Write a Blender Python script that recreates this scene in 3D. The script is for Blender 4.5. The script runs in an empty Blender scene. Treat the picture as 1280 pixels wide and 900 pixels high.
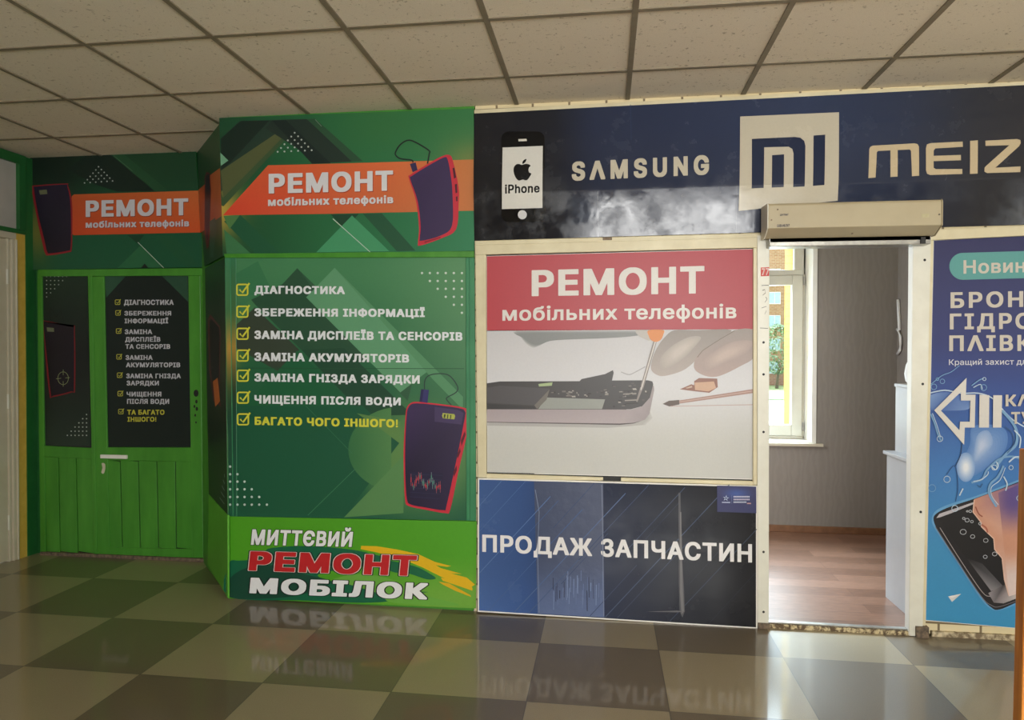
import bpy, bmesh, math, random
from mathutils import Vector, Matrix
from mathutils.geometry import tessellate_polygon
random.seed(4)
S = bpy.context.scene
C = S.collection

# ------------------------------------------------------------------ camera, world, lights, exposure
FPX, CX, CY = 867.4, 640.0, 450.0
CAM = Vector((0, 0, 1.4542))
YAW, PITCH, ROLL = 0.1336, -0.0133, 0.0026
_R = Vector((math.cos(YAW), math.sin(YAW), 0)); _F = Vector((-math.sin(YAW), math.cos(YAW), 0)); _U = Vector((0, 0, 1))
FWD = _F * math.cos(PITCH) + _U * math.sin(PITCH); _U2 = _U * math.cos(PITCH) - _F * math.sin(PITCH)
RGT = _R * math.cos(ROLL) + _U2 * math.sin(ROLL); UPV = _U2 * math.cos(ROLL) - _R * math.sin(ROLL)
cd = bpy.data.cameras.new('camera'); cam = bpy.data.objects.new('camera', cd); C.objects.link(cam)
cd.sensor_width = 36; cd.lens = FPX / 1280 * 36; cd.clip_start = .05; cd.clip_end = 500
m3 = Matrix((RGT, UPV, -FWD)).transposed()
cam.matrix_world = Matrix.Translation(CAM) @ m3.to_4x4()
S.camera = cam

S.view_settings.view_transform = 'Standard'; S.view_settings.look = 'None'
S.view_settings.gamma = 1; S.view_settings.use_curve_mapping = False
S.view_settings.exposure = 0.64
S.cycles.max_bounces = 10; S.cycles.diffuse_bounces = 6; S.cycles.glossy_bounces = 5
S.cycles.transparent_max_bounces = 8; S.cycles.sample_clamp_indirect = 6
S.cycles.caustics_reflective = False; S.cycles.caustics_refractive = False

# hazy sky, brightest above the far side of the office building; duller at the horizon
w = bpy.data.worlds.new('sky'); S.world = w; w.use_nodes = True
nt = w.node_tree; bg = nt.nodes['Background']
sky = nt.nodes.new('ShaderNodeTexSky'); sky.sky_type = 'HOSEK_WILKIE'; sky.turbidity = 6; sky.ground_albedo = .4
sky.sun_direction = (.1, .8, .6)
mx = nt.nodes.new('ShaderNodeMix'); mx.data_type = 'RGBA'; mx.inputs[0].default_value = .85
nt.links.new(sky.outputs[0], mx.inputs[6]); mx.inputs[7].default_value = (.72, .86, 1, 1)
nt.links.new(mx.outputs[2], bg.inputs[0])
wtc = nt.nodes.new('ShaderNodeTexCoord'); dt = nt.nodes.new('ShaderNodeVectorMath'); dt.operation = 'DOT_PRODUCT'; dt.inputs[1].default_value = (.03, .80, .60)
nt.links.new(wtc.outputs['Generated'], dt.inputs[0])
m1 = nt.nodes.new('ShaderNodeMapRange'); m1.interpolation_type = 'SMOOTHSTEP'; m1.inputs[1].default_value = .55; m1.inputs[2].default_value = .95
nt.links.new(dt.outputs['Value'], m1.inputs[0])
wz = nt.nodes.new('ShaderNodeSeparateXYZ'); nt.links.new(wtc.outputs['Generated'], wz.inputs[0])
m2 = nt.nodes.new('ShaderNodeMapRange'); m2.interpolation_type = 'SMOOTHSTEP'; m2.inputs[1].default_value = .40; m2.inputs[2].default_value = .60
nt.links.new(wz.outputs[2], m2.inputs[0])
m4 = nt.nodes.new('ShaderNodeMath'); m4.operation = 'MULTIPLY'; nt.links.new(m1.outputs[0], m4.inputs[0]); nt.links.new(m2.outputs[0], m4.inputs[1])
m5 = nt.nodes.new('ShaderNodeMath'); m5.operation = 'MULTIPLY_ADD'; m5.inputs[1].default_value = 56; m5.inputs[2].default_value = 1.5
nt.links.new(m4.outputs[0], m5.inputs[0]); nt.links.new(m5.outputs[0], bg.inputs[1])

def area(name, loc, aim, sx, sy, power, col, portal=False, spread=180):
    l = bpy.data.lights.new(name, 'AREA'); l.shape = 'RECTANGLE'; l.size = sx; l.size_y = sy
    l.energy = power; l.color = col; l.spread = math.radians(spread)
    o = bpy.data.objects.new(name, l); C.objects.link(o); o.location = loc
    o.rotation_euler = (Vector(aim) - Vector(loc)).to_track_quat('-Z', 'Y').to_euler()
    if portal: l.cycles.is_portal = True
    return o
BACK = -3.2
area('corridor_window_daylight', (.95, BACK - .07, 1.72), (.95, 5, 1.72), 2.3, 1.6, 215, (1, .985, .945))
area('side_window_daylight', (4.38, .3, 1.7), (0, .3, 1.5), 1.7, 1.5, 18, (1, .975, .92))
area('office_window_daylight', (1.0, 6.4, 1.66), (1.0, 0, 1.66), 1.1, 1.8, 1, (1, 1, 1), portal=True)
area('office_fill_lamp', (.02, 4.55, 1.75), (3, 4.7, 1.0), .7, 1.2, 19, (.93, .97, 1))  # added fill lamp lifting the office walls; no window on this side

# ------------------------------------------------------------------ helpers: colour and materials
def lin(c):
    c = c / 255.0
    return c / 12.92 if c <= .04045 else ((c + .055) / 1.055) ** 2.4
def rgb(r, g, b, k=1.0): return (min(lin(r) * k, .92), min(lin(g) * k, .92), min(lin(b) * k, .92), 1)
KP = .90                                          # ink brightness of the printed vinyl
MATS = {}
def base(name):
    m = bpy.data.materials.new(name); m.use_nodes = True
    return m, m.node_tree, m.node_tree.nodes['Principled BSDF']
def noise(nt, scale, detail=4, rough=.55, coord='Object', stretch=None):
    tc = nt.nodes.new('ShaderNodeTexCoord'); mp = nt.nodes.new('ShaderNodeMapping')
    nt.links.new(tc.outputs[coord], mp.inputs[0])
    if stretch: mp.inputs['Scale'].default_value = stretch
    n = nt.nodes.new('ShaderNodeTexNoise'); n.inputs['Scale'].default_value = scale
    n.inputs['Detail'].default_value = detail; n.inputs['Roughness'].default_value = rough
    nt.links.new(mp.outputs[0], n.inputs['Vector']); return n
def ramp(nt, src, a, b, ca, cb):
    r = nt.nodes.new('ShaderNodeValToRGB'); e = r.color_ramp.elements
    e[0].position, e[1].position = a, b; e[0].color, e[1].color = ca, cb
    nt.links.new(src, r.inputs[0]); return r
def bumpn(nt, p, src, strength, dist):
    b = nt.nodes.new('ShaderNodeBump'); b.inputs['Strength'].default_value = strength; b.inputs['Distance'].default_value = dist
    nt.links.new(src, b.inputs['Height']); nt.links.new(b.outputs[0], p.inputs['Normal']); return b
def paint(name, ca, cb=None, rough=.5, scale=6, bump=0, bscale=60, metallic=0, stretch=None, a=.35, b=.7, spec=.5):
    if name in MATS: return MATS[name]
    m, nt, p = base(name); p.inputs['Roughness'].default_value = rough; p.inputs['Metallic'].default_value = metallic
    p.inputs['Specular IOR Level'].default_value = spec
    n = noise(nt, scale, 5, .6, stretch=stretch)
    r = ramp(nt, n.outputs[0], a, b, ca, cb or tuple(min(1, x * 1.08) for x in ca[:3]) + (1,))
    nt.links.new(r.outputs[0], p.inputs['Base Color'])
    if bump:
        n2 = noise(nt, bscale, 4); bumpn(nt, p, n2.outputs[0], bump, .004)
    MATS[name] = m; return m
def print_mat(name, rough, bump=0, bscale=3, spec=.5, dust=0):
    if name in MATS: return MATS[name]
    m, nt, p = base(name); p.inputs['Roughness'].default_value = rough; p.inputs['Specular IOR Level'].default_value = spec
    at = nt.nodes.new('ShaderNodeVertexColor'); at.layer_name = 'ink'
    n = noise(nt, 90, 3); hs = nt.nodes.new('ShaderNodeMix'); hs.data_type = 'RGBA'; hs.blend_type = 'MULTIPLY'; hs.inputs[0].default_value = .10
    nt.links.new(at.outputs[0], hs.inputs[6]); nt.links.new(n.outputs[0], hs.inputs[7])
    nt.links.new(hs.outputs[2], p.inputs['Base Color'])
    if dust:
        n3 = noise(nt, 5, 6, .65); mr = nt.nodes.new('ShaderNodeMapRange'); mr.inputs[1].default_value = .42; mr.inputs[2].default_value = .7
        mr.inputs[3].default_value = rough; mr.inputs[4].default_value = rough + dust; nt.links.new(n3.outputs[0], mr.inputs[0]); nt.links.new(mr.outputs[0], p.inputs['Roughness'])
    if bump:
        n2 = noise(nt, bscale, 3, .5); bumpn(nt, p, n2.outputs[0], bump, .01)
    MATS[name] = m; return m
INK = print_mat('printed_vinyl', .42, .05, 2.5, .4)
GLOSS = print_mat('glossy_vinyl', .08, .22, 5, .32, .3)
SATIN = print_mat('satin_vinyl', .14, .12, 5, .16, .2)

M_green = paint('green_paint', rgb(62, 130, 40), rgb(76, 148, 50), .38, 3, .25, 40, stretch=(3, 3, .6))
M_green_dark = paint('dark_green_paint', rgb(28, 92, 42), rgb(38, 108, 52), .4, 4, .25, 40)
M_teal = paint('teal_green_vinyl', rgb(44, 118, 78), rgb(60, 138, 92), .4, 3, .1, 30)
M_cream = paint('cream_painted_metal', rgb(204, 193, 158), rgb(218, 209, 176), .4, 7, .2, 30)
M_white_metal = paint('white_painted_metal', rgb(216, 214, 200), rgb(226, 225, 212), .35, 8, .1, 40)
M_shutter = paint('shutter_enamel', rgb(170, 157, 127), rgb(178, 166, 136), .38, 4)
M_black = paint('black_gap', rgb(18, 17, 16), rgb(26, 25, 23), .6)
M_dark = paint('dark_backing', rgb(40, 40, 40), rgb(52, 50, 48), .6)
M_yellow = paint('yellow_wall_paint', rgb(204, 168, 66), rgb(222, 186, 84), .7, 9, .5, 25)
M_white_door = paint('white_door_paint', rgb(196, 188, 164), rgb(206, 199, 178), .45, 4, .15, 30)
M_plaster = paint('plaster', rgb(196, 188, 168), rgb(206, 198, 178), .8, 5, .2, 40)
M_dim = paint('corridor_paint', rgb(150, 138, 112), rgb(162, 150, 122), .8, 5, .2, 40)
M_pvc = paint('white_pvc', rgb(232, 230, 222), rgb(238, 236, 230), .3, 6)
M_laminate = paint('white_laminate', rgb(178, 180, 184), rgb(186, 188, 192), .35, 6)
M_steel = paint('dull_steel', rgb(150, 148, 142), rgb(176, 174, 168), .35, 30, metallic=.8)
M_rust = paint('rusty_plate', rgb(70, 62, 54), rgb(136, 116, 92), .7, 40, .6, 60)
M_chip = paint('chipped_threshold', rgb(92, 74, 52), rgb(206, 190, 150), .7, 55, .8, 60, a=.45, b=.58)
M_brown = paint('brown_skirting', rgb(112, 76, 50), rgb(132, 92, 62), .5, 20)
M_yext = paint('yellow_render', rgb(206, 164, 44), rgb(214, 174, 54), .8, 4)
M_sash = paint('window_pvc', rgb(190, 186, 172), rgb(198, 194, 181), .35, 6)
M_plug = paint('white_plastic', rgb(226, 226, 226), rgb(234, 234, 234), .3)

def wallpaper():
    m, nt, p = base('grey_wave_wallpaper'); p.inputs['Roughness'].default_value = .75
    tc = nt.nodes.new('ShaderNodeTexCoord'); mp = nt.nodes.new('ShaderNodeMapping'); mp.inputs['Scale'].default_value = (1, 1, .4)
    nt.links.new(tc.outputs['Object'], mp.inputs[0])
    wv = nt.nodes.new('ShaderNodeTexWave'); wv.bands_direction = 'X'; wv.inputs['Scale'].default_value = 7; wv.inputs['Distortion'].default_value = 7
    wv.inputs['Detail'].default_value = 2; wv.inputs['Detail Scale'].default_value = 2.5
    nt.links.new(mp.outputs[0], wv.inputs[0])
    r = ramp(nt, wv.outputs[0], .2, .9, rgb(134, 127, 121), rgb(138, 131, 125))
    nt.links.new(r.outputs[0], p.inputs['Base Color']); bumpn(nt, p, wv.outputs[0], .05, .003); return m
M_paper = wallpaper()
XF, YF, TF = .2632, 3.4226, .5807
def floor_tiles():
    m, nt, p = base('checker_floor_tiles'); L = nt.links
    tc = nt.nodes.new('ShaderNodeTexCoord'); mp = nt.nodes.new('ShaderNodeMapping'); mp.vector_type = 'TEXTURE'
    mp.inputs['Location'].default_value = (XF, YF, -.3); mp.inputs['Scale'].default_value = (TF, TF, TF)
    L.new(tc.outputs['Object'], mp.inputs[0])
    sx = nt.nodes.new('ShaderNodeSeparateXYZ'); L.new(mp.outputs[0], sx.inputs[0])
    def mth(op, a, b=None, c=None):
        n = nt.nodes.new('ShaderNodeMath'); n.operation = op
        for i, v in enumerate((a, b, c)):
            if v is None: continue
            if isinstance(v, (int, float)): n.inputs[i].default_value = v
            else: L.new(v, n.inputs[i])
        return n.outputs[0]
    fx, fy = mth('FLOOR', sx.outputs[0]), mth('FLOOR', sx.outputs[1])
    par = mth('FRACT', mth('MULTIPLY', mth('ADD', fx, fy), .5))           # 0 dark, .5 light
    par = mth('GREATER_THAN', par, .25)
    wn = nt.nodes.new('ShaderNodeTexWhiteNoise'); cm = nt.nodes.new('ShaderNodeCombineXYZ'); L.new(fx, cm.inputs[0]); L.new(fy, cm.inputs[1]); L.new(cm.outputs[0], wn.inputs[0])
    gx = mth('ABSOLUTE', mth('SUBTRACT', mth('FRACT', sx.outputs[0]), .5)); gy = mth('ABSOLUTE', mth('SUBTRACT', mth('FRACT', sx.outputs[1]), .5))
    grout = mth('GREATER_THAN', mth('MAXIMUM', gx, gy), .4965)
    n = noise(nt, 220, 4, .7)
    da = ramp(nt, n.outputs[0], .3, .7, rgb(98, 86, 66), rgb(114, 101, 80)); la = ramp(nt, n.outputs[0], .3, .7, rgb(140, 127, 99), rgb(158, 145, 116))
    x1 = nt.nodes.new('ShaderNodeMix'); x1.data_type = 'RGBA'; L.new(par, x1.inputs[0]); L.new(da.outputs[0], x1.inputs[6]); L.new(la.outputs[0], x1.inputs[7])
    x2 = nt.nodes.new('ShaderNodeMix'); x2.data_type = 'RGBA'; L.new(grout, x2.inputs[0]); L.new(x1.outputs[2], x2.inputs[6]); x2.inputs[7].default_value = rgb(84, 76, 62)
    L.new(x2.outputs[2], p.inputs['Base Color'])
    n2 = noise(nt, 4, 3); rr = nt.nodes.new('ShaderNodeMapRange'); rr.inputs[3].default_value = .40; rr.inputs[4].default_value = .46
    L.new(n2.outputs[0], rr.inputs[0]); L.new(rr.outputs[0], p.inputs['Roughness'])
    p.inputs['Coat Weight'].default_value = .62; p.inputs['Coat Roughness'].default_value = .07; p.inputs['Specular IOR Level'].default_value = .75
    bumpn(nt, p, n2.outputs[0], .02, .01)
    return m
def laminate():
    m, nt, p = base('laminate_planks'); L = nt.links; p.inputs['Roughness'].default_value = .32
    tc = nt.nodes.new('ShaderNodeTexCoord'); br = nt.nodes.new('ShaderNodeTexBrick')
    br.inputs['Scale'].default_value = 1; br.inputs['Brick Width'].default_value = .9; br.inputs['Row Height'].default_value = .135; br.offset = .37
    br.inputs['Mortar Size'].default_value = .001; br.inputs['Mortar'].default_value = rgb(90, 62, 48)
    br.inputs['Color1'].default_value = rgb(126, 92, 74); br.inputs['Color2'].default_value = rgb(158, 119, 98); br.inputs['Bias'].default_value = -.15
    L.new(tc.outputs['Object'], br.inputs[0])
    n = noise(nt, 14, 5, .6, stretch=(1, 9, 1)); r = ramp(nt, n.outputs[0], .35, .7, (.72, .72, .72, 1), (1.1, 1.1, 1.1, 1))
    x = nt.nodes.new('ShaderNodeMix'); x.data_type = 'RGBA'; x.blend_type = 'MULTIPLY'; x.inputs[0].default_value = 1
    L.new(br.outputs[0], x.inputs[6]); L.new(r.outputs[0], x.inputs[7]); L.new(x.outputs[2], p.inputs['Base Color']); return m
def ceiling_tile():
    m, nt, p = base('mineral_ceiling_tile'); L = nt.links; p.inputs['Roughness'].default_value = .95
    v = noise(nt, 55, 3, .6); n = noise(nt, 260, 3, .6)
    r = ramp(nt, v.outputs[0], .30, .38, rgb(196, 183, 158), rgb(244, 233, 212))
    r2 = ramp(nt, n.outputs[0], .3, .6, (.9, .9, .9, 1), (1, 1, 1, 1))
    x = nt.nodes.new('ShaderNodeMix'); x.data_type = 'RGBA'; x.blend_type = 'MULTIPLY'; x.inputs[0].default_value = 1
    L.new(r.outputs[0], x.inputs[6]); L.new(r2.outputs[0], x.inputs[7]); L.new(x.outputs[2], p.inputs['Base Color'])
    bumpn(nt, p, n.outputs[0], .35, .003); return m
def bricks(name, c1, c2, mo, wd, ht, ms, rough=.7, plane='XZ'):
    m, nt, p = base(name); L = nt.links; p.inputs['Roughness'].default_value = rough
    tc = nt.nodes.new('ShaderNodeTexCoord'); sp = nt.nodes.new('ShaderNodeSeparateXYZ'); cb = nt.nodes.new('ShaderNodeCombineXYZ')
    L.new(tc.outputs['Object'], sp.inputs[0]); L.new(sp.outputs[0], cb.inputs[0]); L.new(sp.outputs[2], cb.inputs[1])
    br = nt.nodes.new('ShaderNodeTexBrick'); br.inputs['Scale'].default_value = 1; br.inputs['Brick Width'].default_value = wd; br.inputs['Row Height'].default_value = ht
    br.inputs['Mortar Size'].default_value = ms; br.inputs['Color1'].default_value = c1; br.inputs['Color2'].default_value = c2; br.inputs['Mortar'].default_value = mo
    L.new(cb.outputs[0], br.inputs[0]); L.new(br.outputs[0], p.inputs['Base Color'])
    bumpn(nt, p, br.outputs[1], -.5, .006); return m
def wood():
    m, nt, p = base('orange_varnished_wood'); L = nt.links; p.inputs['Roughness'].default_value = .3
    n = noise(nt, 9, 5, .6, stretch=(6, 6, .5)); r = ramp(nt, n.outputs[0], .35, .7, rgb(196, 116, 44), rgb(228, 156, 76))
    L.new(r.outputs[0], p.inputs['Base Color']); return m
def glass():
    m = bpy.data.materials.new('window_glass'); m.use_nodes = True; nt = m.node_tree; nt.nodes.clear()
    o = nt.nodes.new('ShaderNodeOutputMaterial'); t = nt.nodes.new('ShaderNodeBsdfTransparent'); g = nt.nodes.new('ShaderNodeBsdfGlossy'); g.inputs['Roughness'].default_value = .02
    t.inputs[0].default_value = (.95, .98, .97, 1); x = nt.nodes.new('ShaderNodeMixShader'); x.inputs[0].default_value = .06
    nt.links.new(t.outputs[0], x.inputs[1]); nt.links.new(g.outputs[0], x.inputs[2]); nt.links.new(x.outputs[0], o.inputs[0]); return m
def leaves(name, a, b):
    m, nt, p = base(name); p.inputs['Roughness'].default_value = .6; n = noise(nt, 1.5, 4)
    r = ramp(nt, n.outputs[0], .35, .65, a, b); nt.links.new(r.outputs[0], p.inputs['Base Color']); return m
M_floor, M_lam, M_ceil, M_wood, M_glass = floor_tiles(), laminate(), ceiling_tile(), wood(), glass()
M_grid = paint('ceiling_grid_metal', rgb(132, 122, 102), rgb(146, 136, 114), .55, 10)
M_brick = bricks('cream_painted_brick', rgb(210, 196, 156), rgb(222, 208, 170), rgb(120, 104, 78), .20, .085, .006)
M_brick_ext = bricks('orange_brick', rgb(168, 112, 78), rgb(186, 132, 98), rgb(190, 160, 130), .6, .22, .03, .85)
M_leaf = leaves('tree_leaves', rgb(64, 92, 44), rgb(120, 142, 84)); M_bark = paint('tree_bark', rgb(110, 92, 76), rgb(140, 120, 100), .9)
M_grass = leaves('lawn', rgb(104, 120, 62), rgb(136, 142, 90)); M_road = paint('pale_asphalt', rgb(150, 150, 148), rgb(164, 164, 161), .9)
M_frost = paint('grey_painted_glass', rgb(172, 170, 162), rgb(186, 184, 176), .3, 4)

# ------------------------------------------------------------------ helpers: picture measurements onto real planes
class Plane:
    """A flat surface of the place; at() measures where a point seen in the photo lies on it."""
    def __init__(s, p, n, bulge=None): s.p, s.n, s.bulge = Vector(p), Vector(n).normalized(), bulge
    def at(s, px, py, off=0.0):
        d = RGT * ((px - CX) / FPX) + UPV * ((CY - py) / FPX) + FWD
        q = s.p + s.n * off
        return CAM + d * ((q - CAM).dot(s.n) / d.dot(s.n))
def smoothstep(a, b, x):
    t = max(0, min(1, (x - a) / (b - a))); return t * t * (3 - 2 * t)
def belly(z):                                        # the loose film of the long fascia sags outward above its lower edge
    if z > 2.32: return .024 * (1 - smoothstep(2.32, 2.85, z) * .9)
    return .024 * max(0.0, min(1.0, (z - 2.06) / .26)) ** .9
def sag(o):                                          # lay a flat print over that sagging film
    bm = bmesh.new(); bm.from_mesh(o.data); o0 = origin(o)
    z = 2.08
    while z < 2.8:
        bmesh.ops.bisect_plane(bm, geom=bm.verts[:] + bm.edges[:] + bm.faces[:], plane_co=(0, 0, z - o0.z), plane_no=(0, 0, 1)); z += .02
    for v in bm.verts: v.co.y -= belly(v.co.z + o0.z)
    bm.to_mesh(o.data); bm.free()
FRONT = Plane((0, 3.79, 0), (0, -1, 0))
FASCIA = Plane((0, 3.79, 0), (0, -1, 0), belly)
LOWP = Plane((0, 3.765, 0), (0, -1, 0))
ALC = Plane((0, 4.43, 0), (0, -1, 0))
CHA, CHB = Vector((-2.195, 3.79, 0)), Vector((-2.765, 4.43, 0))
_cd = (CHB - CHA).normalized()
CHAM = Plane(CHA, (-_cd.y, _cd.x, 0) if Vector((-_cd.y, _cd.x, 0)).dot(CAM - CHA) > 0 else (_cd.y, -_cd.x, 0))
LEFT = Plane((-4.02, 0, 0), (1, 0, 0))

def cr(ox, oy, s):                                   # measurements taken in an enlarged crop
    return lambda *pts: [(ox + x / s, oy + y / s) for x, y in pts]
def tag(o, label=None, cat=None, group=None, kind=None):
    if label: o['label'] = label
    if cat: o['category'] = cat
    if group: o['group'] = group
    if kind: o['kind'] = kind
    return o
def thing(name, label, cat, loc=(0, 0, 0), group=None):
    o = bpy.data.objects.new(name, None); C.objects.link(o); o.location = loc; o.empty_display_size = .1
    return tag(o, label, cat, group)
def origin(o):
    v = Vector((0, 0, 0))
    while o: v += o.location; o = o.parent
    return v
def mk(name, verts, faces, mat, parent=None, cols=None, smooth=False, loc=None):
    """one mesh object; verts are world points; cols: one ink colour per vertex"""
    verts = [Vector(v) for v in verts]
    if parent: o0 = origin(parent)
    elif loc is not None: o0 = Vector(loc)
    else:
        lo = [min(v[i] for v in verts) for i in range(3)]; hi = [max(v[i] for v in verts) for i in range(3)]
        o0 = Vector(((lo[0] + hi[0]) / 2, (lo[1] + hi[1]) / 2, lo[2]))
    me = bpy.data.meshes.new(name); me.from_pydata([v - o0 for v in verts], [], faces); me.update()
    if cols:
        a = me.color_attributes.new('ink', 'FLOAT_COLOR', 'POINT')
        a.data.foreach_set('color', [x for c in cols for x in c])
    if smooth:
        for p in me.polygons: p.use_smooth = True
    me.materials.append(mat)
    o = bpy.data.objects.new(name, me); C.objects.link(o)
    if parent: o.parent = parent
    else: o.location = o0
    return o
class MB:                                             # collects solids that make ONE mesh
    def __init__(s): s.v, s.f = [], []
    def add(s, v, f):
        n = len(s.v); s.v += [Vector(x) for x in v]; s.f += [[i + n for i in q] for q in f]; return s
    def box(s, x0, x1, y0, y1, z0, z1):
        v = [(x, y, z) for z in (z0, z1) for y in (y0, y1) for x in (x0, x1)]
        return s.add(v, [(0, 2, 3, 1), (4, 5, 7, 6), (0, 1, 5, 4), (2, 6, 7, 3), (0, 4, 6, 2), (1, 3, 7, 5)])
    def prism(s, poly, z0, z1):                       # plan polygon (x, y) pulled up
        n = len(poly)
        v = [(x, y, z0) for x, y in poly] + [(x, y, z1) for x, y in poly]
        return s.add(v, [list(range(n))[::-1], list(range(n, 2 * n))] + [(i, (i + 1) % n, (i + 1) % n + n, i + n) for i in range(n)])
    def slab(s, pl, quad, off, thick):                # a board: front outline on the plane, thickness behind it
        n = len(quad); fr = [pl.at(x, y, off) for x, y in quad]; bk = [p - pl.n * thick for p in fr]
        return s.add(fr + bk, [list(range(n)), list(range(n, 2 * n))[::-1]] + [(i, i + n, (i + 1) % n + n, (i + 1) % n) for i in range(n)])
    def profile_x(s, prof, x0, x1):                   # (y, z) section pulled along X
        n = len(prof)
        v = [(x0, y, z) for y, z in prof] + [(x1, y, z) for y, z in prof]
        return s.add(v, [list(range(n)), list(range(n, 2 * n))[::-1]] + [(i, i + n, (i + 1) % n + n, (i + 1) % n) for i in range(n)])
    def tube(s, pts, r, n=8):
        pts = [Vector(p) for p in pts]; rings = []
        for i, p in enumerate(pts):
            t = (pts[min(i + 1, len(pts) - 1)] - pts[max(i - 1, 0)]).normalized()
            a = t.cross(Vector((0, 0, 1)) if abs(t.z) < .9 else Vector((1, 0, 0))).normalized(); b = t.cross(a)
            rr = r[i] if isinstance(r, (list, tuple)) else r
            rings.append([p + a * (rr * math.cos(2 * math.pi * k / n)) + b * (rr * math.sin(2 * math.pi * k / n)) for k in range(n)])
        v = [q for rg in rings for q in rg]; f = []
        for i in range(len(pts) - 1):
            for k in range(n): f.append((i * n + k, i * n + (k + 1) % n, (i + 1) * n + (k + 1) % n, (i + 1) * n + k))
        f += [list(range(n))[::-1], [(len(pts) - 1) * n + k for k in range(n)]]
        return s.add(v, f)
    def build(s, name, mat, parent=None, smooth=False, loc=None): return mk(name, s.v, s.f, mat, parent, None, smooth, loc)
def bevel(o, wd=.003, seg=2):
    b = o.modifiers.new('edge', 'BEVEL'); b.width = wd; b.segments = seg; b.limit_method = 'ANGLE'; return o
def struct(o): o['kind'] = 'structure'; return o

# ---- printed artwork: flat ink on a sign, layer over layer
STEP = .00035
def curve(pts, n=6, closed=True):                     # smooth outline through the points
    out = []; k = len(pts)
    for i in range(k if closed else k - 1):
        p0, p1, p2, p3 = [pts[(i + j) % k] if closed else pts[max(0, min(k - 1, i + j))] for j in (-1, 0, 1, 2)]
        for s in range(n):
            t = s / n
            out.append(tuple(.5 * (2 * p1[a] + (p2[a] - p0[a]) * t + (2 * p0[a] - 5 * p1[a] + 4 * p2[a] - p3[a]) * t * t + (3 * p1[a] - p0[a] - 3 * p2[a] + p3[a]) * t ** 3) for a in (0, 1)))
    if not closed: out.append(tuple(pts[-1]))
    return out
def disc(x, y, r, n=12, ry=None): return [(x + r * math.cos(2 * math.pi * i / n), y + (ry or r) * math.sin(2 * math.pi * i / n)) for i in range(n)]
def rrect(x0, y0, x1, y1, r, n=4):
    o = []
    for cx, cy, a in ((x1 - r, y1 - r, 0), (x0 + r, y1 - r, 90), (x0 + r, y0 + r, 180), (x1 - r, y0 + r, 270)):
        o += [(cx + r * math.cos(math.radians(a + 90 * i / n)), cy + r * math.sin(math.radians(a + 90 * i / n))) for i in range(n + 1)]
    return o
PIECES = {'phone_buttons': 'phone_button', 'printed_corners': 'printed_corner', 'film_seams': 'film_seam', 'thin_lines': 'thin_line', 'white_line': 'white_line', 'tweezer_tips': 'tweezer_tip'}
def art(root, name, pl, lay, polys, mat=None):
    """polys: (outline in photo points, colour) or (outline, list of colours)"""
    if name in PIECES and len(polys) > 1:           # pieces that lie apart are parts of their own
        for k, q in enumerate(polys): art(root, PIECES[name], pl, lay + k * .12, [q], mat)
        return
    v, f, c = [], [], []
    for k, (pts, col) in enumerate(polys):
        n = len(v); o = (lay + k * .12) * STEP
        v += [pl.at(x, y, o) for x, y in pts]; f.append(list(range(n, n + len(pts))))
        c += [rgb(*q, KP) for q in col] if isinstance(col, list) else [rgb(*col, KP)] * len(pts)
    return mk(name, v, f, mat or INK, root, c)
def strokes(root, name, pl, lay, lines, mat=None):
    """lines: (points, width in photo points, colour, closed)"""
    if name in PIECES and len(lines) > 1:
        for k, q in enumerate(lines): strokes(root, PIECES[name], pl, lay + k * .1, [q], mat)
        return
    v, f, c = [], [], []
    for k, (pts, wd, col, closed) in enumerate(lines):
        n0 = len(v); m = len(pts); o = (lay + k * .1) * STEP
        for i in range(m):
            a, b = (pts[i - 1], pts[(i + 1) % m]) if closed else (pts[max(i - 1, 0)], pts[min(i + 1, m - 1)])
            dx, dy = b[0] - a[0], b[1] - a[1]; l = math.hypot(dx, dy) or 1
            nx, ny = -dy / l * wd / 2, dx / l * wd / 2
            v += [pl.at(pts[i][0] + nx, pts[i][1] + ny, o), pl.at(pts[i][0] - nx, pts[i][1] - ny, o)]
        for i in range(m if closed else m - 1):
            j = (i + 1) % m; f.append((n0 + 2 * i, n0 + 2 * i + 1, n0 + 2 * j + 1, n0 + 2 * j))
        c += [rgb(*col, KP)] * (2 * m)
    return mk(name, v, f, mat or INK, root, c)
def soft(pts, ci, co, n=7, g0=1.12, g1=.6):
    """the same outline shrinking step by step while its ink passes from co to ci: a blurred shape"""
    cx, cy = sum(p[0] for p in pts) / len(pts), sum(p[1] for p in pts) / len(pts); out = []
    for k in range(n):
        t = k / (n - 1); g = g0 + (g1 - g0) * t
        out.append(([(cx + (x - cx) * g, cy + (y - cy) * g) for x, y in pts], mixc(co, ci, (k + 1) / n)))
    return out
def field(root, name, pl, lay, quad, nx, ny, fn, mat=None):
    """a print whose ink varies: fn(photo x, photo y) -> colour"""
    (ax, ay), (bx, by), (cx, cy), (dx, dy) = quad; v, c, f = [], [], []
    for j in range(ny + 1):
        for i in range(nx + 1):
            s, t = i / nx, j / ny
            x = (ax * (1 - s) + bx * s) * (1 - t) + (dx * (1 - s) + cx * s) * t; y = (ay * (1 - s) + by * s) * (1 - t) + (dy * (1 - s) + cy * s) * t
            v.append(pl.at(x, y, lay * STEP)); c.append(rgb(*fn(x, y), KP))
    for j in range(ny):
        for i in range(nx):
            k = j * (nx + 1) + i; f.append((k, k + nx + 1, k + nx + 2, k + 1))
    return mk(name, v, f, mat or INK, root, c)
def mixc(a, b, t): t = max(0, min(1, t)); return tuple(p + (q - p) * t for p, q in zip(a, b))
def stops(x, *st):
    for (x0, c0), (x1, c1) in zip(st, st[1:]):
        if x <= x1: return mixc(c0, c1, (x - x0) / (x1 - x0))
    return st[-1][1]
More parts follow.
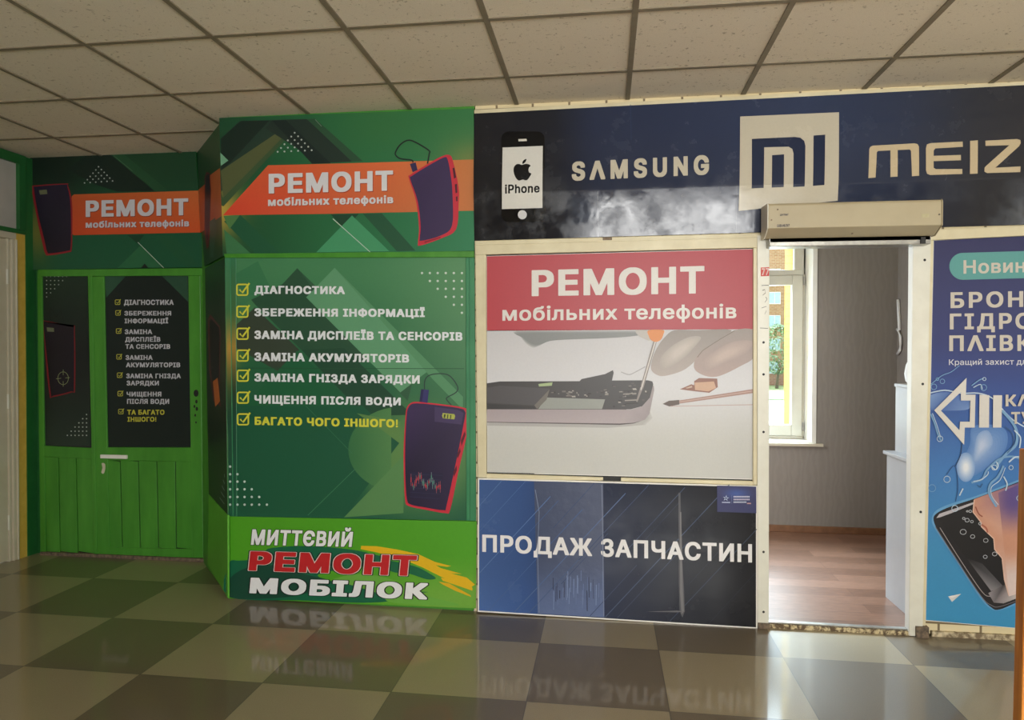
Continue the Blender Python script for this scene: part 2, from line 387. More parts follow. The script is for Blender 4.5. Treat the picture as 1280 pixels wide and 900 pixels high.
# letter shapes per weight: outlines as steps from point to point (thousandths of the letter size)
GLYPHS = {
    '!18': '34,53 0,-24 4,-16 14,-18 15,-10 15,-3 32,0 16,3 14,10 14,18 3,15 0,26 -3,15 -8,12 -20,16 -16,3 -32,0 -15,-3 -21,-16 -8,-12|45,519 4,-369 5,-4 87,0 5,4 4,369 -5,4 -95,0',
    '!32': '20,61 0,-40 4,-16 13,-17 21,-14 15,-3 50,0 16,3 20,14 13,17 3,15 0,42 -3,15 -13,17 -20,14 -16,3 -50,0 -15,-3 -26,-19 -8,-12|31,527 4,-385 10,-7 105,0 10,7 4,385 -10,7 -113,0',
    '!39': '13,64 0,-46 4,-16 13,-17 23,-16 15,-3 60,0 16,3 22,16 13,17 3,15 0,48 -3,15 -13,17 -22,16 -16,3 -60,0 -15,-3 -28,-21 -8,-12|24,530 4,-391 12,-9 115,0 12,9 4,391 -12,9 -123,0',
    '718': '44,519 0,-77 5,-4 246,0 -216,-427 0,-21 5,-4 94,0 6,5 225,447 0,81 -5,4 -355,0',
    'G39': '1,284 0,-60 3,-44 9,-42 18,-46 21,-35 31,-33 36,-28 38,-19 39,-10 41,-4 92,2 46,11 32,14 38,26 32,34 13,19 15,33 9,35 3,35 0,105 -12,9 -249,0 -11,-8 0,-101 11,-8 112,0 -11,-26 -12,-18 -25,-23 -27,-12 -22,-5 -8,1 -27,7 -26,14 -30,30 -17,30 -11,30 -7,34 -1,36 8,45 11,30 17,30 13,15 18,16 24,12 23,7 21,-2 10,-2 33,-17 26,-28 20,-44 13,-10 120,0 12,9 0,44 -5,20 -8,23 -25,43 -33,33 -28,21 -46,22 -57,11 -78,1 -39,-4 -32,-9 -43,-20 -48,-40 -19,-22 -22,-36 -17,-44 -9,-43',
    'M39': '21,530 1,-552 11,-8 116,0 12,9 0,214 85,-213 13,-10 110,0 13,10 82,212 1,-213 12,-9 118,0 12,9 -1,552 -11,8 -146,0 -13,-10 -121,-317 -123,317 -13,10 -146,0',
    'N39': '21,530 0,-551 12,-9 119,0 12,9 1,288 184,-289 11,-8 130,0 11,8 1,552 -12,9 -118,0 -12,-9 0,-291 -186,292 -11,8 -130,0',
    'P26': '34,523 0,-537 8,-6 101,0 8,6 0,180 141,2 37,9 22,10 27,18 23,23 15,22 11,29 6,23 2,25 -2,66 -16,50 -17,25 -18,18 -31,21 -30,13 -29,6 -33,3 -217,0|151,262 0,170 90,-1 24,-6 20,-10 15,-15 7,-11 10,-34 -3,-29 -6,-17 -10,-17 -18,-16 -22,-9 -37,-5',
    'S39': '-1,158 0,-46 3,-20 9,-29 11,-20 14,-18 22,-20 14,-11 30,-16 26,-9 30,-6 30,-2 91,1 49,10 21,8 30,16 23,19 23,27 13,23 7,24 2,22 -1,73 -12,36 -11,15 -25,25 -16,11 -42,23 -47,15 -52,13 -44,15 -17,9 -12,11 -10,15 -1,6 11,20 12,12 15,9 12,4 22,3 25,-7 20,-12 9,-9 10,-16 5,-25 12,-9 118,0 12,9 0,46 -3,23 -6,18 -15,27 -22,23 -24,19 -22,13 -31,12 -28,6 -27,2 -97,-2 -28,-6 -25,-9 -37,-22 -18,-14 -21,-23 -13,-23 -8,-24 -2,-76 4,-28 11,-28 23,-27 31,-24 37,-18 25,-9 121,-36 18,-10 11,-10 9,-16 0,-5 -13,-24 -15,-14 -33,-14 -21,-3 -29,8 -21,11 -11,11 -8,13 -9,34 -12,9 -120,0',
    'U39': '21,530 0,-384 3,-29 8,-31 14,-28 15,-21 26,-26 37,-25 37,-15 30,-7 31,-2 104,2 31,7 18,7 18,8 28,18 35,33 16,21 13,28 8,31 3,30 0,383 -12,9 -118,0 -12,-9 0,-337 -2,-19 -14,-41 -10,-14 -16,-16 -26,-13 -26,-7 -29,7 -28,15 -13,13 -10,15 -15,41 -2,19 0,337 -12,9 -118,0',
    'e26': '8,210 0,-43 3,-33 6,-30 14,-36 15,-25 25,-27 27,-20 28,-13 31,-8 31,-3 54,0 39,5 29,11 35,22 25,25 15,24 6,17 0,29 -10,7 -55,13 -38,0 -10,-8 -18,-29 -23,-15 -31,-5 -25,7 -19,11 -17,18 -10,17 -7,19 -1,9 262,0 8,6 -1,89 -5,28 -16,44 -15,23 -24,25 -17,13 -31,16 -41,10 -85,0 -39,-10 -27,-14 -38,-32 -13,-15 -15,-25 -18,-58|130,241 8,21 21,27 22,14 18,5 12,0 15,-4 16,-8 20,-23 10,-17 4,-13 0,-2',
    'h26': '27,523 0,-537 8,-6 97,0 8,6 0,238 4,26 8,20 15,19 26,15 20,3 23,-8 14,-12 10,-14 7,-22 3,-25 0,-240 8,-6 97,0 8,6 0,276 -6,47 -10,27 -13,19 -20,20 -14,10 -23,11 -25,7 -70,1 -22,-2 -24,-8 -16,-9 0,138 -8,6 -97,0',
    'i26': '27,393 0,-407 8,-6 97,0 8,6 0,407 -8,6 -97,0|15,500 0,-33 3,-14 14,-16 16,-11 15,-3 42,0 14,3 17,11 13,16 3,13 0,34 -3,14 -13,16 -17,11 -14,3 -42,0 -15,-3 -23,-18 -7,-9',
    'n26': '27,393 0,-407 8,-6 97,0 8,6 0,238 4,26 8,20 15,19 26,15 20,3 23,-8 14,-12 10,-14 7,-22 3,-25 0,-240 8,-6 97,0 6,4 2,2 -1,291 -7,39 -8,20 -13,19 -20,20 -20,14 -42,14 -70,1 -22,-2 -24,-8 -17,-10 -1,9 -8,6 -95,0',
    'o26': '8,207 2,-65 7,-38 12,-32 17,-29 27,-28 25,-19 27,-13 29,-8 30,-3 47,0 30,3 29,8 28,13 25,19 26,28 19,34 10,27 7,30 2,30 -2,77 -7,31 -14,36 -15,25 -13,15 -32,28 -34,18 -29,8 -27,2 -80,-2 -29,-8 -33,-18 -19,-15 -27,-28 -17,-29 -13,-37|123,192 5,32 6,21 20,35 13,13 15,9 18,6 14,0 21,-7 13,-8 24,-28 17,-46 3,-18 0,-27 -4,-23 -16,-41 -24,-27 -13,-8 -26,-7 -29,7 -13,8 -13,13 -20,34 -7,26',
    'Λ26': '-10,15 0,-29 8,-6 105,0 9,7 127,368 26,-80 103,-288 9,-7 104,0 8,6 0,29 -3,9 -183,498 -9,7 -111,0 -9,-7',
    'Λ39': '-23,22 0,-43 12,-9 123,0 13,10 114,328 116,-328 13,-10 122,0 12,9 0,43 -3,9 -183,498 -11,9 -131,1 -13,-10',
    'Є32': '8,278 0,-48 4,-48 9,-44 17,-42 22,-36 31,-33 34,-26 38,-19 45,-11 32,-3 62,0 39,5 32,10 35,17 38,29 21,23 25,43 13,45 0,38 -10,7 -109,0 -11,-8 -18,-46 -29,-30 -34,-16 -37,-4 -24,6 -13,6 -15,9 -19,17 -13,15 -15,26 -13,34 -2,12 195,0 10,7 0,93 -10,7 -193,0 11,32 17,30 23,24 13,10 21,11 27,8 12,0 25,-4 34,-17 29,-29 12,-22 7,-26 10,-7 109,0 10,7 0,38 -3,13 -10,33 -12,23 -13,20 -33,33 -26,19 -25,13 -48,15 -39,4 -56,0 -39,-4 -32,-9 -44,-20 -47,-40 -18,-20 -22,-36 -18,-45 -8,-41',
    'Є56': '-16,291 0,-74 4,-48 9,-44 16,-40 23,-38 32,-34 42,-32 36,-18 38,-10 39,-4 112,1 40,9 26,9 22,12 46,35 22,24 25,43 13,45 0,64 -2,2 -15,11 -140,0 0,100 140,0 17,13 0,64 -13,46 -12,23 -13,20 -34,34 -34,25 -23,12 -42,14 -22,3 -113,2 -39,-4 -25,-7 -49,-21 -41,-32 -15,-15 -18,-20 -22,-36 -18,-45 -8,-41|177,187 173,0 0,-2 -17,-41 -24,-25 -32,-15 -15,-1 -15,4 -28,16 -22,24 -15,26|181,332 16,30 22,23 28,16 17,5 13,-1 32,-16 24,-24 15,-32',
    'І26': '5,523 0,-85 8,-6 79,0 0,-355 -79,0 -8,-6 0,-85 8,-6 274,0 8,6 0,85 -8,6 -78,0 0,355 78,0 8,6 0,85 -8,6 -274,0',
    'І32': '-1,527 0,-93 10,-7 77,0 0,-345 -77,0 -10,-7 0,-93 10,-7 284,1 8,6 0,93 -10,7 -76,0 0,345 76,0 10,7 0,93 -10,7 -282,0',
    'І39': '-8,530 0,-99 12,-9 75,0 0,-335 -75,0 -12,-9 0,-99 12,-9 294,1 10,8 0,99 -12,9 -74,0 0,335 74,0 12,9 0,99 -12,9 -292,0',
    'І46': '-15,534 0,-107 14,-11 73,0 0,-323 -73,0 -14,-11 0,-107 14,-11 302,0 14,11 0,107 -14,11 -72,0 0,323 72,0 14,11 0,107 -14,11 -302,0',
    'І72': '-41,548 0,-135 22,-17 65,0 0,-283 -65,0 -22,-17 0,-135 22,-17 338,0 22,17 0,135 -22,17 -64,0 0,283 64,0 22,17 0,135 -22,17 -338,0',
    'Ї32': '-1,527 0,-93 10,-7 77,0 0,-345 -77,0 -10,-7 0,-93 10,-7 284,1 8,6 0,93 -10,7 -76,0 0,345 76,0 10,7 0,93 -10,7 -282,0|6,633 0,-42 3,-13 7,-10 13,-11 11,-7 14,-3 50,0 13,3 24,18 7,10 2,13 3,-13 7,-10 24,-18 14,-3 49,0 14,3 19,13 12,15 3,14 0,41 -3,14 -7,10 -16,13 -8,5 -14,3 -49,0 -14,-3 -24,-18 -7,-10 -2,-14 -3,14 -7,10 -24,18 -13,3 -50,0 -14,-3 -19,-13 -12,-15',
    'Ї39': '-8,530 0,-99 12,-9 75,0 0,-335 -75,0 -12,-9 0,-99 12,-9 294,1 10,8 0,99 -12,9 -74,0 0,335 74,0 12,9 0,99 -12,9 -292,0|-1,636 0,-48 3,-13 7,-10 18,-15 8,-5 14,-3 60,0 10,2 24,16 7,9 8,-9 21,-15 14,-3 59,0 16,4 19,14 12,15 3,14 0,47 -3,14 -12,15 -16,12 -19,6 -59,0 -14,-3 -21,-15 -7,-9 -8,9 -24,16 -10,2 -60,0 -16,-4 -19,-14 -12,-15',
    'А26': '-10,15 0,-29 8,-6 105,0 9,7 47,135 162,0 47,-135 3,-3 6,-4 104,0 8,6 0,29 -3,9 -183,498 -9,7 -111,0 -9,-7|193,221 46,134 46,-136 -92,0',
    'А32': '-16,19 0,-37 10,-7 113,0 11,8 46,134 151,0 49,-136 9,-6 112,0 10,7 0,37 -3,9 -183,498 -9,7 -121,1 -11,-8|202,226 37,107 37,-109 -74,0',
    'А39': '-23,22 0,-43 12,-9 123,0 13,10 46,132 138,0 46,-132 11,-9 124,-1 12,9 0,43 -3,9 -183,498 -11,9 -131,1 -13,-10|212,231 27,77 27,-79 -54,0',
    'Б26': '34,523 0,-537 8,-6 243,1 31,5 25,8 39,22 24,23 12,17 12,24 6,25 3,27 -2,56 -7,32 -12,23 -12,15 -24,22 -29,18 -27,10 -56,7 -117,0 0,117 231,0 8,6 0,85 -8,6 -340,0|151,76 0,143 76,0 29,-3 27,-8 13,-8 13,-14 9,-22 1,-22 -10,-29 -14,-17 -14,-9 -32,-9',
    'Б32': '28,527 0,-545 10,-7 251,1 45,9 23,9 26,16 27,25 12,17 12,24 6,25 3,27 -2,64 -7,32 -12,23 -12,15 -27,24 -30,18 -25,9 -56,7 -115,0 0,107 229,0 10,7 0,93 -10,7 -348,0|157,81 0,133 66,0 29,-3 25,-7 13,-8 13,-14 9,-22 0,-20 -9,-23 -14,-17 -15,-9 -22,-7 -29,-3',
    'Б39': '21,530 0,-551 12,-9 261,1 45,9 19,7 27,16 32,29 12,17 12,24 6,25 3,27 0,52 -7,43 -7,17 -19,28 -23,21 -32,21 -29,11 -56,7 -113,0 0,97 227,0 12,9 0,99 -12,9 -358,0|164,86 0,123 54,0 29,-3 25,-7 13,-8 11,-12 10,-30 -9,-27 -13,-17 -15,-9 -22,-7 -29,-3',
    'Б46': '14,534 0,-559 14,-11 271,1 45,9 21,8 26,16 33,30 12,17 12,24 6,25 3,27 0,60 -7,43 -7,17 -19,28 -29,26 -30,19 -27,10 -56,7 -111,0 0,85 225,0 14,11 0,107 -14,11 -368,0|171,92 0,111 42,0 29,-3 27,-8 10,-6 10,-11 9,-22 0,-6 -9,-23 -11,-14 -11,-7 -25,-8 -29,-3',
    'Б72': '-12,548 0,-587 22,-17 290,0 28,2 28,6 25,9 28,17 27,22 24,28 14,27 6,25 3,27 0,88 -7,43 -7,17 -19,28 -24,22 -43,29 -21,8 -34,7 -28,2 -103,0 0,45 217,0 22,17 0,135 -22,17 -404,0|197,113 0,69 27,-2 22,-6 10,-5 7,-8 4,-13 -4,-10 -11,-13 -28,-10',
    'В26': '34,523 0,-537 8,-6 251,1 49,9 19,7 32,18 22,22 11,15 11,24 5,19 2,21 -1,53 -6,30 -20,36 -18,18 -22,14 25,23 11,15 10,32 1,57 -2,20 -15,43 -11,15 -21,21 -27,18 -28,11 -20,4 -33,3 -225,0|151,77 0,134 84,0 29,-4 16,-5 17,-9 19,-22 10,-23 1,-20 -9,-19 -13,-14 -13,-8 -27,-7 -32,-3|151,305 0,127 76,0 27,-3 23,-7 10,-7 13,-16 8,-23 -1,-15 -10,-22 -15,-16 -11,-7 -19,-7 -28,-4',
    'В32': '28,527 0,-545 10,-7 259,1 43,7 25,9 31,17 25,24 11,15 11,24 5,19 2,21 0,48 -7,43 -20,36 -17,17 -17,11 19,19 11,15 10,32 0,77 -6,27 -10,24 -11,15 -20,20 -28,19 -30,12 -20,4 -33,3 -233,0|157,82 0,124 74,0 37,-6 23,-11 19,-22 10,-23 1,-12 -9,-19 -13,-14 -8,-5 -38,-10|157,310 0,117 66,0 27,-3 24,-8 10,-8 10,-13 8,-23 -1,-7 -10,-22 -15,-16 -11,-7 -17,-6 -28,-4',
    'В39': '21,530 0,-551 12,-9 269,1 43,7 25,9 28,15 30,28 11,15 11,24 5,19 2,21 0,54 -7,43 -20,36 -17,17 -14,9 16,15 11,15 10,32 0,83 -6,27 -10,24 -11,15 -20,20 -30,21 -30,12 -26,5 -27,2 -243,0|164,87 0,114 62,0 37,-6 23,-11 17,-20 11,-29 -9,-19 -11,-12 -8,-5 -38,-10|164,315 0,107 54,0 27,-3 24,-8 8,-6 10,-13 7,-24 -10,-22 -13,-14 -11,-7 -13,-5 -22,-4',
    'В56': '4,540 0,-571 17,-13 293,1 39,6 29,10 41,25 22,22 11,15 11,24 5,19 2,21 0,74 -6,40 -10,22 -11,17 -18,17 15,21 9,30 1,91 -2,20 -6,22 -9,21 -11,15 -21,21 -36,25 -28,11 -26,5 -27,2 -267,0|181,101 0,86 52,-2 33,-10 16,-15 11,-22 -5,-12 -7,-8 -13,-8 -32,-7|181,329 0,79 25,0 34,-5 19,-7 11,-14 4,-10 -4,-10 -10,-14 -10,-8 -30,-9',
    'Г26': '34,523 0,-537 8,-6 101,0 8,6 0,446 237,0 8,6 0,85 -8,6 -346,0',
    'Г32': '28,527 0,-545 10,-7 109,0 10,7 0,445 235,0 10,7 0,93 -10,7 -354,0',
    'Г39': '21,530 0,-551 12,-9 119,0 12,9 0,443 233,0 12,9 0,99 -12,9 -364,0',
    'Д26': '6,71 0,-194 8,-6 98,0 8,6 0,103 329,0 0,-103 2,-2 6,-4 98,0 6,4 2,2 0,194 -8,6 -49,0 0,446 -8,6 -354,0 -6,-4 -3,-8 -16,-213 -12,-93 -15,-63 -21,-49 -19,-22 -38,0|195,80 8,19 20,85 12,102 11,146 144,0 0,-355 -195,0',
    'Д32': '0,75 0,-202 10,-7 106,0 9,6 1,103 317,0 1,-103 9,-6 106,0 9,6 1,203 -10,7 -47,0 0,445 -10,7 -362,0 -9,-6 -18,-220 -12,-93 -15,-63 -21,-49 -18,-21 -37,0|204,84 5,11 20,85 12,102 11,145 132,0 0,-345 -180,0',
    'Д39': '-7,78 0,-208 12,-9 116,0 11,8 1,101 303,0 0,-100 10,-8 118,-1 11,8 1,209 -12,9 -45,0 0,443 -12,9 -372,0 -11,-8 -18,-220 -12,-93 -15,-63 -21,-49 -16,-19 -37,0|214,89 22,88 12,102 11,143 118,0 0,-335 -163,0',
    'Е32': '28,527 0,-545 10,-7 359,0 5,3 5,4 0,93 -10,7 -240,0 0,122 220,0 10,7 0,93 -10,7 -220,0 0,116 237,0 10,7 0,93 -10,7 -356,0',
    'Е39': '21,530 0,-551 12,-9 371,1 10,8 0,99 -12,9 -238,0 0,112 218,0 12,9 0,99 -12,9 -218,0 0,106 235,0 12,9 0,99 -12,9 -366,0',
    'Е46': '14,534 0,-559 14,-11 379,0 3,2 11,9 0,107 -14,11 -236,0 0,100 216,0 12,9 2,2 0,107 -14,11 -216,0 0,94 233,0 14,11 0,107 -14,11 -376,0',
    'Е62': '-2,543 0,-577 19,-14 403,1 17,13 0,125 -17,13 -233,1 0,76 211,0 18,13 1,126 -19,14 -211,0 0,70 230,1 17,13 0,125 -19,14 -398,0',
    'Е82': '-22,554 0,-599 25,-19 429,0 23,17 2,2 0,147 -22,17 -3,2 -225,0 0,44 205,0 25,19 0,147 -2,2 -23,17 -205,0 0,38 222,0 3,2 22,17 0,147 -25,19 -426,0',
    'Ж26': '-8,15 0,-29 8,-6 109,0 6,4 135,221 26,1 0,-220 8,-6 100,0 8,6 0,220 25,0 135,-222 6,-4 110,0 6,4 2,2 0,29 -155,248 141,231 0,29 -8,6 -113,0 -6,-4 -128,-222 -15,0 0,220 -8,6 -100,0 -8,-6 0,-220 -13,0 -129,222 -6,4 -114,0 -6,-4 -2,-2 0,-29 142,-230',
    'Ж32': '-14,19 0,-37 10,-7 119,1 10,8 131,217 14,0 0,-219 10,-7 108,0 10,7 0,219 14,0 133,-220 9,-6 118,0 5,3 5,4 0,37 -153,244 139,227 0,37 -10,7 -121,0 -9,-6 -124,-216 -3,-4 -3,0 0,219 -10,7 -110,-1 -8,-6 -1,-219 -128,220 -9,6 -122,0 -5,-3 -5,-4 0,-37 140,-225',
    'Ж39': '-21,22 0,-43 12,-9 129,1 12,10 131,215 0,-217 12,-9 118,0 12,9 1,217 132,-218 11,-8 130,1 10,8 0,43 -151,241 137,224 0,43 -12,9 -133,-1 -13,-12 -112,-195 0,199 -10,8 -120,1 -12,-9 0,-196 -115,197 -11,8 -134,-1 -10,-8 0,-43 138,-223',
    'З26': '16,146 0,-33 3,-23 7,-22 14,-24 23,-24 21,-16 26,-14 28,-10 52,-7 52,0 35,4 50,16 28,17 27,26 11,13 12,21 8,26 3,24 -1,55 -11,36 -10,16 -20,21 -26,17 0,2 6,3 21,21 13,21 8,29 2,57 -2,20 -17,43 -12,17 -21,21 -29,19 -26,10 -23,5 -28,3 -48,0 -47,-7 -31,-12 -27,-16 -13,-11 -24,-25 -12,-20 -9,-31 -2,-50 8,-6 98,0 8,6 4,25 10,18 15,15 14,8 15,5 21,3 26,-8 15,-10 10,-13 10,-26 -2,-17 -9,-22 -14,-15 -13,-8 -15,-5 -30,-5 -50,0 -6,-4 -2,-2 0,-84 8,-6 47,0 32,-4 28,-8 11,-6 20,-20 13,-30 -2,-18 -11,-22 -19,-18 -14,-7 -18,-6 -24,-3 -31,8 -17,9 -18,20 -8,16 -3,20 -9,8 -101,0',
    'З32': '10,150 0,-41 3,-23 7,-22 14,-24 22,-23 19,-15 39,-20 20,-7 36,-6 76,-1 26,2 55,16 28,16 17,14 27,29 12,21 8,26 3,24 -1,63 -11,36 -16,23 -20,19 -15,9 22,21 13,21 7,23 3,24 -2,67 -12,33 -17,27 -20,20 -32,21 -26,10 -51,8 -71,-1 -32,-6 -33,-13 -24,-14 -17,-14 -23,-24 -13,-22 -7,-23 -3,-24 0,-40 10,-7 106,0 10,7 4,25 10,18 15,15 27,12 19,2 20,-7 11,-7 12,-15 9,-21 0,-10 -10,-26 -14,-15 -14,-8 -25,-7 -67,-2 -10,-7 0,-92 10,-7 68,-2 39,-10 14,-9 15,-16 8,-15 4,-20 -12,-27 -15,-15 -16,-9 -34,-9 -31,8 -15,8 -15,15 -10,18 -4,23 -11,9 -109,0',
    'З39': '3,153 2,-65 10,-31 12,-20 22,-23 24,-19 28,-15 28,-10 36,-6 102,0 36,7 29,10 37,23 37,38 12,21 8,26 3,24 -1,69 -9,31 -18,28 -30,26 17,17 13,21 7,23 3,24 -2,73 -12,33 -17,27 -20,20 -34,23 -26,10 -51,8 -66,0 -47,-7 -27,-10 -22,-12 -27,-21 -23,-24 -13,-22 -7,-23 -3,-24 0,-46 12,-9 116,0 12,9 4,25 10,18 13,13 27,12 12,1 17,-6 11,-7 10,-13 9,-25 -10,-26 -12,-13 -14,-8 -25,-7 -67,-2 -12,-9 0,-98 12,-9 68,-2 39,-10 12,-7 15,-16 8,-15 4,-14 -12,-27 -15,-15 -14,-7 -30,-8 -25,7 -15,8 -13,13 -8,14 -7,29 -12,9 -119,0',
    'И26': '34,523 0,-537 8,-6 113,0 6,4 211,332 0,-330 8,-6 101,0 6,4 2,2 0,537 -8,6 -111,0 -6,-4 -212,-332 -1,330 -8,6 -101,0',
    'И32': '28,527 0,-545 10,-7 121,0 9,6 198,311 0,-310 10,-7 109,0 9,6 1,546 -10,7 -119,0 -9,-6 -199,-312 -1,311 -10,7 -109,0',
    'И39': '21,530 0,-551 12,-9 131,0 11,8 184,289 0,-288 12,-9 119,0 11,8 1,552 -12,9 -129,0 -11,-8 -185,-290 -1,289 -12,9 -119,0',
    'И56': '4,540 0,-571 17,-13 155,0 3,2 16,13 147,232 0,-234 17,-13 143,0 15,11 2,2 0,571 -17,13 -153,0 -3,-2 -18,-16 -146,-231 -1,236 -17,13 -143,0',
    'Й32': '28,527 0,-545 10,-7 121,0 9,6 198,311 0,-310 10,-7 109,0 9,6 1,546 -10,7 -119,0 -9,-6 -199,-312 -1,311 -10,7 -109,0|132,677 1,-56 4,-15 8,-15 19,-23 20,-15 21,-10 15,-4 68,-2 25,4 19,7 36,27 12,16 12,30 1,56 -10,7 -89,0 -10,-7 -4,-23 -9,-13 -8,-6 -8,4 -7,9 -4,6 -4,23 -10,7 -88,0',
    'Й56': '4,540 0,-571 17,-13 155,0 3,2 16,13 147,232 0,-234 17,-13 143,0 15,11 2,2 0,571 -17,13 -120,0 22,25 12,30 1,82 -13,10 -131,0 -9,-8 -4,0 -9,8 -130,0 -13,-10 1,-82 4,-15 8,-15 22,-25 -122,0|181,304 0,223 22,-7 16,-2 86,0 14,2',
    'К6': '54,513 0,-517 77,0 0,230 63,0 171,-230 90,0 0,9 -195,256 186,243 0,9 -90,0 -165,-221 -60,0 0,221',
    'К26': '34,523 0,-537 8,-6 101,0 8,6 0,225 27,0 169,-227 6,-4 114,0 6,4 2,2 0,29 -187,246 178,233 0,29 -8,6 -114,0 -6,-4 -163,-218 -24,0 0,216 -8,6 -101,0',
    'К32': '28,527 0,-545 10,-7 109,0 10,7 0,224 16,0 151,-205 20,-23 5,-3 122,0 9,6 1,38 -184,242 175,229 0,37 -10,7 -122,0 -5,-3 -8,-7 -157,-212 -13,0 0,215 -10,7 -109,0',
    'К39': '21,530 0,-551 12,-9 119,0 12,9 0,222 3,0 162,-219 13,-11 134,-1 11,8 1,44 -182,239 173,226 0,43 -12,9 -134,-1 -13,-11 -155,-209 -1,212 -12,9 -119,0',
    'К46': '14,534 0,-559 14,-11 129,0 14,11 1,206 150,-203 17,-14 142,0 12,9 2,2 0,51 -179,235 170,222 0,51 -14,11 -142,0 -17,-14 -141,-190 -1,193 -14,11 -129,0',
    'К72': '-12,548 0,-587 22,-17 165,0 22,17 1,136 98,-133 25,-20 178,0 20,15 2,2 0,79 -168,221 159,208 0,79 -22,17 -178,0 -25,-20 -89,-121 -1,124 -22,17 -165,0',
    'Л32': '0,75 0,-93 10,-7 87,1 35,9 28,18 19,20 10,16 14,43 12,81 21,264 127,0 0,-445 10,-7 109,0 9,6 1,546 -10,7 -358,0 -9,-6 -27,-323 -13,-85 -10,-23 -9,-9 -16,-5 -30,-1',
    'Л39': '-7,78 0,-99 12,-9 97,1 35,9 30,20 19,20 10,16 14,43 12,81 21,262 113,0 0,-443 12,-9 119,0 11,8 1,552 -12,9 -368,0 -11,-8 -27,-323 -13,-85 -10,-23 -7,-7 -16,-5 -30,-1',
    'Л46': '-14,82 0,-107 14,-11 107,1 35,9 31,21 20,21 10,16 14,43 12,81 21,260 99,0 0,-441 14,-11 129,0 12,9 2,2 0,559 -14,11 -378,0 -12,-9 -3,-8 -25,-316 -13,-85 -10,-23 -5,-5 -16,-5 -30,-1',
    'Л72': '-40,96 0,-135 22,-17 143,1 35,9 39,27 20,21 10,16 14,43 12,81 20,253 48,1 0,-435 22,-17 165,0 20,15 2,2 0,587 -22,17 -414,0 -20,-15 -3,-8 -25,-316 -13,-85 -10,-23 -13,-4 -30,-1',
    'М32': '28,527 1,-546 9,-6 106,0 10,7 0,250 99,-249 9,-7 102,-1 11,8 96,248 1,-249 10,-7 108,0 10,7 -1,546 -9,6 -136,0 -11,-8 -128,-336 -130,336 -11,8 -136,0',
    'М39': '21,530 1,-552 11,-8 116,0 12,9 0,214 85,-213 13,-10 110,0 13,10 82,212 1,-213 12,-9 118,0 12,9 -1,552 -11,8 -146,0 -13,-10 -121,-317 -123,317 -13,10 -146,0',
    'М46': '14,534 0,-559 2,-2 12,-9 126,0 14,11 0,179 71,-178 15,-12 120,0 12,9 7,13 64,166 1,-177 14,-11 128,0 14,11 0,559 -2,2 -12,9 -156,0 -15,-12 -114,-299 -114,294 -5,8 -12,9 -156,0',
    'М56': '4,540 0,-571 2,-2 15,-11 140,0 15,11 2,2 0,129 51,-128 18,-14 134,0 3,2 15,12 48,125 1,-126 14,-11 3,-2 142,0 17,13 0,571 -2,2 -15,11 -170,0 -15,-11 -5,-8 -102,-268 -104,268 -5,8 -15,11 -170,0',
    'М62': '-2,543 1,-578 18,-13 150,1 17,13 0,99 39,-98 20,-15 144,1 18,14 36,95 1,-96 17,-13 152,-1 19,14 -1,578 -18,13 -178,0 -18,-13 -100,-259 -102,259 -18,13 -178,0',
    'М72': '-12,548 0,-587 2,-2 20,-15 162,0 22,17 0,49 19,-48 23,-18 156,0 23,18 16,44 1,-45 22,-17 164,0 22,17 0,587 -2,2 -20,15 -192,0 -3,-2 -20,-16 -88,-231 -90,231 -20,16 -3,2 -192,0',
    'М82': '-22,554 0,-599 2,-2 23,-17 176,0 24,19 26,-19 170,0 23,18 25,-18 178,0 25,19 0,599 -2,2 -23,17 -206,0 -26,-20 -78,-205 -80,205 -26,20 -206,0',
    'Н18': '42,519 0,-529 5,-4 91,0 5,4 0,228 231,0 0,-228 5,-4 91,0 3,2 2,2 0,529 -5,4 -91,0 -5,-4 0,-216 -231,0 0,216 -5,4 -91,0',
    'Н26': '34,523 0,-537 8,-6 101,0 8,6 0,226 215,0 0,-226 8,-6 101,0 6,4 2,2 0,537 -8,6 -101,0 -8,-6 0,-214 -215,0 0,214 -8,6 -101,0',
    'Н32': '28,527 0,-545 10,-7 109,0 10,7 0,225 203,0 0,-225 10,-7 109,0 9,6 1,546 -10,7 -109,0 -10,-7 0,-213 -203,0 0,213 -10,7 -109,0',
    'Н39': '21,530 0,-551 12,-9 119,0 12,9 0,223 189,0 0,-223 12,-9 119,0 11,8 1,552 -12,9 -119,0 -12,-9 0,-211 -189,0 0,211 -12,9 -119,0',
    'Н46': '14,534 0,-559 14,-11 129,0 14,11 0,221 175,0 0,-221 14,-11 129,0 12,9 2,2 0,559 -14,11 -129,0 -14,-11 0,-209 -175,0 0,209 -14,11 -129,0',
    'Н62': '-2,543 0,-577 19,-14 153,1 17,13 0,218 143,0 0,-218 19,-14 151,0 18,13 1,578 -19,14 -151,0 -19,-14 0,-206 -143,0 0,206 -17,13 -153,1',
    'Н82': '-22,554 0,-599 25,-19 179,0 25,19 0,213 103,0 0,-213 2,-2 23,-17 179,0 23,17 2,2 0,599 -25,19 -179,0 -23,-17 -2,-2 0,-201 -103,0 0,201 -25,19 -179,0',
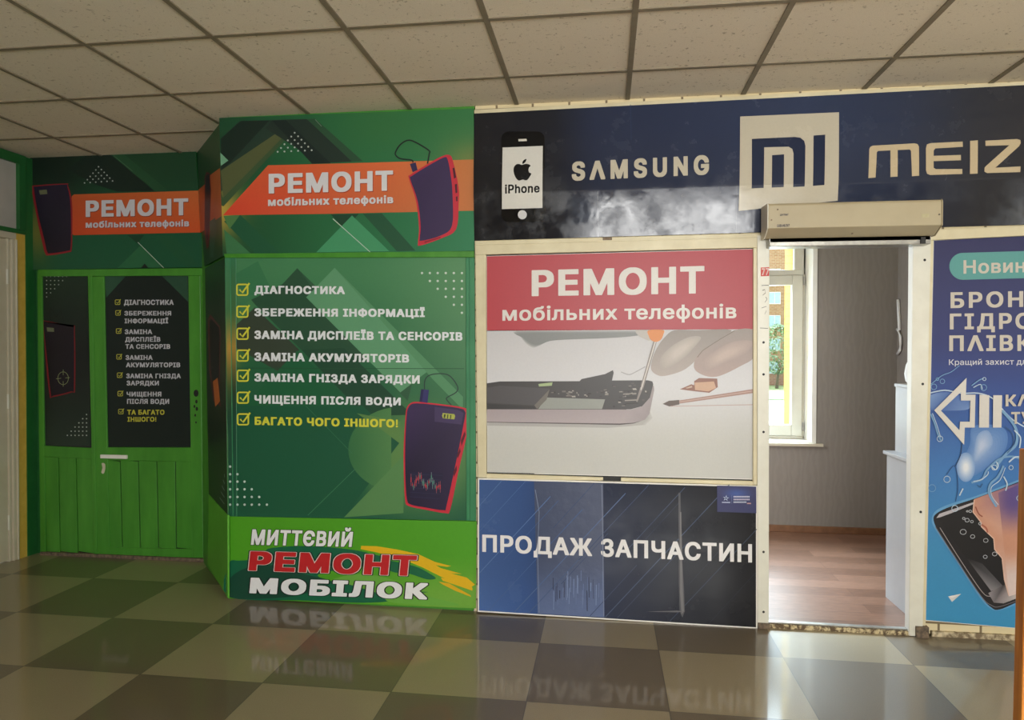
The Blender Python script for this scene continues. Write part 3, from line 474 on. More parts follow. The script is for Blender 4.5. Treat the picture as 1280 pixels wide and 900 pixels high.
    'О26': '14,274 0,-40 4,-48 9,-44 17,-42 22,-36 32,-34 33,-25 36,-18 22,-6 16,-4 39,-4 46,0 32,3 45,11 36,18 33,25 32,34 23,38 16,43 10,53 2,34 -1,62 -2,27 -9,43 -16,42 -23,38 -33,35 -26,21 -42,21 -38,11 -39,4 -46,0 -39,-4 -38,-11 -28,-13 -14,-8 -26,-21 -33,-35 -26,-45 -14,-36 -8,-41|130,261 8,54 12,34 18,30 14,17 23,19 22,10 26,8 20,1 34,-8 21,-11 16,-12 22,-24 17,-29 12,-34 8,-45 -1,-46 -7,-33 -12,-33 -17,-30 -10,-11 -25,-22 -24,-13 -27,-8 -27,0 -26,8 -22,11 -16,12 -23,27 -16,26 -11,30 -7,35',
    'О32': '8,278 0,-48 4,-48 9,-44 17,-42 22,-36 31,-33 34,-26 41,-20 42,-10 32,-3 54,0 39,4 38,10 38,19 11,8 23,18 31,33 23,38 16,43 10,53 2,34 -1,70 -2,27 -9,43 -16,42 -23,38 -32,34 -26,21 -45,23 -38,11 -39,4 -54,0 -39,-4 -38,-11 -45,-23 -26,-21 -32,-34 -23,-38 -17,-43 -8,-41|136,257 9,58 11,30 18,30 14,17 21,18 31,13 29,6 34,-8 21,-11 13,-10 23,-25 17,-29 12,-34 7,-33 0,-50 -10,-42 -9,-24 -17,-30 -23,-24 -13,-10 -21,-11 -37,-9 -35,9 -22,11 -13,10 -22,25 -18,29 -11,30 -7,35',
    'О39': '1,281 0,-54 4,-48 9,-44 17,-42 22,-36 31,-33 36,-28 41,-20 35,-9 28,-3 75,-1 39,4 38,10 42,22 32,25 31,33 23,38 16,43 10,53 2,34 -1,76 -2,27 -9,43 -16,42 -23,38 -32,34 -35,28 -38,18 -38,11 -39,4 -64,0 -32,-3 -45,-12 -38,-18 -49,-42 -18,-20 -22,-36 -18,-45 -8,-41|144,241 1,36 7,35 11,30 18,30 14,17 17,15 17,8 33,11 9,0 27,-7 23,-12 19,-17 13,-15 17,-29 12,-34 7,-33 0,-44 -7,-33 -12,-33 -17,-30 -23,-24 -32,-19 -27,-8 -9,0 -26,8 -33,19 -22,25 -18,29 -11,30',
    'О46': '-6,285 0,-62 4,-48 9,-44 17,-42 22,-36 32,-34 39,-30 39,-19 35,-9 39,-4 74,0 39,4 38,10 36,18 11,8 28,22 32,34 23,38 16,43 10,53 2,100 -3,45 -14,57 -12,30 -20,33 -35,38 -38,30 -49,21 -25,7 -39,4 -74,0 -39,-4 -32,-9 -45,-21 -50,-43 -18,-20 -22,-36 -18,-45 -8,-41|151,245 1,28 7,35 11,30 16,27 16,20 15,13 24,11 23,7 29,-6 23,-12 30,-30 17,-29 12,-34 7,-33 0,-36 -7,-33 -12,-33 -17,-30 -30,-29 -23,-12 -24,-7 -28,7 -24,12 -15,13 -14,17 -17,27 -10,26',
    'О62': '-22,294 0,-80 4,-48 9,-44 16,-40 23,-38 31,-33 43,-33 41,-20 35,-9 39,-4 96,0 39,4 38,10 38,19 43,33 13,13 18,20 22,36 17,45 10,53 2,118 -3,45 -11,49 -15,38 -22,36 -18,20 -14,14 -42,33 -44,20 -32,9 -39,4 -96,0 -39,-4 -32,-9 -44,-20 -42,-33 -14,-14 -18,-20 -22,-36 -18,-45 -8,-41|168,244 0,20 7,35 11,30 16,27 28,31 35,14 17,-3 21,-11 27,-28 17,-29 12,-34 7,-33 0,-18 -7,-33 -12,-33 -17,-30 -27,-27 -34,-15 -17,4 -22,11 -26,28 -18,29 -11,30',
    'О72': '-32,299 0,-90 4,-48 9,-44 16,-40 23,-38 32,-34 47,-36 39,-19 35,-9 39,-4 110,0 39,4 38,10 39,20 44,34 14,14 18,20 22,36 17,45 10,53 2,128 -3,45 -11,49 -15,38 -22,36 -18,20 -15,15 -43,34 -45,21 -32,9 -39,4 -110,0 -39,-4 -25,-7 -49,-21 -46,-36 -15,-15 -18,-20 -22,-36 -18,-45 -8,-41|178,249 7,45 11,30 16,27 23,27 30,13 10,-1 23,-12 22,-24 17,-29 12,-34 7,-33 -10,-50 -9,-24 -17,-30 -22,-23 -29,-14 -10,2 -24,12 -21,24 -18,29 -11,30',
    'О82': '-42,305 0,-102 4,-48 9,-44 16,-40 23,-38 32,-34 50,-38 39,-19 35,-9 39,-4 124,0 39,4 38,10 39,20 47,36 14,14 18,20 22,36 17,45 9,42 2,27 1,124 -3,45 -11,49 -15,38 -22,36 -18,20 -15,15 -46,36 -45,21 -32,9 -39,4 -124,0 -39,-4 -25,-7 -49,-21 -49,-38 -15,-15 -18,-20 -22,-36 -18,-45 -8,-41|189,250 5,34 12,34 18,30 14,17 6,6 22,10 23,-10 21,-23 17,-29 12,-34 6,-28 -9,-43 -9,-24 -17,-30 -21,-22 -21,-11 -24,11 -20,23 -18,29 -11,30',
    'П26': '34,523 0,-537 8,-6 101,0 8,6 0,446 215,0 0,-446 8,-6 101,0 6,4 2,2 0,537 -8,6 -433,0',
    'П32': '28,527 0,-545 10,-7 109,0 10,7 0,445 203,0 0,-445 10,-7 109,0 9,6 1,546 -10,7 -441,0',
    'П39': '21,530 0,-551 12,-9 119,0 12,9 0,443 189,0 0,-443 12,-9 119,0 11,8 1,552 -12,9 -451,0',
    'Р26': '34,523 0,-537 8,-6 101,0 8,6 0,180 141,2 37,9 22,10 27,18 23,23 15,22 11,29 6,23 2,25 -2,66 -16,50 -17,25 -18,18 -31,21 -30,13 -29,6 -33,3 -217,0|151,262 0,170 90,-1 24,-6 20,-10 15,-15 7,-11 10,-34 -3,-29 -6,-17 -10,-17 -18,-16 -22,-9 -37,-5',
    'Р32': '28,527 0,-545 10,-7 109,0 10,7 0,179 139,2 37,9 24,11 28,19 22,22 15,22 11,29 6,23 2,25 -2,74 -16,50 -17,25 -17,17 -32,22 -32,14 -29,6 -33,3 -225,0|157,267 0,160 80,-1 24,-6 18,-9 15,-15 7,-11 10,-34 -6,-30 -13,-25 -18,-16 -20,-8 -37,-5',
    'Р39': '21,530 0,-551 12,-9 119,0 12,9 0,177 137,2 29,6 26,11 36,24 22,22 15,22 14,40 5,37 -2,80 -16,50 -17,25 -17,17 -34,24 -32,14 -29,6 -33,3 -235,0|164,272 0,150 68,-1 24,-6 17,-8 14,-14 7,-11 10,-34 -9,-32 -10,-17 -16,-14 -20,-8 -37,-5',
    'Р46': '14,534 0,-559 14,-11 129,0 14,11 0,175 135,2 29,6 26,11 37,25 23,23 15,22 17,52 2,89 -5,36 -13,38 -17,25 -31,28 -24,16 -30,13 -29,6 -33,3 -245,0|171,278 0,138 56,-1 18,-4 22,-9 13,-13 7,-11 9,-29 -8,-29 -10,-17 -12,-11 -22,-9 -37,-5',
    'Р62': '-2,543 0,-577 19,-14 151,0 19,14 0,172 119,1 43,8 29,13 37,26 22,22 15,22 17,52 2,25 0,82 -2,24 -6,23 -11,29 -16,23 -17,17 -41,29 -32,14 -29,6 -33,3 -267,0|187,290 0,114 29,-1 36,-11 12,-12 7,-11 7,-20 -6,-20 -8,-14 -11,-12 -16,-7',
    'Р82': '-22,554 0,-599 25,-19 179,0 25,19 0,167 113,1 43,8 27,12 44,31 23,23 15,22 17,52 2,25 0,104 -2,24 -6,23 -11,29 -16,23 -18,18 -48,34 -30,13 -29,6 -33,3 -295,0|207,309 0,76 4,0 25,-8 15,-19 3,-12 -10,-20 -7,-8 -14,-6',
    'С26': '14,274 0,-40 4,-48 9,-44 17,-42 22,-36 32,-34 33,-25 36,-18 45,-11 32,-3 54,0 39,5 32,10 33,16 37,28 22,24 25,43 13,45 0,30 -2,2 -6,4 -101,0 -9,-7 -18,-46 -29,-29 -40,-19 -28,-4 -21,3 -18,5 -22,11 -25,21 -13,15 -15,26 -13,34 -7,34 -2,37 2,23 9,41 9,24 17,29 22,24 16,12 21,11 27,8 13,1 32,-5 36,-18 29,-29 12,-22 6,-24 9,-8 101,0 8,6 0,30 -7,28 -6,18 -19,34 -14,18 -26,25 -25,18 -23,12 -48,15 -39,4 -48,0 -39,-4 -25,-7 -49,-21 -32,-25 -15,-15 -18,-20 -22,-36 -18,-45 -8,-41',
    'С32': '8,278 0,-48 4,-48 9,-44 17,-42 22,-36 31,-33 34,-26 38,-19 45,-11 32,-3 62,0 39,5 32,10 35,17 38,29 21,23 25,43 13,45 0,38 -10,7 -109,0 -11,-8 -18,-46 -29,-29 -34,-17 -37,-4 -26,7 -22,11 -23,20 -13,15 -15,26 -13,34 -7,34 -2,29 8,54 12,34 17,29 13,15 23,20 21,11 27,8 12,0 25,-4 34,-17 29,-29 12,-22 7,-26 10,-7 109,0 10,7 0,38 -3,13 -10,33 -12,23 -13,20 -33,33 -26,19 -25,13 -48,15 -39,4 -56,0 -39,-4 -32,-9 -44,-20 -47,-40 -18,-20 -22,-36 -18,-45 -8,-41',
    'С39': '1,281 0,-54 4,-48 9,-44 17,-42 22,-36 31,-33 36,-28 38,-19 38,-10 28,-3 83,-1 39,5 32,10 35,17 40,31 21,23 25,43 13,45 0,44 -12,9 -119,0 -13,-10 -18,-46 -27,-27 -34,-17 -27,-4 -26,7 -24,12 -19,17 -13,15 -15,26 -13,34 -7,34 -1,36 8,45 11,30 17,29 13,15 19,17 23,12 27,8 23,-3 38,-18 27,-27 12,-22 7,-26 12,-9 119,0 12,9 0,44 -13,46 -12,23 -13,20 -33,33 -28,21 -25,13 -42,14 -22,3 -89,2 -39,-4 -32,-9 -44,-20 -49,-42 -18,-20 -22,-36 -18,-45 -8,-41',
    'Т26': '6,523 0,-85 8,-6 153,0 0,-446 8,-6 100,0 8,6 0,446 152,0 8,6 0,85 -8,6 -421,0',
    'Т32': '0,527 0,-93 8,-6 153,-1 0,-445 10,-7 110,1 8,6 0,445 152,1 8,6 0,93 -10,7 -429,0',
    'Т39': '-7,530 0,-99 10,-8 151,-1 0,-443 12,-9 120,1 10,8 0,443 150,1 10,8 0,99 -12,9 -439,0',
    'Т46': '-14,534 0,-107 11,-9 3,-2 147,0 0,-441 14,-11 128,0 14,11 0,441 146,0 3,2 11,9 0,107 -14,11 -449,0',
    'Т56': '-24,540 0,-119 2,-2 15,-11 144,0 0,-439 17,-13 142,0 17,13 0,439 143,0 15,11 2,2 0,119 -17,13 -463,0',
    'Т62': '-30,543 1,-126 18,-13 142,0 0,-438 19,-14 152,1 17,13 0,438 141,0 18,13 1,126 -19,14 -471,0',
    'Т82': '-50,554 0,-147 25,-19 136,0 0,-433 25,-19 178,0 25,19 0,433 135,0 25,19 0,147 -25,19 -499,0',
    'У26': '-10,523 0,-29 173,-378 -10,-22 -10,-10 -22,-6 -52,-1 -8,-6 0,-85 8,-6 82,0 15,1 32,8 28,17 20,19 25,46 174,420 1,32 -8,6 -105,0 -9,-7 -61,-152 -39,-107 -40,100 -70,159 -9,7 -107,0',
    'У32': '-16,527 0,-37 171,-373 -8,-19 -8,-9 -22,-6 -52,-1 -10,-7 0,-93 10,-7 90,0 35,5 17,6 30,20 15,15 25,46 174,420 1,40 -10,7 -113,0 -11,-8 -61,-152 -33,-91 -34,84 -70,159 -11,8 -115,0',
    'У39': '-23,530 0,-43 170,-371 -9,-18 -9,-6 -28,-5 -41,0 -12,-9 0,-99 12,-9 100,0 35,5 17,6 32,22 15,15 25,46 174,420 1,46 -12,9 -123,0 -11,-8 -63,-154 -26,-72 -99,226 -11,8 -125,0',
    'Ф32': '8,279 0,-50 3,-37 10,-38 17,-37 20,-28 25,-25 38,-25 41,-17 36,-8 27,-1 0,-60 10,-7 108,0 5,3 5,4 0,60 26,1 42,10 35,15 39,25 25,25 22,31 15,34 9,38 3,37 0,50 -3,38 -8,35 -16,37 -19,27 -28,28 -39,26 -41,16 -36,8 -26,2 0,60 -10,7 -108,0 -10,-7 0,-60 -27,-2 -42,-10 -35,-14 -38,-26 -28,-28 -21,-31 -13,-30 -10,-38|136,261 8,40 10,23 12,17 22,21 14,9 23,8 0,-249 -23,8 -18,11 -24,27 -18,37 -5,25|353,130 0,249 2,0 21,-8 17,-11 19,-19 12,-17 11,-29 6,-24 1,-23 -9,-41 -9,-22 -13,-19 -20,-19 -15,-9',
    'Ф39': '1,282 0,-56 3,-37 10,-38 17,-37 20,-28 25,-25 40,-27 41,-17 36,-8 25,-1 0,-58 12,-9 120,1 10,8 0,58 24,1 42,10 35,15 41,27 25,25 22,31 15,34 9,38 3,37 0,56 -3,38 -8,35 -16,37 -19,27 -28,28 -41,28 -41,16 -36,8 -24,1 0,59 -12,9 -118,0 -12,-9 -1,-59 -24,-1 -50,-13 -27,-11 -40,-28 -28,-28 -21,-31 -13,-30 -10,-38|143,258 6,34 14,32 10,14 17,17 17,11 11,3 0,-229 -11,3 -18,11 -15,15 -13,19 -12,28|360,140 0,229 3,0 25,-14 17,-17 12,-17 11,-29 6,-24 1,-17 -7,-35 -10,-26 -7,-11 -22,-25 -18,-11',
    'Ц32': '28,527 0,-545 10,-7 360,0 1,-103 9,-6 105,0 5,3 5,4 1,201 -10,7 -40,0 0,446 -10,7 -108,0 -10,-7 0,-445 -189,0 0,445 -10,7 -109,0',
    'Ц39': '21,530 0,-551 12,-9 358,0 1,-101 11,-8 117,1 10,8 1,207 -12,9 -38,0 0,444 -12,9 -118,0 -12,-9 0,-443 -175,0 0,443 -12,9 -119,0',
    'Ч26': '27,523 0,-194 2,-28 8,-33 10,-23 13,-18 23,-23 26,-15 31,-12 28,-5 28,-2 79,1 28,5 33,10 0,-200 8,-6 101,0 6,4 2,2 0,537 -8,6 -101,0 -8,-6 0,-221 -42,-21 -25,-8 -25,-4 -28,1 -26,8 -17,10 -17,19 -9,25 -4,31 0,160 -8,6 -100,0',
    'Ч32': '21,527 0,-202 2,-28 8,-33 10,-23 13,-18 29,-27 28,-15 29,-10 52,-6 68,0 25,2 45,10 0,-195 10,-7 109,0 9,6 1,546 -10,7 -109,0 -10,-7 0,-221 -40,-20 -25,-8 -25,-4 -20,1 -26,8 -12,7 -19,19 -8,21 -6,37 0,160 -10,7 -108,0',
    'Ч39': '14,530 0,-208 2,-28 8,-33 10,-23 13,-18 31,-29 28,-15 29,-10 52,-6 78,0 19,1 39,8 0,-190 12,-9 119,0 11,8 1,552 -12,9 -119,0 -12,-9 0,-220 -38,-19 -25,-8 -25,-4 -36,9 -15,9 -14,15 -10,27 -4,31 0,160 -12,9 -118,0',
    'Ш32': '28,527 1,-546 9,-6 590,0 10,7 -1,546 -9,6 -108,0 -10,-7 0,-445 -113,0 -1,446 -9,6 -108,0 -10,-7 0,-445 -112,0 0,445 -10,7 -109,0',
    'Ш39': '21,530 1,-552 11,-8 600,0 12,9 -1,552 -11,8 -118,0 -12,-9 0,-443 -99,0 -1,444 -11,8 -118,0 -12,-9 0,-443 -98,0 0,443 -12,9 -119,0',
    'Щ32': '28,527 1,-546 9,-6 525,0 1,-103 9,-6 105,0 10,7 0,201 -10,7 -40,0 -1,447 -9,6 -108,0 -10,-7 0,-445 -113,0 -1,446 -9,6 -108,0 -10,-7 0,-445 -112,0 0,445 -10,7 -109,0',
    'Щ39': '21,530 1,-552 11,-8 523,0 0,-100 10,-8 117,-1 12,9 0,207 -12,9 -38,0 -1,445 -11,8 -118,0 -12,-9 0,-443 -99,0 -1,444 -11,8 -118,0 -12,-9 0,-443 -98,0 0,443 -12,9 -119,0',
    'Я32': '-10,19 0,-37 10,-7 120,1 9,7 4,7 97,183 62,0 0,-191 10,-7 109,0 10,7 -1,546 -9,6 -226,0 -34,-3 -30,-6 -30,-12 -31,-21 -21,-21 -21,-39 -8,-31 -2,-24 2,-74 6,-26 11,-25 7,-10 27,-29 26,-17|137,355 10,33 19,22 12,7 34,9 80,1 0,-147 -82,1 -35,10 -14,9 -14,17 -7,19',
    'Я39': '-17,22 0,-43 12,-9 128,0 11,8 6,9 96,181 49,0 0,-189 12,-9 119,0 12,9 -1,552 -11,8 -236,0 -34,-3 -30,-6 -30,-12 -33,-23 -21,-21 -21,-39 -8,-31 -2,-24 2,-80 5,-23 12,-28 13,-18 21,-21 23,-16|145,357 9,28 17,20 12,7 34,9 68,1 0,-137 -70,1 -35,10 -14,9 -12,15 -8,23',
    'а6': '24,117 2,-39 6,-20 10,-18 27,-29 35,-17 46,-8 19,0 36,5 17,6 34,22 14,19 1,-42 72,0 0,266 -6,41 -8,20 -11,18 -14,15 -15,10 -45,18 -42,5 -36,-1 -35,-7 -32,-13 -27,-18 -14,-14 -13,-18 -10,-22 0,-9 4,-2 55,-16 10,0 18,26 29,21 22,8 37,1 25,-7 19,-15 7,-9 5,-14 3,-27 -3,-8 -7,-6 -33,-8 -102,-14 -53,-20 -17,-12 -17,-19 -8,-18|99,110 2,11 7,13 14,12 15,8 40,9 55,7 38,10 0,-41 -4,-21 -8,-20 -19,-23 -16,-12 -15,-7 -37,-6 -38,7 -14,8 -12,12 -7,13',
    'б18': '16,215 2,-72 9,-44 12,-28 17,-27 26,-26 23,-17 28,-13 28,-8 65,-2 28,3 28,8 27,14 23,17 25,27 18,30 12,29 7,39 1,54 -2,28 -8,33 -9,23 -15,28 -13,16 -27,24 -26,16 -24,8 -22,2 -57,-1 -37,-11 -29,-17 9,15 14,14 18,10 50,13 56,5 27,5 18,7 20,13 18,20 8,22 3,47 -5,4 -81,0 -5,-4 -4,-21 -12,-9 -33,-7 -54,-6 -29,-7 -29,-11 -31,-20 -19,-19 -20,-30 -17,-48 -6,-37|114,178 5,34 8,22 12,21 26,25 16,8 26,7 14,-1 26,-9 13,-9 16,-18 10,-18 6,-17 6,-42 -1,-21 -5,-23 -6,-18 -11,-21 -23,-23 -15,-8 -26,-6 -30,5 -19,9 -25,24 -11,21 -7,21',
    'б32': '2,223 2,-88 9,-44 12,-28 17,-27 25,-25 27,-20 30,-14 28,-8 83,-2 28,3 28,8 29,15 27,20 26,29 14,23 14,33 6,29 2,28 -1,70 -7,37 -11,29 -15,28 -23,26 -20,16 -28,17 -24,8 -54,3 56,5 27,5 20,8 24,16 17,19 8,22 3,23 0,40 -10,7 -99,0 -10,-7 -4,-21 -7,-6 -33,-7 -54,-6 -29,-7 -31,-12 -35,-23 -18,-18 -20,-30 -17,-48 -6,-37|129,185 12,41 12,21 23,23 14,7 22,6 18,-5 11,-6 21,-22 10,-18 6,-17 5,-26 0,-21 -11,-41 -19,-31 -12,-11 -13,-7 -22,-5 -19,5 -14,7 -22,22 -11,21 -7,21 -4,18',
    'в18': '35,389 0,-399 5,-4 232,1 40,11 22,13 27,28 10,22 5,26 -1,46 -5,16 -7,14 -11,14 -23,20 -6,2 30,30 7,24 1,39 -3,21 -13,29 -23,23 -8,5 -20,11 -32,9 -35,3 -187,0|129,70 0,85 93,0 21,-3 19,-10 11,-18 2,-10 -2,-19 -10,-13 -16,-9 -24,-3|129,234 0,76 90,-2 17,-4 9,-5 14,-14 3,-11 -3,-14 -12,-14 -11,-5 -35,-7',
    'в32': '21,397 0,-415 10,-7 250,1 40,11 28,17 26,27 10,22 5,26 0,51 -6,27 -7,14 -11,14 -19,15 20,21 6,18 2,16 0,45 -3,21 -13,29 -22,22 -12,8 -22,12 -32,9 -35,3 -205,0|143,81 0,63 70,0 21,-3 14,-7 11,-18 0,-13 -10,-13 -11,-6 -24,-3|143,245 0,54 49,0 32,-5 8,-4 14,-16 -1,-6 -11,-13 -13,-5 -29,-5',
    'д6': '7,60 0,-174 2,-1 71,1 0,109 267,0 0,-109 73,0 0,174 -58,1 0,322 -258,0 -13,-161 -7,-56 -10,-44 -15,-37 -20,-24|126,63 9,15 14,43 14,102 9,95 117,0 0,-257 -163,0',
    'е18': '16,206 3,-68 6,-30 14,-36 15,-25 25,-27 24,-18 28,-13 31,-8 31,-3 44,0 39,5 29,11 32,20 25,25 15,24 6,17 0,21 -7,5 -55,13 -28,0 -7,-6 -17,-28 -27,-18 -28,-5 -13,0 -17,4 -22,10 -23,21 -12,20 -7,19 -3,19 267,0 5,4 -1,81 -5,28 -16,44 -15,23 -24,25 -14,11 -31,16 -41,10 -75,0 -39,-10 -30,-16 -19,-15 -26,-28 -17,-29 -18,-63|119,239 8,22 24,32 25,16 18,5 15,1 31,-9 9,-5 13,-13 18,-28 6,-25 -167,0',
    'е32': '2,214 0,-51 3,-33 6,-30 14,-36 15,-25 24,-26 28,-21 30,-14 31,-8 31,-3 62,0 39,5 31,12 36,23 24,24 15,24 6,17 0,37 -12,8 -55,13 -46,0 -12,-9 -18,-29 -22,-14 -26,-4 -21,6 -16,9 -18,19 -16,33 0,3 258,0 10,7 -1,97 -5,28 -16,44 -15,23 -23,24 -18,14 -33,17 -22,7 -32,4 -80,-1 -39,-10 -29,-15 -38,-32 -13,-15 -15,-25 -18,-58|139,248 12,21 15,17 19,12 22,5 18,-5 11,-6 20,-23 10,-17 1,-6 -128,0',
    'з6': '25,99 2,-24 6,-19 13,-19 29,-24 42,-17 37,-5 50,1 20,4 23,8 24,12 23,20 17,25 6,18 2,33 -3,20 -7,20 -15,19 -14,11 -23,11 -13,3 25,12 17,15 10,14 7,22 1,29 -7,32 -8,17 -25,26 -22,13 -39,11 -40,2 -41,-6 -30,-12 -23,-15 -16,-16 -11,-16 -7,-24 -1,-23 2,-1 67,0 3,3 5,20 16,16 19,9 26,5 17,-2 16,-6 12,-10 11,-15 3,-15 -4,-26 -17,-19 -12,-7 -24,-6 -42,-2 0,-54 53,-3 20,-6 17,-9 12,-13 8,-22 -5,-27 -11,-13 -20,-15 -12,-4 -22,-3 -12,1 -18,4 -20,8 -16,15 -5,17 -3,3',
    'и6': '47,383 0,-387 68,-1 4,3 170,258 1,-260 74,0 0,387 -68,1 -4,-3 -171,-260 -1,262',
    'и18': '35,389 0,-399 5,-4 84,0 3,2 151,226 0,-224 5,-4 88,0 3,2 2,2 0,399 -5,4 -84,0 -3,-2 -151,-228 -1,226 -5,4 -87,0',
    'и32': '21,397 0,-415 10,-7 102,0 5,3 7,6 119,179 0,-181 10,-7 106,0 9,6 1,416 -10,7 -102,0 -9,-6 -122,-185 -1,184 -10,7 -105,0',
    'й6': '47,383 0,-387 68,-1 4,3 170,258 1,-260 74,0 0,387 -68,1 -4,-3 -171,-260 -1,262|101,533 1,-27 4,-15 20,-31 22,-18 33,-13 48,0 34,13 16,12 18,22 12,30 1,27 -55,1 -3,-4 -3,-19 -13,-18 -16,-9 -19,-2 -13,3 -18,12 -9,14 -4,22',
    'л6': '0,60 0,-64 2,-1 58,2 21,7 17,11 17,17 12,23 8,24 6,29 8,71 6,139 125,0 0,-322 74,0 0,387 -269,0 -11,-227 -2,-21 -10,-43 -8,-15 -10,-9 -26,-7',
    'л18': '-12,66 0,-76 5,-4 76,2 21,7 18,12 19,19 12,23 8,24 6,29 8,71 6,136 101,0 0,-319 5,-4 88,0 3,2 2,2 0,399 -5,4 -283,0 -3,-2 -3,-14 -5,-144 -6,-83 -11,-52 -8,-15 -7,-6 -26,-7 -16,0',
    'л32': '-26,74 0,-92 10,-7 94,2 23,8 22,15 18,18 12,23 8,24 6,29 8,71 6,133 73,0 0,-316 10,-7 106,0 9,6 1,416 -10,7 -301,0 -9,-6 -12,-228 -2,-21 -10,-43 -12,-19 -24,-6 -16,0',
    'м18': '35,389 0,-399 2,-2 3,-2 86,0 5,4 0,215 90,-214 6,-5 80,0 6,5 89,215 1,-216 5,-4 87,0 5,4 0,399 -2,2 -3,2 -118,0 -6,-5 -85,-206 -18,-50 -105,256 -6,5 -117,0',
    'м32': '21,397 1,-416 9,-6 104,0 10,7 1,147 63,-148 9,-6 98,0 11,8 61,148 1,-149 10,-7 105,0 10,7 -1,416 -9,6 -136,0 -9,-6 -91,-221 -93,221 -9,6 -135,0',
    'н18': '35,389 0,-399 5,-4 87,0 5,4 0,163 145,0 0,-163 5,-4 87,0 3,2 2,2 0,399 -5,4 -87,0 -5,-4 0,-152 -145,0 0,152 -5,4 -87,0',
    'н32': '21,397 0,-415 10,-7 107,1 8,6 0,160 117,0 0,-160 10,-7 105,0 9,6 1,416 -10,7 -105,0 -10,-7 0,-149 -117,0 0,149 -8,6 -107,1',
    'о18': '16,203 2,-57 7,-38 12,-32 17,-29 27,-28 22,-17 27,-13 29,-8 30,-3 37,0 30,3 29,8 28,13 22,17 26,28 19,34 10,27 7,30 2,30 -2,69 -7,31 -14,36 -15,25 -13,15 -32,28 -31,16 -29,8 -27,2 -70,-2 -29,-8 -27,-14 -22,-17 -27,-28 -17,-29 -13,-37|115,179 1,26 10,44 20,35 14,14 15,9 28,8 16,-1 16,-5 20,-11 25,-29 16,-41 4,-23 1,-20 -4,-33 -17,-46 -25,-28 -15,-9 -20,-6 -19,-1 -26,7 -15,9 -22,25 -12,23 -6,21',
    'о32': '2,211 0,-48 3,-33 6,-30 14,-36 15,-25 26,-27 26,-20 39,-17 19,-5 30,-3 55,0 30,3 36,11 30,16 19,15 25,27 17,29 12,32 8,41 1,73 -3,36 -6,26 -10,27 -19,34 -25,27 -26,20 -40,18 -19,5 -27,2 -88,-2 -29,-8 -32,-17 -39,-34 -10,-11 -15,-25 -15,-41|129,188 5,32 6,21 20,35 13,13 13,8 24,6 16,-5 16,-9 24,-28 16,-41 4,-23 0,-19 -4,-23 -7,-21 -15,-28 -18,-19 -8,-5 -23,-8 -7,0 -17,5 -14,8 -23,27 -12,26',
    'р6': '47,383 0,-530 71,-1 2,1 0,190 15,-19 31,-24 18,-8 18,-4 39,-1 25,2 27,9 27,14 18,14 14,15 9,11 16,29 11,33 6,30 2,31 -2,58 -6,30 -11,33 -17,29 -40,40 -28,14 -27,8 -25,2 -26,0 -28,-4 -22,-8 -29,-23 -17,-22 0,51|119,198 4,36 8,26 9,19 26,29 15,9 27,7 25,0 23,-6 19,-11 16,-15 12,-18 14,-37 4,-23 1,-34 -4,-34 -8,-26 -20,-34 -16,-16 -18,-11 -16,-5 -22,-2 -18,2 -18,6 -15,9 -16,15 -20,34 -11,45',
    'с6': '28,197 3,-53 6,-30 14,-36 15,-25 25,-26 19,-15 32,-15 26,-7 30,-3 17,0 51,7 48,24 35,36 9,15 11,28 0,9 -4,2 -55,14 -10,0 -4,-4 -10,-26 -22,-23 -24,-12 -40,-5 -31,7 -19,11 -19,20 -17,30 -7,26 -5,39 6,49 6,21 10,20 10,15 19,18 15,9 18,6 20,2 33,-5 24,-12 11,-11 10,-11 12,-27 3,-2 10,0 59,16 0,9 -21,43 -35,35 -47,22 -50,7 -47,-2 -29,-8 -29,-15 -19,-15 -25,-26 -17,-29 -13,-37',
    'т6': '0,383 0,-62 126,-1 0,-324 73,0 0,324 124,0 2,1 0,62',
    'т18': '-12,389 0,-74 5,-4 121,0 0,-321 5,-4 87,0 5,4 0,321 121,0 5,4 0,74 -5,4 -339,0',
    'т32': '-26,397 1,-91 9,-6 116,0 0,-318 10,-7 107,1 8,6 0,318 116,0 9,6 1,91 -10,7 -357,0',
    'ф18': '16,203 2,-57 7,-38 12,-32 18,-29 26,-28 22,-17 38,-16 19,-5 30,-3 0,-131 5,-4 87,0 3,2 2,2 0,132 30,2 30,8 30,15 35,31 11,12 15,25 12,30 9,36 2,30 -1,58 -8,42 -12,32 -17,29 -27,28 -19,15 -18,10 -12,6 -30,8 -30,2 0,121 -5,4 -87,0 -5,-4 0,-121 -30,-2 -29,-8 -31,-16 -32,-28 -13,-15 -17,-27 -11,-28 -8,-37|113,190 6,39 16,43 10,14 18,18 14,9 13,4 0,-255 -15,4 -12,8 -28,31 -16,42 -5,24|287,62 0,254 4,0 23,-12 18,-18 10,-14 17,-43 5,-44 -5,-38 -17,-42 -28,-31 -12,-8',
    'ф32': '2,211 2,-73 7,-38 12,-32 18,-29 25,-27 26,-20 33,-15 26,-7 25,-2 0,-129 10,-7 105,0 10,7 0,129 25,2 30,8 29,14 26,20 26,27 15,25 14,36 7,30 2,30 -2,85 -7,31 -12,32 -17,29 -26,27 -26,20 -32,16 -27,7 -25,1 0,119 -10,7 -105,0 -10,-7 0,-119 -25,-1 -29,-8 -33,-17 -35,-30 -13,-15 -17,-27 -11,-28 -8,-37|128,197 8,34 12,31 11,16 17,16 0,-210 -17,16 -15,24 -12,35 -4,20|301,84 1,210 16,-16 10,-14 10,-21 8,-27 3,-38 -4,-23 -17,-42',
    'х6': '15,5 0,-9 2,-1 80,1 57,84 31,55 5,5 33,-57 58,-87 83,0 -2,12 -129,183 125,183 0,9 -82,0 -49,-72 -36,-63 -85,135 -83,0 0,-9 123,-180',
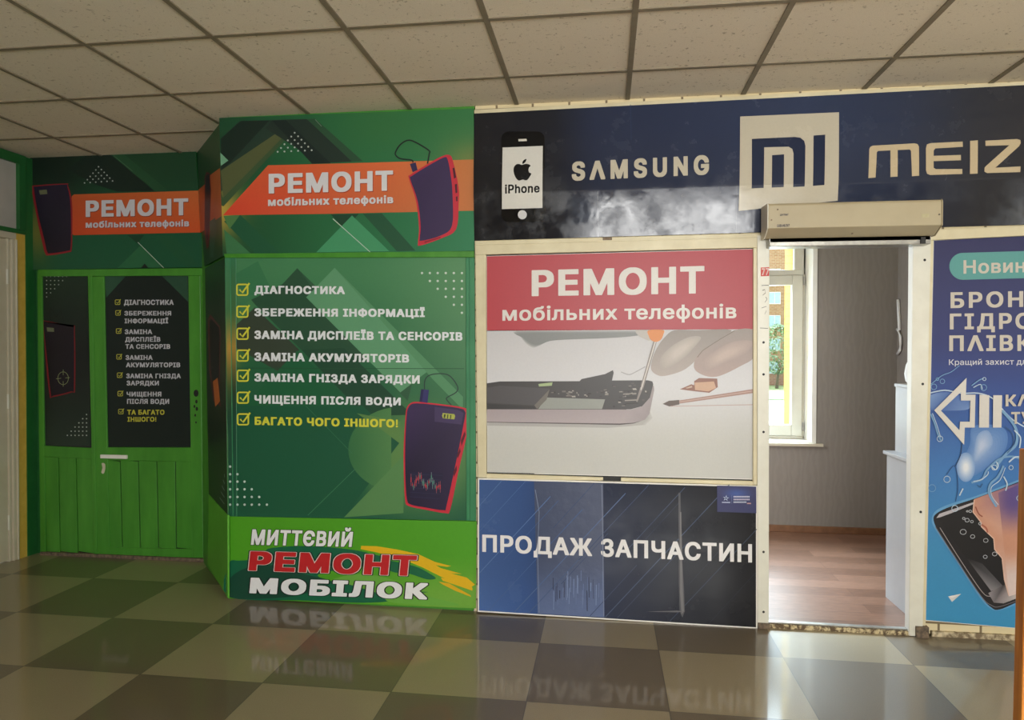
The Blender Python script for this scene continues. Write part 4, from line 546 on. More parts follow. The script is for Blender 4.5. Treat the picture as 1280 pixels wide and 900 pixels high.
    'х18': '3,11 0,-21 5,-4 96,0 7,6 27,40 52,82 21,-37 60,-89 3,-2 97,0 5,4 0,21 -126,179 0,4 120,174 0,21 -2,2 -3,2 -96,0 -7,-6 -47,-70 -24,-43 -69,110 -9,9 -97,0 -5,-4 0,-21 119,-174',
    'х32': '-11,19 0,-37 10,-7 114,0 12,9 65,99 7,-14 56,-85 10,-8 117,-1 9,6 1,38 -121,172 115,169 0,37 -10,7 -114,0 -12,-9 -58,-89 -56,89 -12,9 -115,0 -9,-6 -1,-38 108,-156 5,-11',
    'щ6': '47,383 0,-387 455,-1 0,-108 73,0 0,173 -50,1 0,322 -73,0 0,-322 -130,0 0,322 -2,1 -71,-1 0,-322 -129,0 0,322',
    'ь18': '35,389 0,-399 5,-4 209,1 36,7 19,8 22,15 19,18 10,15 15,39 0,69 -10,29 -14,22 -23,22 -21,12 -23,9 -45,6 -102,0 0,131 -5,4 -87,0|132,70 0,103 74,0 18,-2 23,-9 17,-16 8,-20 -1,-14 -7,-16 -22,-18 -18,-6 -18,-2',
    'ь32': '21,397 0,-415 10,-7 227,1 41,9 16,7 26,18 18,17 10,15 15,39 0,85 -10,29 -14,22 -26,24 -23,13 -23,9 -45,6 -97,0 0,128 -8,6 -107,1|146,81 0,81 69,-2 21,-8 14,-14 7,-18 -7,-16 -14,-13 -28,-9',
    'і18': '35,389 0,-399 5,-4 87,0 5,4 0,399 -5,4 -87,0|23,496 0,-25 3,-14 14,-16 13,-9 15,-3 32,0 14,3 14,9 14,19 2,36 -3,14 -13,16 -14,9 -14,3 -32,0 -15,-3 -13,-9 -11,-12',
    'і32': '21,397 0,-415 10,-7 105,0 10,7 0,415 -10,7 -105,0|9,504 0,-41 3,-14 13,-15 19,-13 15,-3 50,0 14,3 20,13 12,15 3,13 0,42 -3,14 -12,15 -20,13 -14,3 -50,0 -15,-3 -25,-19 -7,-9',
}
ADVANCE = {'!': 196, '7': 453, 'G': 520, 'M': 628, 'N': 523, 'O': 533, 'P': 445, 'S': 447, 'U': 517, 'e': 404, 'h': 410, 'i': 167, 'n': 410, 'o': 415, 'Λ': 480, 'Є': 510, 'І': 300, 'Ї': 300, 'А': 480, 'Б': 449, 'В': 456, 'Г': 401, 'Д': 569, 'Е': 419, 'Ж': 668, 'З': 431, 'И': 523, 'Й': 523, 'К': 467, 'Л': 520, 'М': 628, 'Н': 517, 'О': 533, 'П': 517, 'Р': 445, 'С': 510, 'Т': 449, 'У': 437, 'Ф': 578, 'Ц': 502, 'Ч': 487, 'Ш': 666, 'Щ': 676, 'Я': 449, 'а': 389, 'б': 411, 'в': 392, 'д': 427, 'е': 404, 'з': 343, 'и': 411, 'й': 411, 'л': 400, 'м': 535, 'н': 409, 'о': 415, 'р': 424, 'с': 396, 'т': 325, 'ф': 477, 'х': 379, 'щ': 582, 'ь': 388, 'і': 167, ' ': 188}

_GM, _TX = {}, {}
def glyph(ch, lev):
    if (ch, lev) not in _GM:
        d = GLYPHS[ch + str(lev)] if ch != ' ' else ''; cs = []
        for part in d.split('|') if d else ():
            x = y = 0; c = []
            for st in part.split(' '):
                i, j = st.split(','); x += int(i); y += int(j); c.append(Vector((x / 1000, y / 1000, 0)))
            cs.append(c)
        def turn(c): return sum(p.x * q.y - q.x * p.y for p, q in zip(c, c[1:] + c[:1]))
        def holds(c, p):
            r = False
            for u, w_ in zip(c, c[1:] + c[:1]):
                if (u.y > p.y) != (w_.y > p.y) and p.x < (w_.x - u.x) * (p.y - u.y) / (w_.y - u.y) + u.x: r = not r
            return r
        V, F = [], []
        for c in cs:
            if turn(c) < 0: continue
            grp = [c] + [h for h in cs if turn(h) < 0 and holds(c, h[0])]
            n = len(V); V += [(p.x, p.y) for q in grp for p in q]; F += [tuple(i + n for i in t) for t in tessellate_polygon(grp)]
        _GM[ch, lev] = (V, F)
    return _GM[ch, lev]
def line_of(s, lev, space):
    if (s, lev, space) not in _TX:
        x, V, F = 0, [], []
        for ch in s:
            v, f = glyph(ch, 18 if ch == '!' else lev); n = len(V)
            V += [(p[0] + x, p[1]) for p in v]; F += [tuple(i + n for i in t) for t in f]
            x += ADVANCE[ch] / 1000 + space
        _TX[s, lev, space] = (V, F)
    return _TX[s, lev, space]
LEVELS = (6, 18, 26, 32, 39, 46, 56, 62, 72, 82)
def weight(b): return min(LEVELS, key=lambda l: abs(l - b * 750))
def text(root, pl, lay, s, l, r, col, bold=.03, mat=None, outline=None, shear=0, name='lettering', space=1.0, shadow=None):
    """l, r: (x, baseline y, cap-top y) at the left and right end of the line in the photo"""
    lev = weight(bold); sp = (space - 1) * .35 + lev * .0015
    v, f = line_of(s, lev, sp)
    bot = -lev * .00078; cap = .509 - bot
    x0, x1 = min(q[0] for q in v), max(q[0] for q in v)
    def put(vv, lay, dx=0, dy=0):
        out = []
        for x, y in vv:
            a = (x - x0) / (x1 - x0); t = (y - bot) / (cap - bot)
            px = l[0] + (r[0] - l[0]) * a; yb = l[1] + (r[1] - l[1]) * a; yt = l[2] + (r[2] - l[2]) * a
            out.append(pl.at(px + shear * t + dx, yb + (yt - yb) * t + dy, lay * STEP))
        return out
    if shadow:
        mk('lettering_shadow', put(v, lay - .5, *shadow[:2]), f, mat or INK, root, [rgb(*shadow[2], KP)] * len(v))
    for k, (wd, oc) in enumerate(outline or ()):
        v2, f2 = line_of(s, weight(bold + wd), sp)
        mk('lettering_outline', put(v2, lay - .4 * (k + 1)), f2, mat or INK, root, [rgb(*oc, KP)] * len(v2))
    return mk(name, put(v, lay), f, mat or INK, root, [rgb(*col, KP)] * len(v))
def mid(pl, quad, z=None):
    ps = [pl.at(x, y) for x, y in quad]; c = sum(ps, Vector()) / len(ps); c.z = min(p.z for p in ps) if z is None else z; return c
def sign(name, label, cat, pl, quad, mat, thick=.009, group=None, boardname='board', off=-.0002):
    t = thing(name, label, cat, mid(pl, quad), group)
    MB().slab(pl, quad, off, thick).build(boardname, mat, t)
    return t

# ------------------------------------------------------------------ the setting
CEIL = 2.8085
struct(MB().box(-4.2, 4.5, BACK - .1, 3.80, -.08, 0).box(-4.2, -.72, 3.80, 4.55, -.08, 0).build('floor', M_floor, loc=(0, 0, 0)))
struct(MB().box(-.3, 2.4, 3.80, 6.08, -.08, .008).build('floor', M_lam, loc=(0, 0, 0)))
ceil = struct(MB().box(-4.2, 4.5, BACK - .1, 3.88, CEIL, CEIL + .12).box(-4.2, -.72, 3.88, 4.55, CEIL, CEIL + .12).build('ceiling', M_ceil, loc=(0, 0, 0)))
XC, YC = .1126, 2.8111
g = MB(); gz0 = CEIL - .006
def col_end(x):
    if x > -2.2: return 3.795
    return min(4.43, 3.79 + (-2.2 - x) * (.64 / .565))
for i in range(-6, 8):
    x = XC + .6 * i
    g.box(x - .012, x + .012, BACK + .01, col_end(x) - .005, gz0, CEIL)
for j in range(-10, 3):
    y = YC + .6 * j
    x1 = 4.4 if y < 3.79 else -2.2 - (y - 3.79) * .883
    g.box(-4.04, x1 - .01, y - .012, y + .012, gz0 + .001, CEIL)
struct(g.build('ceiling_grid', M_grid, ceil))
struct(MB().box(-.3, 2.4, 3.88, 6.08, CEIL, CEIL + .12).build('ceiling', M_plaster, loc=(0, 0, 0)))

# shop partition with its doorway
OPL, OPR, OPT = .86, 1.546, 2.012
struct(MB().box(-.72, .83, 3.80, 3.88, 0, CEIL).box(.83, 1.60, 3.80, 3.88, OPT + .04, CEIL).box(1.60, 4.5, 3.80, 3.88, 0, CEIL).build('wall_front', M_brick, loc=(0, 0, -.02)))
# green booth body with its cut-off corner
bth = struct(MB().prism([(-.725, 3.80), (CHA.x + .010, 3.802), (CHB.x + .018, 4.44), (CHB.x + .018, 4.55), (-.725, 4.55)], 0, CEIL).build('wall_booth', M_green, loc=(0, 0, 0)))
struct(MB().box(-4.2, -2.757, 4.45, 4.55, 0, CEIL).build('wall_alcove', M_green_dark, loc=(0, 0, 0)))

# left wall, its white door and the light above it
y_leaf = LEFT.at(13, 450).y; y_fr = LEFT.at(22, 450).y; y_gr = LEFT.at(33, 450).y
z_ft = LEFT.at(8, 289).z
struct(MB().box(-4.2, -4.045, y_fr - .04, 4.55, 0, CEIL).box(-4.2, -4.045, 3.20, y_fr - .04, z_ft - .03, CEIL).box(-4.2, -4.045, BACK, 3.20, 0, CEIL).build('wall_left', M_plaster, loc=(0, 0, 0)))
struct(MB().box(-4.046, -4.024, y_fr - .02, y_gr + .01, 0, z_ft).build('trim_19', M_yellow))
struct(MB().box(-4.06, -4.018, y_gr, 4.447, 0, CEIL - .01).build('trim_1', M_green_dark))
d1 = MB()
for a, b, x in ((y_leaf, y_leaf + .022, -4.035), (y_leaf + .022, y_fr - .012, -4.022), (y_fr - .012, y_fr, -4.012)):
    d1.box(-4.10, x, a, b, 0, z_ft - .045); 
d1.box(-4.10, -4.022, 3.22, y_fr, z_ft - .045, z_ft).box(-4.10, -4.022, 3.22, 3.28, 0, z_ft - .045)
door1 = struct(bevel(d1.build('door_1', M_white_door), .004))
struct(MB().box(-4.09, -4.045, 3.28, y_leaf - .003, .012, z_ft - .048).build('leaf', M_white_door, door1))
h = MB()
for z in (.22, 1.05, 1.9):
    h.tube([(-4.036, y_leaf - .004, z), (-4.036, y_leaf - .004, z + .1)], .007, 10)
struct(h.build('hinge', M_white_metal, door1))
zt0, zt1 = LEFT.at(5, 283).z, LEFT.at(5, 198).z
fr2 = MB(); yr = LEFT.at(22.5, 240).y
fr2.box(-4.06, -4.01, 3.2, y_gr, zt1 - .005, zt1 + .06).box(-4.06, -4.01, 3.2, y_gr, z_ft, zt0).box(-4.06, -4.01, yr, y_gr, zt0, zt1).box(-4.06, -4.01, 3.2, 3.26, zt0, zt1)
win2 = struct(bevel(fr2.build('window_2', M_green_dark), .004))
struct(MB().box(-4.05, -4.035, 3.26, yr, zt0, zt1).build('pane', M_frost, win2))

# corridor behind the photographer
struct(MB().box(-4.2, -.45, BACK - .1, BACK, 0, CEIL).box(2.3, 4.5, BACK - .1, BACK, 0, CEIL).box(-.45, 2.3, BACK - .1, BACK, 0, .85).box(-.45, 2.3, BACK - .1, BACK, 2.6, CEIL).build('wall_back', M_dim, loc=(0, 0, 0)))
fr = MB()
for x in (-.42, .45, 1.36, 2.22): fr.box(x, x + .06, BACK - .06, BACK, .85, 2.6)
fr.box(-.42, 2.28, BACK - .06, BACK, .85, .92).box(-.42, 2.28, BACK - .06, BACK, 2.54, 2.6)
fr.box(-.42, 2.28, BACK - .06, BACK, 1.94, 2.0)
struct(fr.build('window_3', M_pvc))
struct(MB().box(4.4, 4.5, BACK, -.7, 0, CEIL).box(4.4, 4.5, 1.3, 3.8, 0, CEIL).box(4.4, 4.5, -.7, 1.3, 0, .9).box(4.4, 4.5, -.7, 1.3, 2.5, CEIL).build('wall_right', M_dim, loc=(0, 0, 0)))
struct(MB().box(-4.04, -1.5, -.35, -.2, 0, CEIL).build('wall_light_blocker', M_dim, loc=(0, 0, 0)))  # unseen partition, added to keep the window light off the alcove

# office behind the doorway
XR = 2.27; WX0, WX1, WZ0, WZ1 = .35, 1.645, .72, 2.58
struct(MB().box(-.3, WX0, 5.80, 6.10, 0, CEIL).box(WX1, 2.4, 5.80, 6.10, 0, CEIL).box(WX0, WX1, 5.80, 6.10, 0, WZ0).box(WX0, WX1, 5.80, 6.10, WZ1, CEIL).build('wall_office_back', M_paper, loc=(0, 0, 0)))
struct(MB().box(XR, XR + .12, 3.88, 5.80, 0, CEIL).build('wall_office_right', M_paper, loc=(0, 0, 0)))
struct(MB().box(-.3, -.2, 3.88, 5.80, 0, CEIL).build('wall_office_left', M_paper, loc=(0, 0, 0)))
struct(MB().box(-.3, .40, 6.10, 6.34, -3, 6).box(1.553, 5, 6.10, 6.34, -3, 6).box(.40, 1.553, 6.10, 6.34, -3, .74).box(.40, 1.553, 6.10, 6.34, 2.55, 6).build('wall_outside', M_yext, loc=(0, 0, 0)))
lin_ = MB().box(WX1 - .012, WX1 + .0, 5.80, 6.0, WZ0, WZ1).box(WX0, WX1, 5.795, 6.0, WZ0 - .0, WZ0 + .012).box(WX1 - .012, WX1 + .022, 5.792, 5.80, WZ0 - .0, WZ1)
struct(lin_.build('trim_2', M_pvc))
wf = MB(); SX = 1.53
wf.box(WX0, WX1 - .012, 6.0, 6.06, WZ0 + .012, WZ0 + .035).box(WX0, WX1 - .012, 6.0, 6.06, 2.085, 2.13).box(WX0, WX1 - .012, 6.0, 6.06, 2.50, WZ1)
wf.box(WX0, WX0 + .06, 6.0, 6.06, WZ0, WZ1).box(1.615, WX1 - .012, 6.0, 6.06, WZ0, WZ1).box(1.545, 1.633, 6.0, 6.06, 2.13, 2.5)
win1 = struct(bevel(wf.build('window_1', M_sash), .004))
for k, (xa, xb) in enumerate(((.41, .98), (.985, 1.612))):
    s = MB(); za, zb = WZ0 + .037, 2.083
    s.box(xa, xa + .085, 5.985, 6.05, za, zb).box(xb - .085, xb, 5.985, 6.05, za, zb).box(xa + .085, xb - .085, 5.985, 6.05, za, za + .09).box(xa + .085, xb - .085, 5.985, 6.05, zb - .08, zb)
    sash = struct(bevel(s.build('sash', M_sash, win1), .006)); struct(MB().box(xa + .085, xb - .085, 6.015, 6.02, za + .09, zb - .08).build('pane', M_glass, sash))
struct(MB().box(.41, 1.545, 6.02, 6.025, 2.13, 2.5).build('pane', M_glass, win1))
hg = MB()
for z in (.80, 2.0): hg.tube([(1.618, 5.98, z), (1.618, 5.98, z + .07)], .009, 10)
struct(hg.build('hinge', M_steel, win1))
struct(MB().box(.3, 1.715, 5.765, 5.80, .70, .722).build('window_sill', M_plaster))
struct(bevel(MB().box(-.2, XR, 5.782, 5.80, .008, .062).build('baseboard_back', M_brown), .004))
struct(bevel(MB().box(XR - .016, XR, 4.36, 5.78, .008, .062).build('baseboard_right', M_brown), .004))

# shop front framework
def bar(name, quad, off=.014, thick=.026, mat=None, pl=FRONT, bv=.003):
    return struct(bevel(MB().slab(pl, quad, off, thick).build(name, mat or M_cream), bv))
beam = bar('trim_3', [(593.5, 301), (951, 291.2), (951, 309.5), (593.5, 318.5)])
struct(MB().slab(FRONT, [(594, 303), (950, 293.3), (950, 296.5), (594, 306.3)], .020, .01).build('rib', M_cream, beam))
struct(MB().slab(FRONT, [(753.5, 296.6), (765, 296.3), (765, 300), (753.5, 300.3)], .0215, .004).build('joint', M_rust, beam))
bar('trim_4', [(594, 318.4), (607.5, 318), (608, 597), (597, 596.6)])
bar('trim_5', [(941.6, 309.8), (947, 309.6), (947, 606.5), (941.3, 606)])
pl_ = bar('trim_6', [(946.5, 294), (962, 294), (961, 786.5), (946.8, 785.5)], .022, .05, M_white_metal)
s_ = MB()
for py in (428, 468, 540, 690, 765): s_.slab(FRONT, disc(954.5, py, 1.6, 8), .0235, .003)
struct(s_.build('screw', M_black, pl_))
pr_ = bar('trim_7', [(1141.5, 300), (1164, 299), (1153.5, 796), (1136.5, 795)], .022, .04, M_white_metal)
s_ = MB()
for px, py in ((1156, 325), (1153.5, 480), (1151, 640)): s_.slab(FRONT, disc(px, py, 1.7, 8), .0235, .003)
struct(s_.build('screw', M_black, pr_))
struct(MB().slab(FRONT, [(1140.5, 304), (1142.6, 304), (1138.0, 794), (1135.6, 794)], .016, .045).build('guide_rail', M_pvc, pr_))
bar('trim_8', [(1160, 287), (1345, 279.5), (1345, 291.5), (1160, 300.5)], .018)
bar('trim_9', [(1163.2, 300), (1167.2, 300), (1157, 797), (1153.0, 797)], .012, .024)
bar('trim_10', [(608, 592), (754, 596.7), (754, 600.7), (608, 598.8)], .010, .02)
bar('trim_11', [(776, 597.2), (942, 601.5), (942, 606.5), (776, 601.6)], .010, .02)
bar('trim_12', [(592.5, 137.2), (1345, 98.5), (1345, 103.2), (592.5, 142.6)], .004, .014)
struct(MB().slab(FRONT, [(604, 317.5), (946, 308.5), (945, 603), (605, 599)], -.004, .006).build('trim_13', M_black))
hd = struct(bevel(MB().box(.83, 1.60, 3.70, 3.80, OPT - .022, OPT + .03).build('trim_14', M_steel), .003))
struct(MB().box(1.55, 1.572, 3.69, 3.78, OPT - .02, OPT + .012).build('end_cap', M_black, hd))
struct(MB().box(.84, 1.62, 3.775, 3.83, 0, .022).build('trim_15', M_chip))
struct(bevel(MB().box(.85, 1.56, 3.785, 3.815, .022, .03).build('trim_16', M_steel), .002))
struct(MB().box(1.575, 1.635, 3.755, 3.80, 0, .055).build('trim_17', M_rust))
struct(MB().box(.80, .86, 3.762, 3.80, 0, .03).build('trim_18', M_rust))

struct(MB().box(1.66, 4.3, 3.782, 3.80, 0, .026).build('trim_20', paint('dirty_plaster', rgb(120, 104, 80), rgb(212, 198, 164), .8, 30, .8, 50, a=.38, b=.6)))
# booth frame strips
bt = lambda n, q, o=.006, th=.016, m=None, pl=FRONT: struct(bevel(MB().slab(pl, q, o, th).build(n, m or M_teal, bth), .002))
bt('frame_strip', [(279.5, 317.2), (592.5, 313.8), (592.5, 321.5), (281, 322.2)], .012, .02, M_green)
bt('frame_strip', [(281, 322.2), (287.6, 322.2), (291, 645.5), (285, 645.4)])
bt('frame_strip', [(287.6, 322.2), (295, 322.2), (296, 646), (291, 645.5)], .003)
bt('frame_strip', [(582, 321.8), (586.5, 321.8), (587.5, 651), (583, 650.8)], .003)
bt('frame_strip', [(586.5, 321.8), (593, 321.6), (595, 651.5), (587.5, 651)])

# ---- alcove: green door with side light
d2 = MB()
d2.slab(ALC, [(47, 337), (259, 335), (259, 344.5), (47, 345.5)], .012, .03)
d2.slab(ALC, [(46, 338), (52, 338), (57, 691), (50, 691)], .0112, .03)
d2.slab(ALC, [(109.2, 338), (115, 338), (121.5, 694), (117, 694)], .0112, .03)
d2.slab(ALC, [(250.5, 337), (259.5, 337), (262, 700), (254, 700)], .0112, .03)
d2.slab(ALC, [(52, 557), (116, 560), (117, 574), (53, 571)], .0104, .03)
door2 = struct(bevel(d2.build('door_2', M_green), .004))
struct(MB().slab(ALC, [(50, 338), (113, 338), (115, 560), (54, 558)], -.006, .012).build('side_light_panel', M_dark, door2))
lf = MB()
lf.slab(ALC, [(115.2, 345.5), (130, 345.2), (137, 693), (121.8, 693)], .006, .024)
lf.slab(ALC, [(235, 344.5), (250.3, 344.3), (254, 697.5), (240, 697.5)], .006, .024)
lf.slab(ALC, [(129, 341), (236, 341), (236, 344.6), (129, 345.4)], .0052, .024)
lf.slab(ALC, [(133, 559), (240, 559.5), (241, 577.5), (134, 575.5)], .0052, .024)
lf.slab(ALC, [(136, 684), (242, 686.5), (242, 697.5), (136, 694.5)], .0052, .024)
leaf = struct(bevel(lf.build('door_leaf', M_green, door2), .004))
b_ = MB(); xs = [(132.5, 136), (150, 152.8), (172.7, 175.2), (195.8, 198), (219, 220.3), (243, 243)]
for (a, b), (c, d) in zip(xs, xs[1:]): b_.slab(ALC, [(a + .6, 575), (c - .6, 577), (d - .6, 687), (b + .6, 684.5)], .0, .016)
struct(bevel(b_.build('plank_panel', M_green, leaf), .003))
struct(MB().slab(ALC, [(132, 574), (243, 574), (243, 688), (134, 688)], -.010, .008).build('plank_gap', M_black, leaf))
b_ = MB(); xs = [(55, 58), (73, 75.2), (95, 97.4), (118, 118.8)]
for (a, b), (c, d) in zip(xs, xs[1:]): b_.slab(ALC, [(a + .6, 570.5), (c - .6, 572), (d - .6, 692), (b + .6, 689)], .003, .018)
struct(bevel(b_.build('side_plank_panel', M_green, door2), .003))
struct(MB().slab(ALC, [(53, 571), (119, 573), (120, 692), (56, 690)], -.010, .008).build('plank_gap', M_black, door2))
bl = bevel(MB().slab(ALC, [(125, 568.3), (158.4, 569), (158.4, 573.8), (125, 573)], .020, .014).build('bolt', M_pvc, leaf), .003); struct(bl); bl['label'] = 'short white bolt across the door rail'
struct(MB().slab(ALC, curve([(127, 579), (131, 580), (131.5, 586), (129.5, 592), (126.5, 590.5), (128, 585)], 3), .0075, .002).build('paint_chip', M_white_door, leaf))
lk = MB().slab(ALC, disc(245, 491.5, 3, 10, 4.5), .0085, .003)
for px, py, r in ((245.5, 502, 1.5), (243, 508, 1.2), (246, 511, 1.6), (244, 519, 1.1), (245, 528, .9)): lk.slab(ALC, disc(px, py, r, 7, r * 1.7), .0075, .001)
struct(lk.build('lock', M_black, leaf))
struct(MB().slab(ALC, [(50, 690), (262, 699), (262, 703), (50, 694)], .022, .03).build('door_sill', M_rust, door2))

# ------------------------------------------------------------------ the long dark fascia above the shop front
FQ = [(593, 142), (1345, 101), (1345, 279), (593, 300.8)]
t = thing('fascia_sign', 'long dark navy glossy fascia of brand names above the shop front and roller shutter', 'sign', mid(FRONT, FQ))
v, f = [], []; NX, NZ = 12, 40
tl, tr, brr, bll = [FRONT.at(x, y) for x, y in FQ]
for j in range(NZ + 1):
    s = j / NZ; a = tl.lerp(bll, s); b = tr.lerp(brr, s)
    for i in range(NX + 1):
        p = a.lerp(b, i / NX); v.append((p.x, 3.79 - belly(p.z) + .0004, p.z))
nf = len(v); v += [(p[0], 3.797, p[2]) for p in v]
for j in range(NZ):
    for i in range(NX):
        k = j * (NX + 1) + i; f.append((k, k + NX + 1, k + NX + 2, k + 1)); f.append(tuple(q + nf for q in (k, k + 1, k + NX + 2, k + NX + 1)))
ring = list(range(NX + 1)) + [j * (NX + 1) + NX for j in range(1, NZ + 1)] + [NZ * (NX + 1) + i for i in range(NX - 1, -1, -1)] + [j * (NX + 1) for j in range(NZ - 1, 0, -1)]
for a, b in zip(ring, ring[1:] + ring[:1]): f.append((a, b, b + nf, a + nf))
mk('board', v, f, M_black, t)
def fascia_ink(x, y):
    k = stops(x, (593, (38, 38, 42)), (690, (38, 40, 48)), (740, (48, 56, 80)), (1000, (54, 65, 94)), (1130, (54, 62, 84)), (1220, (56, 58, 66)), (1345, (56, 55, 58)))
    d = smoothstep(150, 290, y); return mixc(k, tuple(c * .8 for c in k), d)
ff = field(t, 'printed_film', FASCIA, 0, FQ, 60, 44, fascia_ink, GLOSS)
for p in ff.data.polygons: p.use_smooth = True
K = cr(580, 110, 2.813); CREAM = (206, 198, 178)
art(t, 'phone_icon', FASCIA, 2, [(rrect(627, 165, 681, 278, 9), (20, 20, 22)), (K((192, 182), (221, 181), (222, 189), (193, 190)), (226, 222, 210)), (K((137, 212), (278, 206), (277, 424), (135, 428)), (226, 224, 216)), (disc(653.3, 269, 5.6, 20), (222, 222, 222))], GLOSS)
Q = cr(620, 160, 6.925)
art(t, 'apple_emblem', FASCIA, 4, [(curve(Q((226, 328), (205, 320), (182, 322), (163, 342), (156, 372), (163, 412), (180, 446), (200, 463), (218, 461), (236, 455), (255, 461), (272, 460), (290, 440), (309, 405), (292, 394), (285, 372), (290, 350), (303, 335), (285, 322), (262, 319), (243, 323)), 4), (24, 24, 26)), (curve(Q((232, 318), (234, 300), (246, 284), (266, 276), (262, 296), (248, 312)), 4), (24, 24, 26))], GLOSS)
text(t, FASCIA, 4, 'iPhone', (632, 243.2, 232.2), (675, 241.7, 231), (24, 24, 26), .03, GLOSS)
text(t, FASCIA, 2, 'S\u039bMSUNG', (715, 227.3, 203.6), (885.5, 219.5, 195), CREAM, .052, GLOSS, space=1.35, name='brand_lettering')
M_ = cr(900, 100, 2.813)
art(t, 'square_emblem', FASCIA, 6, [(M_((70, 130), (417, 115), (410, 427), (64, 462)), (204, 196, 176)),
    (M_((110, 210), (260, 203), (280, 206), (293, 217), (297, 235), (293, 378), (253, 380), (255, 262), (251, 246), (238, 238), (153, 240), (150, 383), (108, 385)), (40, 49, 74)),
    (M_((180, 268), (222, 265), (220, 380), (178, 382)), (40, 49, 74)), (M_((326, 198), (367, 195), (362, 373), (322, 376)), (40, 49, 74))], GLOSS)
Z = cr(1000, 100, 4.5); GOLD = (206, 188, 154)
art(t, 'brand_lettering', FASCIA, 2, [(Z((375, 558), (382, 395), (388, 382), (402, 375), (635, 362), (652, 366), (660, 380), (658, 545), (618, 548), (615, 405), (608, 397), (541, 400), (538, 550), (498, 552), (500, 402), (432, 405), (424, 412), (415, 555)), GOLD),
    (Z((905, 352), (725, 361), (705, 368), (699, 390), (697, 515), (703, 534), (720, 541), (900, 535), (900, 507), (752, 508), (740, 500), (740, 463), (893, 458), (893, 428), (741, 433), (742, 402), (752, 391), (905, 382)), GOLD),
    (Z((947, 348), (990, 345), (985, 533), (942, 535)), GOLD), (Z((1032, 347), (1210, 338), (1228, 344), (1229, 362), (1220, 378), (1085, 500), (1225, 493), (1223, 525), (1038, 530), (1023, 522), (1024, 500), (1035, 488), (1165, 373), (1032, 377)), GOLD)], GLOSS)
strokes(t, 'film_seams', FASCIA, 1, [([(747, 240), (748, 297)], .9, (96, 102, 112), False), ([(920, 232), (920, 290)], .9, (60, 68, 86), False), ([(788, 130), (789, 176)], .8, (58, 70, 100), False)], GLOSS)

for o in list(t.children):
    if o.name.split('.')[0] != 'board': sag(o)

# ------------------------------------------------------------------ red repair poster
RQ = [(608.3, 320), (944, 311), (941, 599.5), (609, 591)]
t = sign('poster', 'white repair poster with a red heading band and a picture of an opened phone', 'poster', FRONT, RQ, M_pvc, .006, off=.0005)
WHT = (230, 226, 220)
K5 = cr(600, 400, 5.625); K6 = cr(760, 400, 5.625); KK = cr(580, 400, 2.251)
def pap(x, y): return mixc(mixc((206, 205, 208), (222, 222, 226), (y - 410) / 70), (208, 208, 203), smoothstep(480, 560, y))
field(t, 'printed_picture', FRONT, 4, [(608.8, 413), (943, 411.5), (940.6, 598.6), (609.4, 590.4)], 16, 24, pap)
art(t, 'red_band', FRONT, 4, [([(608.6, 320.4), (943.8, 311.4), (943, 411.5), (608.8, 413.6)], [(190, 66, 76), (180, 58, 70), (176, 52, 64), (190, 60, 70)])])  # right end inked darker, weaker light there painted into the red
text(t, FRONT, 6, 'РЕМОНТ', (664.6, 370.3, 337.8), (880.5, 366.8, 332.4), WHT, .042, name='heading_lettering')
text(t, FRONT, 6, 'мобільних телефонів', (628, 401, 383.2), (920.5, 397.8, 380), WHT, .026)
tool = curve(K5((255, 82), (700, 80), (1098, 80), (1085, 104), (900, 124), (640, 136), (490, 146), (420, 172), (372, 184), (325, 162), (285, 122)), 3)
def shift(P, dx, dy, g): return [(x + dx, min(max(y + dy + (y - 424) * g, 413.9), 470)) for x, y in P]
art(t, 'blurred_tool', FRONT, 5, [(shift(tool, 0, 0, .22), (196, 196, 198)), (shift(tool, .6, 0, .14), (182, 183, 184)), (shift(tool, 1.2, 0, .06), (166, 168, 168)), (shift(tool, 2, 0, -.04), (150, 153, 153)), (shift(tool, 3.4, 0, -.2), (138, 141, 141))])
art(t, 'soft_shadow', FRONT, 5, soft(K5((40, 742), (900, 758), (1150, 738), (1200, 690), (1180, 640), (40, 640)), (186, 184, 182), (208, 207, 205), 5, 1.03, .97))
art(t, 'opened_phone', FRONT, 6, [
    (K5((48, 720), (980, 738), (1080, 728), (1150, 704), (1170, 660), (900, 600), (48, 600)), (92, 84, 84)),
    (K5((48, 628), (1060, 630), (1130, 610), (1180, 540), (1205, 470), (1222, 460), (1225, 490), (1192, 660), (1160, 702), (1080, 722), (980, 728), (48, 716)), [(176, 164, 168)] * 3 + [(166, 156, 158)] * 6 + [(186, 174, 178)] * 3),
    (K5((48, 445), (140, 432), (700, 430), (715, 415), (880, 380), (935, 352), (940, 372), (928, 425), (1180, 424), (1212, 432), (1218, 452), (1195, 545), (1140, 606), (1060, 628), (48, 628)), (70, 67, 68)),
    (K5((470, 545), (880, 558), (858, 626), (408, 626)), (158, 162, 156)),
    (K5((48, 476), (140, 462), (490, 482), (382, 600), (48, 582)), (84, 81, 84)), (K5((382, 600), (490, 486), (468, 560), (402, 626)), (120, 114, 108)),
    (K5((48, 590), (380, 606), (395, 626), (48, 626)), (58, 56, 58)),
    (K5((410, 450), (510, 438), (505, 462), (415, 468)), (176, 196, 146))])
rng = random.Random(5); bits = []
for k in range(70):
    if k < 34: x, y = rng.uniform(490, 900), rng.uniform(488, 535)
    else: x, y = rng.uniform(930, 1170), rng.uniform(440, 612)
    if x > 1100 and y > 560: continue
    a, b = rng.uniform(6, 26), rng.uniform(4, 11); c = rng.choice([(150, 145, 138), (46, 42, 42), (120, 114, 108), (182, 176, 168), (88, 82, 80), (60, 54, 52)])
    bits.append((K5((x, y), (x + a, y - 2), (x + a + 3, y + b), (x + 2, y + b)), c))
art(t, 'circuit_board', FRONT, 8, bits)
